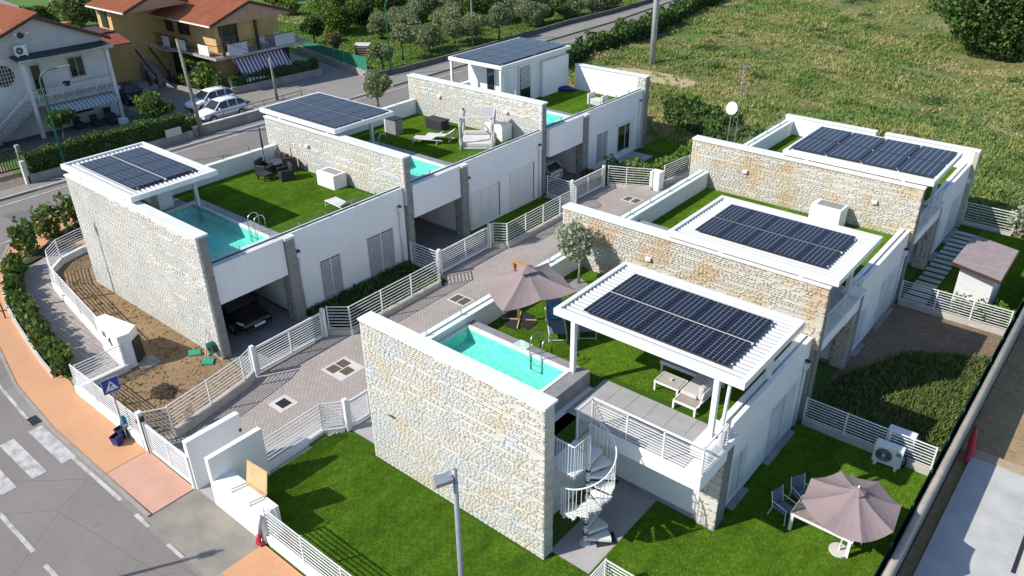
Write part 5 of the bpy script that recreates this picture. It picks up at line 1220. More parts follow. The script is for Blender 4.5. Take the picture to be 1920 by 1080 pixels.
t = thing('rattan_chest', 'black rattan trunk against the stone wall of the middle villa', 'chest', (-17.2,20.9,ZT)); obj('body', B(-17.75,-16.35,20.5,21.2,ZT,ZT+.55), RATTAN, t, bevel=.03); obj('lid', B(-17.78,-16.32,20.47,21.23,ZT+.56,ZT+.64), RATTAN, t, bevel=.02)
t = thing('barbecue_cabinet', 'grey cabinet with pale side beside the pergola of the middle villa', 'cabinet', (-18.5,18.6,ZT)); obj('body', B(-18.9,-18.0,18.2,18.8,ZT,ZT+.95), GREYTILE, t); obj('side_panel', B(-18.99,-18.91,18.2,18.8,ZT,ZT+1.0), WHITE, t); obj('worktop', B(-19.0,-17.95,18.15,18.85,ZT+.96,ZT+1.0), DARK, t)
def cabana():
    t = thing('cabana_bed', 'white cabana daybed with rolled curtains on the middle roof lawn', 'daybed', (-12.95,20.15,ZT))
    c, s = math.cos(R(38)), math.sin(R(38)); cx, cy = -12.95, 20.1
    def q(a, b, z): return Vector((cx+a*c-b*s, cy+a*s+b*c, ZT+z))
    L = .98
    fr = MB()
    for a, b in ((-L,-L),(L,-L),(L,L),(-L,L)):
        o = obj('post', MB().bar(q(a,b,0), q(a,b,1.95), .06, .06, up=(c,s,0)), METALW, t)
        k = MB(); z = 0; pts = []; 
        for j in range(9): pts.append(q(a*.93+.03*math.sin(j*1.9), b*.93+.03*math.cos(j*1.3), 1.9-j*.22))
        k.tube(pts, [.09,.11,.12,.10,.07,.09,.12,.13,.12], 8); obj('rolled_curtain', k, M('curtain_cloth', (.50,.46,.43), (.40,.37,.35), sc=9, rough=.95) if 'curtain_cloth' not in bpy.data.materials else bpy.data.materials['curtain_cloth'], t, smooth=True)
    for z in (1.95,.12):
        for (a,b),(d,e) in (((-L,-L),(L,-L)),((L,-L),(L,L)),((L,L),(-L,L)),((-L,L),(-L,-L))): obj('beam', MB().bar(q(a,b,z),q(d,e,z),.06,.08), METALW, t)
    m = MB(); m.add([tuple(q(a,b,z)) for z in (.14,.40) for a,b in ((-L+.06,-L+.06),(L-.06,-L+.06),(L-.06,L-.06),(-L+.06,L-.06))],[(0,3,2,1),(4,5,6,7),(0,1,5,4),(1,2,6,5),(2,3,7,6),(3,0,4,7)]); obj('mattress', m, PALESLING, t, bevel=.05)
    m = MB(); m.add([tuple(q(a,b,z)) for z in (.40,.62) for a,b in ((-L+.1,L-.4),(L-.1,L-.4),(L-.1,L-.1),(-L+.1,L-.1))],[(0,3,2,1),(4,5,6,7),(0,1,5,4),(1,2,6,5),(2,3,7,6),(3,0,4,7)]); obj('bolster', m, LGREY, t, bevel=.06)
    m = MB(); m.add([tuple(q(a,b,1.97+.02*math.sin(a*9))) for a,b in ((.2,-L),(L,-L),(L,L),(.2,L))],[(0,1,2,3)]); o = obj('gathered_roof_cloth', m, bpy.data.materials['curtain_cloth'], t); o.modifiers.new('thick','SOLIDIFY').thickness = .03
cabana()
t = thing('garden_box', 'white boxy garden seat at the far roof corner', 'seat', (-12,31.4,ZT)); obj('seat', B(-12.5,-11.6,30.9,31.5,ZT,ZT+.42), PALESLING, t, bevel=.04); obj('side', B(-12.6,-12.5,30.8,31.6,ZT,ZT+.75), METALW, t); obj('side', B(-11.55,-11.45,30.9,31.6,ZT,ZT+.7), METALW, t)
tag(obj('blue_cover', MB().tube([(-16.2,32.3,ZT+.12),(-15.7,32.6,ZT+.18),(-15.2,33.0,ZT+.1)],[.15,.25,.12],8), BLUEP, smooth=True), 'crumpled blue cover at the foot of the glazed roof room', 'cover')
t = thing('red_broom', 'red broom and dustpan leaning on the roof room wall', 'broom', (-17.4,27.5,ZT)); obj('handle', MB().bar((-17.4,27.6,ZT+.9),(-17.4,27.66,ZT+1.9),.04,.04), REDP, t); obj('head', B(-17.55,-17.25,27.5,27.64,ZT+.55,ZT+.95), REDP, t)
t = thing('storage_shelf', 'beige reed screen and white cupboard under the corner villa pergola', 'cupboard', (-17,2,ZT)); 
obj('cupboard', B(-18.3,-17.5,2.6,3.3,ZT,ZT+1.5), WHITE, t)
for k in range(22): obj('reed', MB().tube([(-18.2+.055*k,1.9,ZT),(-18.2+.055*k,1.9,ZT+1.35)],.022,5), M('reed', (.50,.40,.25), (.36,.27,.16), sc=9, rough=.9) if k == 0 else bpy.data.materials['reed'], t)
tag(obj('blue_hose', MB().tube([(-13.4,4.75,ZT+.05),(-13.0,4.85,ZT+.08),(-12.6,4.7,ZT+.05),(-12.9,4.7,ZT+.1),(-13.3,4.9,ZT+.06)],.04,6), BLUEP, smooth=True), 'coiled blue hose at the poolside of the corner villa', 'hose')
# right side garden: shed, stepping slabs, pot
t = thing('garden_shed', 'white garden shed with a sloping mauve roof', 'shed', (13.4,24.7,0))
obj('wall', MB().add([(12.85,23.55,0),(14.30,23.35,0),(14.35,25.6,0),(12.9,25.7,0),(12.85,23.55,2.15),(14.30,23.35,2.05),(14.35,25.6,2.25),(12.9,25.7,2.35)],[(0,3,2,1),(4,5,6,7),(0,1,5,4),(1,2,6,5),(2,3,7,6),(3,0,4,7)]), HOUSEW, t)
rf = obj('roof', MB().add([(12.5,23.3,2.18),(14.58,22.6,2.18),(14.60,25.8,2.4),(12.66,26.4,2.4),(12.5,23.3,2.26),(14.58,22.6,2.26),(14.60,25.8,2.48),(12.66,26.4,2.48)],[(0,3,2,1),(4,5,6,7),(0,1,5,4),(1,2,6,5),(2,3,7,6),(3,0,4,7)]), SHEDROOF, t)
obj('edge_board', MB().bar((12.48,23.28,2.20),(14.6,22.57,2.20),.04,.14).bar((14.6,22.57,2.20),(14.63,25.8,2.42),.04,.14), BROWN, rf)
t = thing('stepping_path', 'row of grey stepping slabs between the far villa and the shed', 'path', (11.3,28,0))
for k in range(16): obj('slab', B(10.95+.02*(k%3), 11.95, 23.0+k*.60, 23.36+k*.60, .0, .035), CONCL, t)
obj('dark_bed', B(12.0,12.75,22.5,24.4,.0,.03), SOIL, t)
t = thing('plant_pot', 'round white pot with a leafy plant beside the shed', 'plant pot', (12.3,23.6,0)); obj('pot', MB().tube([(12.35,23.6,.02),(12.35,23.6,.3)],[.17,.24],14), METALW, t)
p = RN.normal(size=(90,3))*np.array([.14,.14,.12])+np.array([12.35,23.6,.48]); V,F,T = leaf_cloud(p,.11,1.6,.4,GREEN); npmesh('leaves',V,F,FOL,T,t)
# satellite dish and aerial
t = thing('aerial_mast', 'tall thin television aerial mast above the far right villa', 'aerial', (-1.2,34.5,0))
obj('pole', MB().tube([(-3.35,34.5,0),(-3.35,34.5,6.5)],.03,8), GALV, t); obj('boom', MB().tube([(-3.6,34.4,6.35),(-2.5,34.8,6.55)],.012,5), STEEL, t)
for k in range(7): obj('element', MB().tube([(-3.55+.13*k,34.2,6.37+.02*k),(-3.55+.13*k,34.85,6.37+.02*k)],.008,4), STEEL, t)
obj('dipole', MB().tube([(-3.55,34.3,5.3),(-3.15,34.7,5.3)],.01,4), STEEL, t)
t = thing('satellite_dish', 'white round satellite dish on its own post below the aerial', 'satellite dish', (-2.8,34.1,0))
obj('post', MB().tube([(-3.75,34.05,0),(-3.6,34.05,3.8)],.025,8), GALV, t); m = MB(); n_ = Vector((.35,-.8,.42)).normalized(); u_ = n_.cross(Vector((0,0,1))).normalized(); v_ = u_.cross(n_)
cc = Vector((-3.6,33.95,3.85)); m.v.append(tuple(cc-n_*.08)); 
for k in range(24):
    a = 2*math.pi*k/24; m.v.append(tuple(cc+u_*.36*math.cos(a)+v_*.42*math.sin(a)))
for k in range(24): m.f.append((0,1+k,1+(k+1)%24)); m.m.append(0)
o = obj('reflector', m, METALW, t); o.modifiers.new('thick','SOLIDIFY').thickness = .02
obj('feed_arm', MB().tube([tuple(cc-v_*.42),tuple(cc-v_*.2+n_*.45)],.012,5), GALV, t)

# ------------------------------------------------------------------ cars
def car(label, body, group='parked cars'):
    """hatchback pointing to -y, centred on the origin"""
    t = thing('parked_car', label, 'car', (0,0,0), group)
    # stations from nose (-2.0) to tail (2.0): y, half width, sill z, belt z
    ST = [(-2.02,.62,.30,.52),(-1.95,.74,.22,.66),(-1.6,.82,.20,.78),(-1.0,.85,.20,.88),(-.4,.86,.20,.92),(.4,.86,.20,.94),(1.1,.86,.20,.96),(1.6,.84,.22,.97),(1.92,.78,.26,.95),(2.0,.70,.34,.80)]
    m = MB()
    for y,wd,z0,z1 in ST:
        m.v += [(-wd*.92,y,z0),(-wd,y,z0+.18),(-wd,y,(z0+z1)/2+.08),(-wd*.93,y,z1),(-wd*.5,y,z1+.035),(wd*.5,y,z1+.035),(wd*.93,y,z1),(wd,y,(z0+z1)/2+.08),(wd,y,z0+.18),(wd*.92,y,z0)]
    for i in range(len(ST)-1):
        for k in range(10):
            a = i*10+k; b = i*10+(k+1)%10; m.f.append((a,b,b+10,a+10)); m.m.append(0)
    m.f.append(tuple(range(9,-1,-1))); m.m.append(0); e = (len(ST)-1)*10; m.f.append(tuple(range(e,e+10))); m.m.append(0)
    o = obj('body', m, body, t, smooth=True, local=True); o.modifiers.new('s','SUBSURF').levels = 1; o.modifiers['s'].render_levels = 2
    def cab(CS, name, mat):
        m = MB()
        for y,wd,z in CS: m.v += [(-wd,y,z),(wd,y,z)]
        return m
    # greenhouse: glass volume then roof skin
    G = [(-.98,.74,.91),(-.30,.60,1.38),(.2,.61,1.43),(.95,.60,1.41),(1.45,.58,1.34),(1.86,.70,.97)]
    m = MB()
    for y,wd,z in G: m.v += [(-max(wd,.0)*1.0,y,z),(-wd*.5,y,z+.025),(wd*.5,y,z+.025),(wd,y,z)]
    for i in range(5):
        for k in range(3): m.f.append((i*4+k,i*4+k+1,(i+1)*4+k+1,(i+1)*4+k)); m.m.append(0)
    bl = len(m.v); m.v += [(-.78,-.98,.90),(-.80,-.3,.92),(-.80,.2,.93),(-.80,.95,.95),(-.80,1.45,.96),(-.76,1.86,.96)]; 
    for i in range(5): m.f.append((bl+i,i*4,(i+1)*4,bl+i+1)); m.m.append(0)
    br = len(m.v); m.v += [(.78,-.98,.90),(.80,-.3,.92),(.80,.2,.93),(.80,.95,.95),(.80,1.45,.96),(.76,1.86,.96)]
    for i in range(5): m.f.append((br+i+1,(i+1)*4+3,i*4+3,br+i)); m.m.append(0)
    gl = obj('windows', m, DARKGLASS, t, smooth=False)
    m = MB()
    RS = [(-.34,.60,1.385),(.2,.62,1.445),(.95,.61,1.425),(1.50,.58,1.345)]
    for y,wd,z in RS: m.v += [(-wd,y,z-.0),(-wd*.5,y,z+.04),(wd*.5,y,z+.04),(wd,y,z),(wd,y,z-.05),(-wd,y,z-.05)]
    for i in range(3):
        for k in range(6): a = i*6+k; b = i*6+(k+1)%6; m.f.append((a,b,b+6,a+6)); m.m.append(0)
    m.f += [(5,4,3,2,1,0),(18,19,20,21,22,23)]; m.m += [0,0]
    obj('roof', m, body, t, smooth=True)
    for s in (-1,1):
        for (y0,z0,w0_),(y1,z1,w1_) in (((-.98,.91,.77),(-.32,1.40,.61)),((.25,.93,.805),(.25,1.42,.62)),((1.0,.95,.805),(1.05,1.40,.61)),((1.88,.97,.75),(1.47,1.36,.59))):
            obj('pillar', MB().bar((s*w0_,y0,z0),(s*w1_,y1,z1),.06 if y0 != 1.88 else .10,.05), body, t)
        obj('door_line', MB().bar((s*.868,-.75,.45),(s*.868,1.2,.45),.01,.012), DARK, t)
        obj('mirror', MB().box(s*.86 if s>0 else -1.02,1.02 if s>0 else -.86,-.72,-.60,.90,1.02), body, t, bevel=.02)
        obj('headlight', MB().add([(s*.70,-1.93,.60),(s*.80,-1.62,.66),(s*.81,-1.60,.76),(s*.66,-1.90,.70)],[(0,1,2,3)]), LAMPW, t)
        obj('tail_light', MB().box(s*.66 if s>0 else -.80,.80 if s>0 else -.66,1.90,1.985,.72,.95), LAMPR, t)
        for y in (-1.25,1.25):
            w_ = obj('wheel', MB().tube([(s*.70,y,.31),(s*.875,y,.31)],.31,20), TYRE, t); obj('rim', MB().tube([(s*.87,y,.31),(s*.885,y,.31)],.19,14), GALV, w_)
    obj('bumper', B(-.6,.6,-2.045,-1.98,.28,.40), DARK, t); obj('number_plate', B(-.26,.26,-2.07,-2.045,.40,.51), SW, t); obj('number_plate', B(-.26,.26,1.99,2.02,.60,.71), SW, t)
    obj('windscreen', MB().add([(-.72,-.99,.925),(.72,-.99,.925),(.58,-.32,1.395),(-.58,-.32,1.395)],[(0,1,2,3)]), DARKGLASS, t)
    return t
cw = car('white hatchback parked nearest the street parapet', CARW); cw.location = (-40.0,19.6,0); cw.scale = (1,1,1.02)
dup(cw, (-43.3,20.7,0), 0, 'white hatchback parked on the yellow house side of the other white one')
cb = car('black car parked nose out in the corner villa carport', CARB); cb.location = (-12.35,2.35,.02); cb.rotation_euler = (0,0,R(90)); cb.scale = (1.03,1.08,.96)
cg = car('silver car parked tail out in the far carport', CARG); cg.location = (-12.2,24.3,.02); cg.rotation_euler = (0,0,R(-90))
cn = car('dark car in the shaded passage between the white and yellow houses', CARN); cn.location = (-50.5,17.4,0); cn.rotation_euler = (0,0,R(90))

# ------------------------------------------------------------------ white house across the street
def slab_poly(pts, th):      # roof plane from 4 points, given thickness downwards
    m = MB(); n = len(pts); m.add(list(pts)+[(x,y,z-th) for x,y,z in pts], [tuple(range(n)), tuple(range(2*n-1,n-1,-1))]+[(i,i+n,(i+1)%n+n,(i+1)%n) for i in range(n)]); return m
def tile_roof(parent, eave0, eave1, ridge0, ridge1, mat, pitch=.26, name='roof'):
    """roof slab with rounded tile columns running from ridge to eave"""
    e0, e1, r0, r1 = map(Vector, (eave0, eave1, ridge0, ridge1)); rf = obj(name, slab_poly([tuple(e0),tuple(e1),tuple(r1),tuple(r0)], .16), mat, parent)
    n = max(2, int((e1-e0).length/pitch)); m = MB(); nr = (e1-e0).cross(r0-e0).normalized()
    if nr.z < 0: nr = -nr
    for k in range(n):
        a = e0.lerp(e1, (k+.5)/n); b = r0.lerp(r1, (k+.5)/n); sd = (e1-e0).normalized()*pitch*.36; L = (b-a).length; q = max(2, int(L/.42))
        for j in range(q):
            p0 = a.lerp(b, j/q)+nr*.045; p1 = a.lerp(b, (j+1)/q)+nr*.015; jit = sd*random.uniform(-.12,.12)
            m.add([p0-sd+jit-nr*.04, p0-sd*.45+jit+nr*.03, p0+sd*.45+jit+nr*.03, p0+sd+jit-nr*.04, p1-sd*.9+jit-nr*.03, p1-sd*.4+jit+nr*.025, p1+sd*.4+jit+nr*.025, p1+sd*.9+jit-nr*.03],
                  [(0,1,5,4),(1,2,6,5),(2,3,7,6),(0,3,2,1)])
    o = obj('roof_tiles', m, mat, rf); o['kind'] = 'stuff'; return rf
h = thing('white_house', 'two-storey white house with grey gable, balcony and striped awning', 'house', (-50,9,0))
obj('wall', B(-60,-47.5,1.0,15.0,0,5.72), HOUSEW, h)
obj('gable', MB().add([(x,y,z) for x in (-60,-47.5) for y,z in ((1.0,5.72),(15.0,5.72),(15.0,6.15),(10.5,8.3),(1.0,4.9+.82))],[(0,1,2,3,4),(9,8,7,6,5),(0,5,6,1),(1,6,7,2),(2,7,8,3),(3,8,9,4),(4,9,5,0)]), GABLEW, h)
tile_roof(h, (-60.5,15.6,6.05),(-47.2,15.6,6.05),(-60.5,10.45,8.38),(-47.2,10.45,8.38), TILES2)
tile_roof(h, (-60.5,3.0,5.6),(-46.9,3.0,5.6),(-60.5,10.7,8.62),(-46.9,10.7,8.62), TILES)
obj('verge_board', MB().bar((-46.87,3.0,5.5),(-46.87,10.7,8.50),.05,.2).bar((-47.17,15.6,5.93),(-47.17,10.45,8.26),.05,.18), BROWN, h)
obj('canopy_roof', slab_poly([(-45.9,8.2,5.70),(-45.9,15.0,5.70),(-47.5,15.0,5.86),(-47.5,8.2,5.86)],.14), BITUMEN, h)
obj('canopy_edge', B(-45.9,-45.84,8.15,15.05,5.52,5.72), SLAB, h)
obj('round_vent', MB().tube([(-47.5,9.35,7.15),(-47.44,9.35,7.15)],.22,16), DARK, h)
for y in (8.95,9.8): obj('gable_light', B(-47.5,-47.4,y-.12,y+.12,7.2,7.34), METALW, h)
def house_window(par, x, y0, y1, z0, z1, frame=ANDER, fx=1, n=2):
    w_ = obj('window', B(x, x+.06*fx, y0-.07, y1+.07, z0-.07, z1+.07), frame, par); d = (y1-y0)/n
    for k in range(n): obj('pane', B(x+.06*fx, x+.075*fx, y0+k*d+.03, y0+(k+1)*d-.03, z0+.03, z1-.03), DARKGLASS, w_)
    return w_
house_window(h, -47.5, 12.05, 13.15, 3.58, 5.02); house_window(h, -47.5, 9.3, 9.95, 2.75, 4.98, n=1)
obj('balcony_slab', B(-47.5,-46.1,8.5,14.9,2.30,2.58), SLAB, h)
br = obj('balcony_rail', B(-46.16,-46.11,8.5,14.6,3.50,3.56), SLAB, h)
for k in range(42): obj('baluster', B(-46.15,-46.12,8.6+k*.145,8.62+k*.145,2.58,3.5), METALW, br)
for k in range(7): obj('scroll', MB().tube([(-46.13,8.8+k*.85,2.7),(-46.13,8.95+k*.85,3.1),(-46.13,8.8+k*.85,3.4)],.025,5), METALW, br)
for y in (8.4,14.55): obj('pillar', B(-46.35,-46.08,y-.13,y+.13,0,5.6), HOUSEW, h)
aw = obj('awning', slab_poly([(-45.5,9.4,1.75),(-45.5,14.3,1.75),(-46.9,14.3,2.42),(-46.9,9.4,2.42)],.02), AWN2, h); obj('valance', B(-45.5,-45.48,9.4,14.3,1.55,1.75), AWN2, aw)
house_window(h, -47.5, 11.6, 12.9, .9, 1.75, BROWN)
st_ = obj('outside_stair', MB().prism([(-47.4,5.2),(-46.1,5.2),(-46.1,5.25),(-47.4,5.25)],0,.2), SLAB, h)
for k in range(12): obj('step', B(-47.4,-46.2,5.0+k*.29,5.0+(k+1)*.29+.02,.2*k,.21*(k+1)), SLAB, h)
obj('stair_rail', MB().tube([(-46.15,5.0,1.0),(-46.15,8.4,3.5)],.035,6), METALW, h)
for k in range(24): obj('baluster', B(-46.17,-46.13,5.05+k*.14,5.075+k*.14,.2+k*.1,1.0+k*.103), METALW, h)
w_ = obj('arched_window', MB().tube([(-47.5,7.4,4.6),(-47.46,7.4,4.6)],.75,18), DARKGLASS, h)
for k in range(7): obj('window_bar', B(-47.42,-47.39,6.75+k*.21,6.775+k*.21,3.9,5.3), METALW, w_)
for k in range(5): obj('window_bar', B(-47.42,-47.39,6.7,8.1,4.0+k*.27,4.025+k*.27), METALW, w_)
obj('door', B(-47.52,-47.44,3.4,4.4,0,2.1), BROWN, h)
t = thing('round_planter', 'dark hanging basket on the white house balcony', 'planter', (-46.4,11.1,3.3)); obj('basket', MB().tube([(-46.3,11.1,3.35),(-46.3,11.1,3.65)],[.2,.28],12), SOIL, t)
# garden furniture in the shade
for i,(x,y) in enumerate(((-46.4,11.2),(-45.9,12.3),(-45.4,13.3),(-46.9,13.9))):
    t = thing('garden_bench', ['dark bench in the white house shade, under the small window','dark seat in the middle of the white house yard','dark seat beside the potted plants in the yard','dark chair by the house pillar'][i], 'bench', (x,y,0)); obj('seat', B(x-.4,x+.4,y-.28,y+.28,.02,.45), RATTAN, t); obj('backrest', B(x-.4,x-.3,y-.28,y+.28,.45,.85), RATTAN, t)
tag(obj('white_planter', B(-45.2,-44.6,13.6,14.2,.0,.4), METALW), 'white planter box at the foot of the white house pillar', 'planter')
tag(obj('green_carpet', B(-46.2,-43.0,14.9,16.4,.005,.02), M('green_carpet', (.01,.10,.03), (.015,.13,.04), rough=.95)), 'green carpet strip beside the white house', 'carpet')
t = thing('garage_roof', 'low lean-to with white frieze beside the driveway gate', 'shed', (-42,6,0)); obj('wall', B(-46.0,-44.8,1.0,4.4,0,2.0), HOUSEW, t); obj('roof', slab_poly([(-44.3,.6,2.0),(-44.3,4.9,2.0),(-46.2,4.9,2.5),(-46.2,.6,2.5)],.1), SLAB, t)
t = thing('driveway_gate', 'dark slatted driveway gate in front of the white house', 'gate', (-40,1,0))
gf = obj('gate_frame', MB().bar((-40,-4,.25),(-40.1,4.4,.25),.05,.08).bar((-40,-4,1.55),(-40.1,4.4,1.55),.05,.08), DARK, t)
for k in range(48): obj('bar', B(-40.1,-40.05,-3.95+k*.175,-3.90+k*.175,.25,1.55), DARK, gf)
for y in (-4.1,.2,4.5): obj('gate_post', B(-40.2,-39.9,y-.12,y+.12,0,1.8), CONC, t)
# hedge and wall on the far pavement
t = thing('hedge_wall', 'low concrete wall under the clipped hedge', 'wall', (-37,9,0))
obj('wall', B(-37.2,-37.0,3.6,15.3,0,.62), CONC, t); obj('end_post', B(-37.3,-37.0,3.45,3.7,0,1.6), PAVC, t)
hedge('clipped_hedge', 'long clipped dark hedge on the low concrete wall', [(-37.75,3.9),(-37.75,15.0)], .95, 1.78, .11, 230, DEEP, bumpy=.10)
tag(obj('utility_box', B(-37.06,-36.96,13.2,14.4,.60,1.15), PAVC), 'pale utility box set in the hedge wall', 'utility box')
t = thing('parapet_wall', 'stained parapet with iron rail beside the parked white cars', 'wall', (-37.1,24,0))
obj('wall', B(-37.3,-37.05,15.4,25.5,0,.75), CONC, t); obj('coping', B(-37.35,-37.0,15.4,25.5,.75,.81), PAVC, t)
obj('rail', MB().tube([(-37.15,16.2,1.35),(-37.15,25.4,1.35)],.025,6), BROWN, t); obj('rail', MB().tube([(-37.15,16.2,1.08),(-37.15,25.4,1.08)],.02,6), BROWN, t)
for k in range(6): obj('rail_post', B(-37.17,-37.13,16.2+k*1.83,16.24+k*1.83,.8,1.35), BROWN, t)
# poles and cable
t = thing('utility_pole', 'weathered utility pole leaning over the parked cars', 'utility pole', (-37,15.9,0)); obj('pole', MB().tube([(-36.85,15.9,0),(-37.3,15.7,7.1)],[.16,.10],10), WOODPOLE, t, smooth=True)
obj('cable', MB().tube([(-37.25,15.75,6.2),(-42,17.0,5.45),(-47,18.2,5.2),(-54,19.0,5.2)],.03,5), DARK, t)
t = thing('utility_pole', 'thinner utility pole beside the purple striped awning', 'utility pole', (-40.5,25.2,0)); obj('pole', MB().tube([(-40.5,25.2,0),(-40.6,25.15,3.6)],[.12,.09],10), WOODPOLE, t, smooth=True); obj('cable', MB().tube([(-40.6,25.15,3.5),(-44,24.4,4.2),(-48,23.9,4.7)],.025,5), DARK, t)
def green_lamp(label, x, y, h, dx, dy):
    t = thing('street_lamp', label, 'street lamp', (x,y,0), 'green street lamps'); obj('pole', MB().tube([(x,y,0),(x,y,h-.6),(x+dx*.1,y+dy*.1,h-.25),(x+dx*.35,y+dy*.35,h-.03),(x+dx*.75,y+dy*.75,h+.05)],[.075,.06,.05,.04,.035],10), GREENPAINT, t, smooth=True)
    obj('lamp_head', MB().bar((x+dx*.7,y+dy*.7,h+.06),(x+dx*1.15,y+dy*1.15,h+.10),.16,.10), LAMPGREY, t, bevel=.02)
green_lamp('green curved street lamp in front of the clipped hedge', -36.7, 5.9, 6.9, .6, 1.5); green_lamp('green curved street lamp beside the olive orchard wall', -38.6, 36.5, 7.0, 1.2, 1.4)
t = thing('utility_pole', 'slim grey pole among the olive trees', 'utility pole', (-41.5,51.5,0)); obj('pole', MB().tube([(-41.2,50.7,0),(-41.2,50.7,8)],.10,8), WOODPOLE, t)
# ------------------------------------------------------------------ yellow house
h = thing('yellow_house', 'ochre two-storey house with red tiled gables and wraparound balcony', 'house', (-52,26,0))
obj('wall', B(-66,-49.2,24.7,32.4,0,5.8), YELLOW, h); obj('wall', B(-49.2,-47.6,24.7,28.4,3.0,5.7), YELLOW, h); obj('wall', B(-49.2,-47.9,24.9,31.4,0,2.9), YELLOW, h)
obj('wall', B(-58.2,-55.6,19.8,24.7,0,6.75), YELLOW, h); obj('terrace_block', B(-59.0,-55.6,15.2,19.8,0,4.7), YELLOW, h); obj('terrace_edge', B(-59.1,-55.5,15.1,19.8,4.7,4.85), BROWN, h)
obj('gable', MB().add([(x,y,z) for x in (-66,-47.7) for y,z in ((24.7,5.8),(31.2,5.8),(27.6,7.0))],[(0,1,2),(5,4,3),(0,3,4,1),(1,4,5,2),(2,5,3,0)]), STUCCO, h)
tile_roof(h, (-66,23.4,5.78),(-45.9,23.4,5.78),(-66,27.5,7.25),(-45.9,27.5,7.25), TILES)
tile_roof(h, (-66,31.8,5.85),(-45.9,31.8,5.85),(-66,27.5,7.25),(-45.9,27.5,7.25), TILES)
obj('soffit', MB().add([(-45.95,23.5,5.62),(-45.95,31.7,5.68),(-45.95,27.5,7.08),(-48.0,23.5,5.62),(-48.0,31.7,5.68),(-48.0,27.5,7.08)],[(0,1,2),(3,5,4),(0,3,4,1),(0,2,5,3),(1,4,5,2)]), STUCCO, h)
obj('verge_board', MB().bar((-45.87,23.4,5.70),(-45.87,27.5,7.17),.06,.22).bar((-45.87,27.5,7.17),(-45.87,31.8,5.77),.06,.22), BROWN, h); obj('gutter', MB().tube([(-66,23.33,5.66),(-45.9,23.33,5.66)],.07,8), METALW, h)
tile_roof(h, (-58.4,19.2,6.85),(-51.8,19.2,6.85),(-58.4,22.3,8.05),(-51.8,22.3,8.05), TILES); tile_roof(h, (-58.4,25.2,7.0),(-51.8,25.2,7.0),(-58.4,22.3,8.05),(-51.8,22.3,8.05), TILES)
obj('soffit', MB().add([(-51.9,19.4,6.70),(-51.9,24.9,6.8),(-51.9,22.3,7.86),(-56.2,19.4,6.70),(-56.2,24.9,6.8),(-56.2,22.3,7.86)],[(0,1,2),(3,5,4),(0,3,4,1),(0,2,5,3),(1,4,5,2)]), STUCCO, h)
obj('verge_board', MB().bar((-51.77,19.2,6.77),(-51.77,22.3,7.97),.06,.22).bar((-51.77,22.3,7.97),(-51.77,25.2,6.92),.06,.22), BROWN, h); obj('gutter', MB().tube([(-58.4,19.13,6.73),(-51.8,19.13,6.73)],.07,8), METALW, h)
w_ = obj('window', B(-57.4,-56.3,19.72,19.8,5.0,6.5), BROWN, h); obj('pane', B(-57.3,-56.4,19.70,19.72,5.1,6.4), DARKGLASS, w_)
for a, b in ((-55.6,-54.4),(-52.9,-51.6)):
    w_ = obj('window', B(a,b,24.62,24.70,4.1,5.5), BROWN, h); obj('shutter', B(a-.45,a-.02,24.56,24.62,4.1,5.5), BROWN, w_); obj('pane', B(a+.1,b-.1,24.60,24.62,4.2,5.4), DARKGLASS, w_)
obj('balcony_slab', B(-56.0,-45.8,23.3,24.7,2.88,3.10), SLAB, h); obj('balcony_slab', B(-49.2,-45.6,24.7,33.0,2.86,3.08), SLAB, h)
obj('balcony_floor', B(-56.0,-45.9,23.4,24.69,3.10,3.115), M('pink_tiles', (.38,.25,.19), (.32,.2,.15), rough=.8), h)
for i,(a,b) in enumerate(((-54.2,-53.1),(-51.9,-50.4),(-48.3,-46.7))): obj('balcony_panel', B(a,b,23.30,23.34,3.15,4.02), METALW, h)
br = obj('balcony_rail', MB().bar((-55.8,23.35,4.12),(-45.75,23.35,4.12),.05,.05).bar((-45.65,23.35,4.12),(-45.65,33.0,4.12),.05,.05).bar((-55.8,23.35,3.2),(-45.75,23.35,3.2),.03,.03), BROWN, h)
for k in range(40): obj('baluster', B(-55.7+.25*k,-55.68+.25*k,23.34,23.36,3.1,4.1), BROWN, br)
for k in range(30): obj('baluster', B(-45.66,-45.64,24.7+.28*k,24.72+.28*k,3.08,4.1), BROWN, br)
for a,b in ((24.5,26.4),(29.3,31.4)): obj('balcony_panel', B(-45.60,-45.56,a,b,3.12,4.05), M('pale_blue_panel', (.45,.49,.55), rough=.6) if a == 24.5 else bpy.data.materials['pale_blue_panel'], h)
for y in (24.3,27.8): obj('wooden_post', B(-46.1,-45.85,y-.1,y+.1,3.1,5.6), BROWN, h)
o = obj('french_window', B(-47.58,-47.5,25.2,26.9,3.1,5.4), BROWN, h); obj('pane', B(-47.5,-47.48,25.3,26.0,3.2,5.3), DARKGLASS, o); obj('pane', B(-47.5,-47.48,26.1,26.8,3.2,5.3), DARKGLASS, o)
aw = obj('awning', slab_poly([(-45.1,25.5,.95),(-45.1,30.6,.95),(-46.2,30.4,2.62),(-46.2,25.1,2.62)],.02), AWN1, h); obj('valance', B(-45.1,-45.08,25.5,30.6,.78,.95), AWN1, aw)
e = obj('entrance_roof', slab_poly([(-53.3,17.8,4.05),(-53.3,20.0,4.05),(-56.2,20.0,4.75),(-56.2,17.8,4.75)],.14), STUCCO, h)
for k in range(9):
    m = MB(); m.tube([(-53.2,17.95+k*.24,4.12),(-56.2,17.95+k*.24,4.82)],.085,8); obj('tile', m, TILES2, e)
obj('porch_opening', B(-56.0,-55.85,17.6,20.4,.4,2.9), DARK, h); obj('porch_floor', B(-56,-52.3,16.5,21.0,0,.35), SLAB, h)
for k in range(14): obj('stair_step', B(-53.2-.30*(k+1)+.0,-53.2-.30*k+.02,21.35,22.5,.0,.22*(k+1)), SLAB, h)
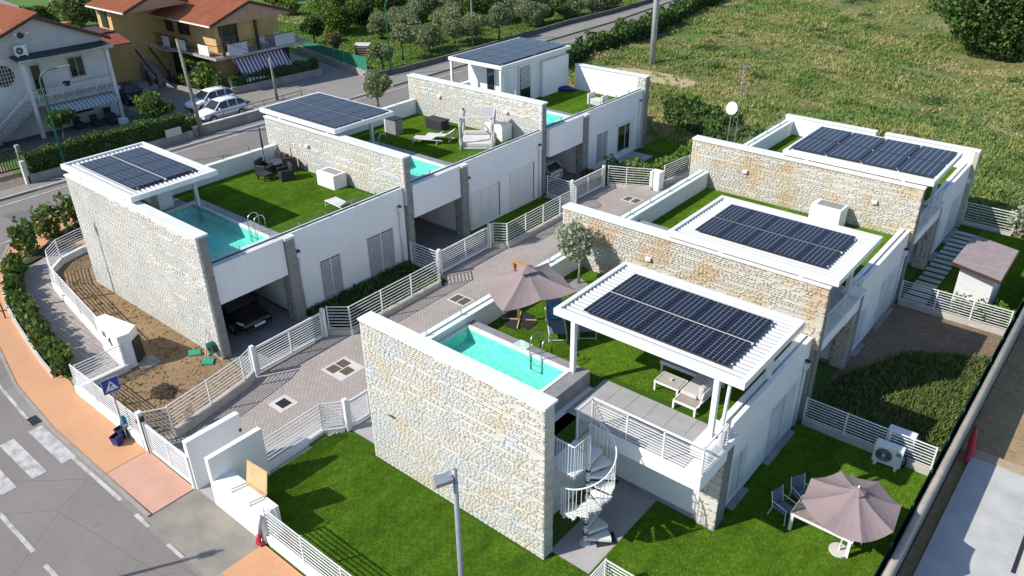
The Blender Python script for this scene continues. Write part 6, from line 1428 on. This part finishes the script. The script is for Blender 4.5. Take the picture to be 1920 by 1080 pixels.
for y in (21.3,22.6): obj('stair_rail', MB().bar((-53.0,y,1.0),(-57.2,y,4.1),.09,.12), BROWN, h)
for x,y in ((-53.0,21.3),(-53.0,22.6),(-54.5,21.3),(-52.4,16.8),(-52.4,18.6),(-52.4,20.4)): obj('wooden_post', B(x-.09,x+.09,y-.09,y+.09,0,1.2), BROWN, h)
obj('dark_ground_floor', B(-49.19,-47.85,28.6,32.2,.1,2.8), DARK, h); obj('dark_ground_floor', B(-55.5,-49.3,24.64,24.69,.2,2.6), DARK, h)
for i,(x,y) in enumerate(((-46.6,28.8),(-46.8,30.5))):
    t = thing('balcony_chair', ['white chair on the yellow house balcony between the posts','white chair on the yellow house balcony near its far end'][i], 'chair', (x,y,3.08)); obj('seat', B(x-.25,x+.25,y-.25,y+.25,3.45,3.5), METALW, t); obj('backrest', B(x-.27,x-.22,y-.25,y+.25,3.5,3.95), METALW, t)
    for a in (-.22,.22):
        for b in (-.22,.22): obj('leg', B(x+a-.02,x+a+.02,y+b-.02,y+b+.02,3.08,3.45), METALW, t)
t = thing('balcony_table', 'white table behind the pale blue balcony panel', 'table', (-46.3,25.6,3.1)); obj('top', B(-46.7,-46.0,25.1,26.2,3.85,3.9), METALW, t); obj('leg', B(-46.4,-46.3,25.6,25.7,3.1,3.85), METALW, t)
# garden wall, hedge and shrubs of the yellow house
t = thing('garden_wall', 'low stained wall below the dark hedge of the yellow house', 'wall', (-44.8,28,0)); obj('wall', MB().bar((-45.2,23.9,.3),(-44.4,33.0,.3),.22,.6), CONC, t)
hedge('privet_hedge', 'dark loose hedge below the purple striped awning', [(-45.7,24.2),(-45.0,33.0)], .8, 1.35, .12, 190, DEEP, bumpy=.18)
hedge('low_hedge', 'low garden hedge beside the outside staircase', [(-52.2,22.9),(-48.4,23.2)], .9, .8, .14, 140, GREEN, bumpy=.2)
t = thing('garden_edging', 'pale curb edging between the passage and the yellow house garden', 'wall', (-50,22.4,0)); obj('curb', MB().bar((-53.1,22.0,.14),(-46.8,22.35,.14),.3,.28), CONC, t)
tree('citrus_tree', 'small twisted tree in front of the yellow house stairs', -51.0, 23.7, .95, 2.9, 420, .2, BRIGHT, .07)
shrub('flowering_shrub', 'big-leaved pale shrub against the yellow wall near the utility pole', -48.3, 23.5, 1.25, 2.3, 560, .2, BRIGHT)
shrub('flowering_shrub', 'green shrub at the corner under the balcony', -46.6, 23.6, .8, 1.6, 300, .16, GREEN)
t = thing('net_fence', 'green net fence around the orchard behind the dark yard', 'fence', (-48,36,0))
NETM = M('green_screen', (.012,.16,.09), (.02,.2,.11), sc=3, rough=.9)
obj('screen', MB().add([(-53,37.7,.1),(-40.4,35.2,.6),(-40.4,35.2,1.75),(-53,37.7,1.3)],[(0,1,2,3)]), NETM, t); obj('wall', MB().bar((-54.5,38.0,.25),(-39.3,34.7,.3),.25,.6), CONC, t)
for k in range(7): obj('post', MB().tube([(-53+2.1*k,37.7-.42*k,.4),(-53+2.1*k,37.7-.42*k,1.9)],.03,6), GALV, t)
t = thing('orchard_wall', 'low dark wall with railing along the street beside the olive orchard', 'wall', (-39,50,0))
wp = [(-39.3,34.8),(-38.7,38),(-38.6,45),(-39.0,55),(-39.4,65),(-39.0,74),(-39.2,84),(-41.5,100)]; m = MB()
for a,b in zip(wp[:-1],wp[1:]): m.bar((*a,.28),(*b,.28),.25,.62)
obj('wall', m, M('dark_stained_wall', (.16,.145,.125), (.10,.09,.08), sc=2, rough=.95, bump=.3, bs=20), t)
for zz in (1.0,1.45):
    m = MB()
    for a,b in zip(wp[:-1],wp[1:]): m.bar((*a,zz),(*b,zz),.03,.03)
    obj('rail', m, DARK, t)
for k in range(30):
    s_ = k*2.2; 
    for a,b in zip(wp[:-1],wp[1:]):
        L = math.dist(a,b)
        if s_ <= L: q = (a[0]+(b[0]-a[0])*s_/L, a[1]+(b[1]-a[1])*s_/L); obj('rail_post', MB().tube([(*q,.55),(*q,1.55)],.025,5), DARK, t); break
        s_ -= L
# ------------------------------------------------------------------ trees
OT = [('olive',-51.6,47.2,1.60,1.50),('olive',-40.9,37.5,1.37,1.75),('olive',-42.6,41.8,1.23,2.20),('olive',-42.7,45.7,1.99,1.70),('olive',-53.3,52.4,2.24,1.60),('olive',-43.4,50.2,2.07,1.90),('olive',-41.3,51.4,1.72,2.15),
('olive',-41.0,54.7,1.75,2.25),('olive',-53.5,56.1,2.43,1.80),('olive',-51.5,58.8,2.45,1.85),('green',-58.2,46.3,2.94,2.60),('deep',-56.0,41.3,1.34,1.65),('red',-48.8,38.3,0.87,1.65),('deep',-59.6,50.5,2.55,2.10),
('olive',-41.8,61.9,1.98,1.60),('deep',-42.6,64.7,1.77,1.65),('deep',-42.4,68.9,1.57,1.30),('olive',-41.8,70.1,1.71,1.40),('olive',-41.6,73.5,1.61,1.35),('olive',-41.6,76.9,1.78,1.35),('deep',-61.6,57.5,2.70,1.90),('deep',-48.3,59.9,2.23,1.85),
('deep',-48.4,66.0,2.32,1.60),('deep',-63.1,63.7,2.84,1.95),('deep',-59.6,67.2,2.85,1.90),('deep',-56.1,70.7,2.86,1.80),('deep',-50.9,73.4,2.54,1.70),('olive',-47.4,53.6,2.0,1.8),('olive',-46.9,63.0,2.0,1.8),('deep',-56.4,62.0,2.6,1.9),('olive',-47.6,47.6,1.7,1.7)]
WORD = {'olive':['silvery olive tree','grey-green olive tree','rounded olive tree'],'deep':['dark leafy tree','dense dark green tree'],'green':['tall spreading fruit tree'],'red':['small reddish fruit tree']}
where = ['in the middle of the orchard grass near the wood stack','nearest the green street lamp by the orchard corner','on the grass just behind the green street lamp','filling the middle of the roadside row','in the second row behind the roadside olives','in front of the slim grey pole','left of the slim grey pole at the roadside','behind the roof room, first right of the slim pole','in the back row above the roadside olives','deep in the orchard at the top edge','beside the lawn behind the yellow house','beside the green net by the yellow house','close to the green net fence','behind the spreading fruit tree','at the road bend beyond the pale verge','shading the far orchard wall','darkest of the roadside row near the bend','just past the dark roadside trees','second before the road bend','last in the roadside row by the bend','at the top edge left of centre','between olive rows at the top edge','far back behind the roadside row','in the far dark belt, left end','in the far dark belt, middle','in the far dark belt, right end','at the far end of the orchard','between the first and second olive rows','behind the pair at the road bend','inside the far dark belt','behind the wood stack on bright grass']
for i,(k,x,y,r,cz) in enumerate(OT):
    tn = {'olive':OLIVE,'deep':DEEP,'green':BRIGHT,'red':((.17,.10,.05),(.10,.13,.035),(.22,.14,.07))}[k]
    n = int(2000+r*r*900); tree('olive_tree' if k == 'olive' else 'fruit_tree' if k in ('green','red') else 'broadleaf_tree', WORD[k][i % len(WORD[k])]+' '+where[i], x, y, r*1.12, cz+r*1.0, n, .115 if k == 'olive' else .15, tn, .11, 10, .88, group='trees of the orchard')
tree('olive_tree', 'lone grey-green olive by the street behind the middle villa', -31.6, 28.6, 1.35, 3.2, 2600, .13, OLIVE, .09, 11, .95)
tree('large_tree', 'huge dark rounded tree standing in the rough field', 3.4, 79.5, 7.0, 10.2, 42000, .22, DEEP, .45, 34, .78, z=-.3, hollow=.55)
tree('olive_tree', 'huge pale round olive behind the white house roof', -85, 29.6, 3.6, 5.6, 5200, .24, ((.13,.17,.06),(.17,.21,.08),(.10,.13,.05)), .2, 16, .85)
tree('citrus_tree', 'dense citrus tree in front of the white house awning', -43.6, 8.9, 1.25, 2.9, 1500, .16, GREEN, .08)
tree('garden_tree', 'broad low tree behind the hedge next to the parked cars', -41.2, 15.0, 1.45, 2.9, 1700, .17, GREEN, .08); tree('garden_tree', 'rounder small tree left of the parked cars', -42.9, 15.3, 1.05, 2.7, 1100, .17, BRIGHT, .08)
shrub('round_shrub', 'low dark shrub by the far pavement next to the white car', -38.5, 15.9, .8, 1.4, 420, .14, DEEP)
# far top edge: bushes, pink path, wall and roof
for i,(x,y,r) in enumerate(((-78.6,52.8,1.6),(-81.8,55.5,1.8),(-74,58,2.2),(-70,62,2.4),(-88,48,2.0),(-66.5,69,2.6),(-72,50,1.3))):
    shrub('far_bush', ['small flowering bush','leafy bush','rounded green bush','wide green bush','dark bush','tall bush','pale bush'][i]+' beyond the lawn at the top edge of the view', x, y, r, r*1.6, 700, .26, (BRIGHT, GREEN, DEEP)[i%3], group='bushes at the top edge')
g = MB(); g.poly([(-72,46),(-64,47.5),(-64,50.5),(-78,50),(-100,46),(-100,42)], -.02); struct('pink_path', g, M('pink_gravel', (.50,.36,.28), (.42,.30,.24), rough=.95))
g = MB(); g.poly([(-130,8),(-86,20),(-84,25),(-92,30),(-130,34)], -.02); struct('back_road', g, ASPH2)
t = thing('brick_wall', 'low wall with a terracotta tiled cap behind the white house', 'wall', (-80,20,0)); obj('wall', MB().bar((-74,14,.9),(-80,26,.9),.3,1.8), HOUSEW, t); obj('tile_cap', MB().bar((-74,14,1.9),(-80,26,1.9),.9,.18), TILES, t)
hedge('far_hedge', 'dark hedge along the back road behind the tiled roofs', [(-98,18),(-92,30)], 1.6, 1.8, .25, 60, DEEP)
t = thing('wood_stack', 'stack of logs under a pale sheet on the orchard grass', 'wood stack', (-47.8,40.2,0)); obj('cover', MB().prism([(-48.9,41.2),(-47.9,40.0),(-46.6,40.9),(-47.6,42.1)], .95, 1.0), PAVC, t)
for a in range(5):
    for b in range(4):
        c = Vector((-48.7+.28*a,41.0-.27*a+.0,.14+.23*b)); obj('log', MB().tube([tuple(c), tuple(c+Vector((1.2,.85,0)))], .11, 8), BARK, t)
# near planting
LA = ((.05,.11,.02),(.08,.16,.03),(.04,.085,.018),(.12,.19,.04),(.16,.12,.04))
ORD = 'first second third fourth fifth sixth seventh eighth ninth tenth eleventh twelfth thirteenth fourteenth fifteenth sixteenth seventeenth eighteenth nineteenth twentieth last'.split()
hp = [(-13.8,-4.62),(-15.5,-4.45),(-17.5,-4.15),(-19.4,-3.85),(-21.2,-3.5),(-22.9,-3.0),(-24.2,-2.5),(-25.3,-1.9)]
for i,(x,y) in enumerate([(a[0]*(1-f)+b[0]*f, a[1]*(1-f)+b[1]*f) for a,b in zip(hp[:-1],hp[1:]) for f in (0,.34,.67)]):
    shrub('laurel_shrub', ORD[i]+' laurel shrub of the row beside the grey path, counted from the street sign', x+random.uniform(-.06,.06), y+random.uniform(-.08,.08)+.1, .42, .95+random.uniform(-.1,.35), 300, .13, LA, group='laurel shrubs beside the path', up=.4)
kb = MB()
for a,b in zip(hp[:-1],hp[1:]): kb.bar((a[0],a[1]-.42,.08),(b[0],b[1]-.42,.08),.12,.18)
struct('planting_kerb', kb, PAVC)
g = MB(); g.poly([(p[0],p[1]-.36) for p in hp]+[(-26.2,-.5),(-28.0,1.2),(-28.6,2.6),(-27.4,3.4),(-26.2,2.4),(-25.6,-.4)]+[(p[0],p[1]+.42) for p in reversed(hp)], .060); struct('planting_bed', g, SOIL)
for i,(x,y,hh) in enumerate([(-26.6,-.7,1.9),(-27.7,.9,2.1),(-28.2,2.5,2.0)]):
    shrub('young_laurel', ['young laurel tree on the orange corner, lowest of three','young laurel tree in the middle of the orange corner','young laurel tree half hidden by the bare stone flank'][i], x, y, .75, hh, 420, .17, LA, up=.5)
t = thing('kerb_rail', 'short dark rail at the left edge on the orange pavement', 'rail', (-22.3,-4.1,0)); obj('rail', MB().tube([(-20.4,-4.35,.05),(-20.4,-4.35,.75),(-23.5,-3.75,.75),(-23.5,-3.75,.05)],.03,6), DARK, t)
hedge('laurel_hedge', 'laurel hedge inside the fence at the far end of the lane', [(-8.6,27.4),(-6.0,28.0),(-5.3,30.5),(-5.0,33.5)], .7, 1.15, .14, 130, BRIGHT, core=False, bumpy=.3)
hedge('field_hedge', 'broad leafy hedge between the far lawn and the rough field', [(-11.3,40.6),(-8.4,39.2),(-4.2,37.2),(-.5,35.6)], 1.6, 1.7, .18, 110, GREEN, bumpy=.4)
hedge('verge_hedge', 'dark shaggy hedge along the street verge at the top', [(-26.8,46),(-28.2,54),(-28.9,66),(-31,80),(-33.2,93)], 1.5, 1.6, .24, 60, DEEP, bumpy=.5)
shrub('silver_bush', 'silvery bush at the foot of the aerial mast', -2.0, 35.2, 1.5, 2.2, 900, .14, OLIVE); shrub('silver_bush', 'silvery bush rising behind the far right roof lawn', 1.6, 35.4, 1.2, 2.9, 700, .14, OLIVE)
shrub('silver_bush', 'silvery bush above the solar panels of the far right villa', 4.6, 35.0, 1.1, 3.2, 700, .14, OLIVE)
shrub('variegated_shrub', 'pale leaved shrub at the end of the stepping slabs', 13.9, 33.9, 1.0, 1.9, 600, .13, SILVER); shrub('variegated_shrub', 'dark leaved shrub in the far right garden corner', 15.0, 34.2, 1.1, 2.0, 600, .13, OLIVE)
for i,(x,y) in enumerate(((13.3,22.75),(14.2,22.7),(14.9,23.0))): shrub('garden_shrub', ['twiggy shrub in front of the white shed','leafy shrub at the shed corner','bright green shrub between shed and retaining wall'][i], x, y, .45, 1.1, 260, .1, (OLIVE,GREEN,BRIGHT)[i])
shrub('carport_plants', 'red and green plants in a white trough by the far carport', -9.1, 26.3, .6, .7, 260, .12, ((.16,.03,.03),(.05,.09,.02),(.10,.14,.04)))
# ------------------------------------------------------------------ grass and weeds
def tuft_field(name, P, z, hgt, wd, tones, per=4, spread=.6):
    n = len(P); Q = np.c_[P, z if np.ndim(z) else np.full(n, z)]; V,F,T = blades(Q, hgt*RN.uniform(.5,1.3,n), wd*RN.uniform(.7,1.3,n), tones, spread, per); o = npmesh(name, V, F, GRASSB, T); o['kind'] = 'stuff'; return o
FP = np.r_[sample_poly([(-27.5,44),(-9,36),(18,34.5),(40,36),(55,75),(40,125),(-10,125),(-37,118),(-32.5,92),(-29,70)], 90000), sample_poly([(-26,42),(-9,36),(16,34.5),(20,50),(-5,62),(-27,60)], 42000)]
Z = np.array([fz(float(x), float(y)) for x, y in FP])
dens = np.array([mnoise.noise(Vector((x*.16, y*.16, 5)))+.5*mnoise.noise(Vector((x*.5, y*.5, 9))) for x, y in FP])
def field_tone(P):
    out = []
    HUE = ((.46,.38,.21),(.37,.34,.14),(.27,.30,.10),(.20,.27,.08),(.15,.23,.06),(.10,.165,.045))
    for x, y in P:
        v = mnoise.noise(Vector((x*.13,y*.13,1)))*2.6+mnoise.noise(Vector((x*.6,y*.6,7)))*1.8+random.uniform(-1.2,1.2)+2.75
        out.append(HUE[int(min(5, max(0, v)))])
    return np.array(out)
bare = np.array([mnoise.noise(Vector((x*.09+4, y*.2, 3))) for x, y in FP]); keep = (bare < .22) | (RN.random(len(FP)) < .12); track = np.hypot((FP[:,0]+18.5)/5.5, (FP[:,1]-50.5)/1.6) + .35*np.array([mnoise.noise(Vector((x*.7,y*.7,2))) for x, y in FP]) < 1; keep &= ~(track & (RN.random(len(FP)) < .93)); FP, Z, dens = FP[keep], Z[keep], dens[keep]
tall = dens > .16
def tuft_toned(name, P, z, hgt, wd, per, spread):
    n = len(P); V,F,T = blades(np.c_[P, z], hgt*RN.uniform(.5,1.3,n), wd*RN.uniform(.7,1.3,n), ((1,1,1),), spread, per); T = np.repeat(field_tone(P), per*6, 0)*(T**.8)
    o = npmesh(name, V, F, GRASSB, T); o['kind'] = 'stuff'
tuft_toned('field_grass', FP[~tall], Z[~tall], .23, .085, 4, 1.2)
tuft_toned('field_weeds', FP[tall], Z[tall], .36, .10, 5, 1.0)
def clump_field():
    V_, F_, T_ = [], [], []; nv = 0
    for k in range(150):
        q = sample_poly([(-27,44),(-9,38),(18,36),(38,38),(55,75),(38,120),(-10,120),(-35,112),(-29,70)], 3)
        if len(q) == 0: continue
        x, y = q[0]; r_ = random.uniform(.4, 1.5); n = int(130*r_*r_)+60; p = RN.normal(size=(n,3))*np.array([r_*.5,r_*.5,r_*.2]); p[:,2] = np.abs(p[:,2])*.9+fz(float(x),float(y))+.1; p[:,0] += x; p[:,1] += y
        V,F,T = leaf_cloud(p, .13, 1.7, .4, random.choice((((.09,.15,.04),(.13,.19,.055)),((.16,.21,.06),(.22,.25,.08)),((.06,.11,.03),(.10,.155,.045)),((.30,.27,.12),(.24,.22,.09))))); V_.append(V); F_.append(F+nv); T_.append(T); nv += len(V)
    o = npmesh('field_scrub', np.concatenate(V_), np.concatenate(F_), FOL, np.concatenate(T_)); o['kind'] = 'stuff'
clump_field()
P = sample_poly([(10.9,11.3),(15.3,11.3),(15.3,19.8),(12.6,18.2),(11.4,15.5),(10.9,14)], 9000); tuft_field('plot_weeds', P, 0, .24, .07, ((.06,.11,.02),(.085,.14,.03),(.13,.16,.045),(.20,.19,.07)), 4, 1.0)
P = sample_poly([(-9.8,4.7),(-7.1,4.9),(-7.0,10.7),(-9.8,10.9)], 3600); tuft_field('ground_cover', P, .01, .26, .09, DEEP+GREEN, 4, 1.0)
P = sample_poly([(-62,38.6),(-41,36.4),(-40,44),(-40.6,84),(-75,84),(-75,46)], 26000); tuft_field('orchard_grass', P, -.02, .13, .12, ((.14,.23,.03),(.11,.20,.025),(.18,.25,.05)), 3, 1.0)
P = sample_poly([(-11.8,-4.6),(-7,-4.6),(-7.6,-.2),(-9.8,0),(-22,0),(-23.5,-.8),(-15,-2.2),(-11.8,-2.8)], 260); tuft_field('earth_weeds', P, .0, .10, .05, ((.08,.12,.03),(.22,.17,.08)), 4, 1.2)
# stones on the stony plot and the bare earth
def pebbles(name, poly, n, smin, smax, z, mat):
    P = sample_poly(poly, n); m = []; F = []
    fb = np.array([(0,2,1),(0,3,2),(0,4,3),(0,1,4),(5,1,2),(5,2,3),(5,3,4),(5,4,1)])
    for k,(x,y) in enumerate(P):
        s = smin+(smax-smin)*random.random()**3; a = random.random()*6.28; q = [(0,0,s*.5)]+[(s*random.uniform(.6,1.1)*math.cos(a+j*1.57),s*random.uniform(.6,1.1)*math.sin(a+j*1.57),s*.12) for j in range(4)]+[(0,0,-s*.3)]
        m.append(np.array(q)+[x,y,z]); F.append(fb+6*k)
    o = npmesh(name, np.concatenate(m), np.concatenate(F), mat); o['kind'] = 'stuff'
RUB = M('pale_rubble', (.42,.36,.29), (.30,.25,.20), sc=9, rough=.95); CLOD = M('earth_clods', (.27,.185,.11), (.20,.135,.08), sc=9, rough=.95)
pebbles('rubble', [(10.9,11.4),(15.3,11.4),(15.3,22),(10.9,22)], 1500, .015, .06, .0, RUB)
pebbles('earth_clods', [(-11.8,-4.6),(-7,-4.6),(-7.6,-.2),(-9.8,0),(-22,0),(-24,.8),(-23.2,-.9),(-15,-2.2),(-11.8,-2.8)], 4200, .015, .085, .008, CLOD)
pebbles('site_rubble', [(15.9,14.8),(30,14.8),(30,30),(15.9,33)], 1800, .02, .08, -1.0, CLOD)

# ------------------------------------------------------------------ turf pile: one patch of blades laid out over each lawn with geometry nodes
def turf_patch():
    n = 420; P = np.c_[RN.random((n,2))*.25-.125, np.zeros(n)]; V, F, T = blades(P, np.full(n,.030), np.full(n,.010), ((.15,.33,.015),(.175,.37,.02),(.26,.45,.05),(.11,.26,.01),(.31,.47,.08)), 1.1, 2)
    o = npmesh('turf_patch', V, F, PILE, T); COL.objects.unlink(o); return o
PATCH = turf_patch()
def turf(name, poly, z, margin=.11):
    a = np.array(poly); lo, hi = a.min(0), a.max(0); xs = np.arange(lo[0]+.125, hi[0], .25); ys = np.arange(lo[1]+.125, hi[1], .25)
    P = np.array([(x,y) for x in xs for y in ys]); ok = np.ones(len(P), bool)
    for dx, dy in ((-margin,-margin),(margin,-margin),(margin,margin),(-margin,margin)): ok &= in_poly(P+np.array([dx,dy]), poly)
    P = P[ok]; me = bpy.data.meshes.new(name); me.from_pydata([(x,y,z) for x,y in P], [], []); o = bpy.data.objects.new(name, me); COL.objects.link(o); o['kind'] = 'stuff'
    o.modifiers.new('turf', 'NODES').node_group = TURF
TURF = bpy.data.node_groups.new('turf', 'GeometryNodeTree'); TURF.interface.new_socket('Geometry', in_out='INPUT', socket_type='NodeSocketGeometry'); TURF.interface.new_socket('Geometry', in_out='OUTPUT', socket_type='NodeSocketGeometry')
gi = TURF.nodes.new('NodeGroupInput'); go = TURF.nodes.new('NodeGroupOutput'); ip = TURF.nodes.new('GeometryNodeInstanceOnPoints'); oi = TURF.nodes.new('GeometryNodeObjectInfo'); oi.inputs[0].default_value = PATCH; oi.inputs[1].default_value = True
rv = TURF.nodes.new('FunctionNodeRandomValue'); rv.data_type = 'INT'; rv.inputs[4].default_value = 0; rv.inputs[5].default_value = 3
mm = TURF.nodes.new('ShaderNodeMath'); mm.operation = 'MULTIPLY'; mm.inputs[1].default_value = math.pi/2; cx3 = TURF.nodes.new('ShaderNodeCombineXYZ')
TURF.links.new(rv.outputs[2], mm.inputs[0]); TURF.links.new(mm.outputs[0], cx3.inputs[2]); TURF.links.new(gi.outputs[0], ip.inputs['Points']); TURF.links.new(oi.outputs['Geometry'], ip.inputs['Instance'])
TURF.links.new(cx3.outputs[0], ip.inputs['Rotation']); TURF.links.new(ip.outputs[0], go.inputs[0])
turf('lawn_pile', [(-2.35,-.4),(-2.3,-2.8),(-2.1,-4.15),(.5,-4.15),(.5,-4.62),(15.5,-4.62),(15.5,.45),(7.45,.45),(7.45,0.1),(.05,.1),(-1.9,.3)], .01)
turf('lawn_pile', [(8.85,.45),(15.5,.45),(15.5,11.05),(10.75,11.05),(10.8,4.2),(8.85,4.3)], .01)
turf('lawn_pile', [(12.05,24.5),(15.4,22.5),(15.4,33.4),(12.05,33.4)], .01)
for Y in (0,11.15,22.35): turf('lawn_pile', [(-20.1+(4.2 if Y > 20 else 0),Y+4.6),(-10.3,Y+4.6),(-10.3,Y+11.05),(-20.1+(4.2 if Y > 20 else 0),Y+11.05)], ZT)
for Y in (0,11.2,22.25): turf('lawn_pile', [(.9,Y+4.5),(6.1,Y+4.5),(6.1,Y+5.1),(10.2,Y+5.1),(10.2,Y+11.05),(.9,Y+11.05)], ZT)
turf('lawn_pile', [(-9.8,15.7),(-7.4,15.7),(-7.3,22.1),(-9.8,22.1)], .01); turf('lawn_pile', [(-9.8,33.5),(.1,33.5),(.1,37),(-9.8,36.5)], .01)
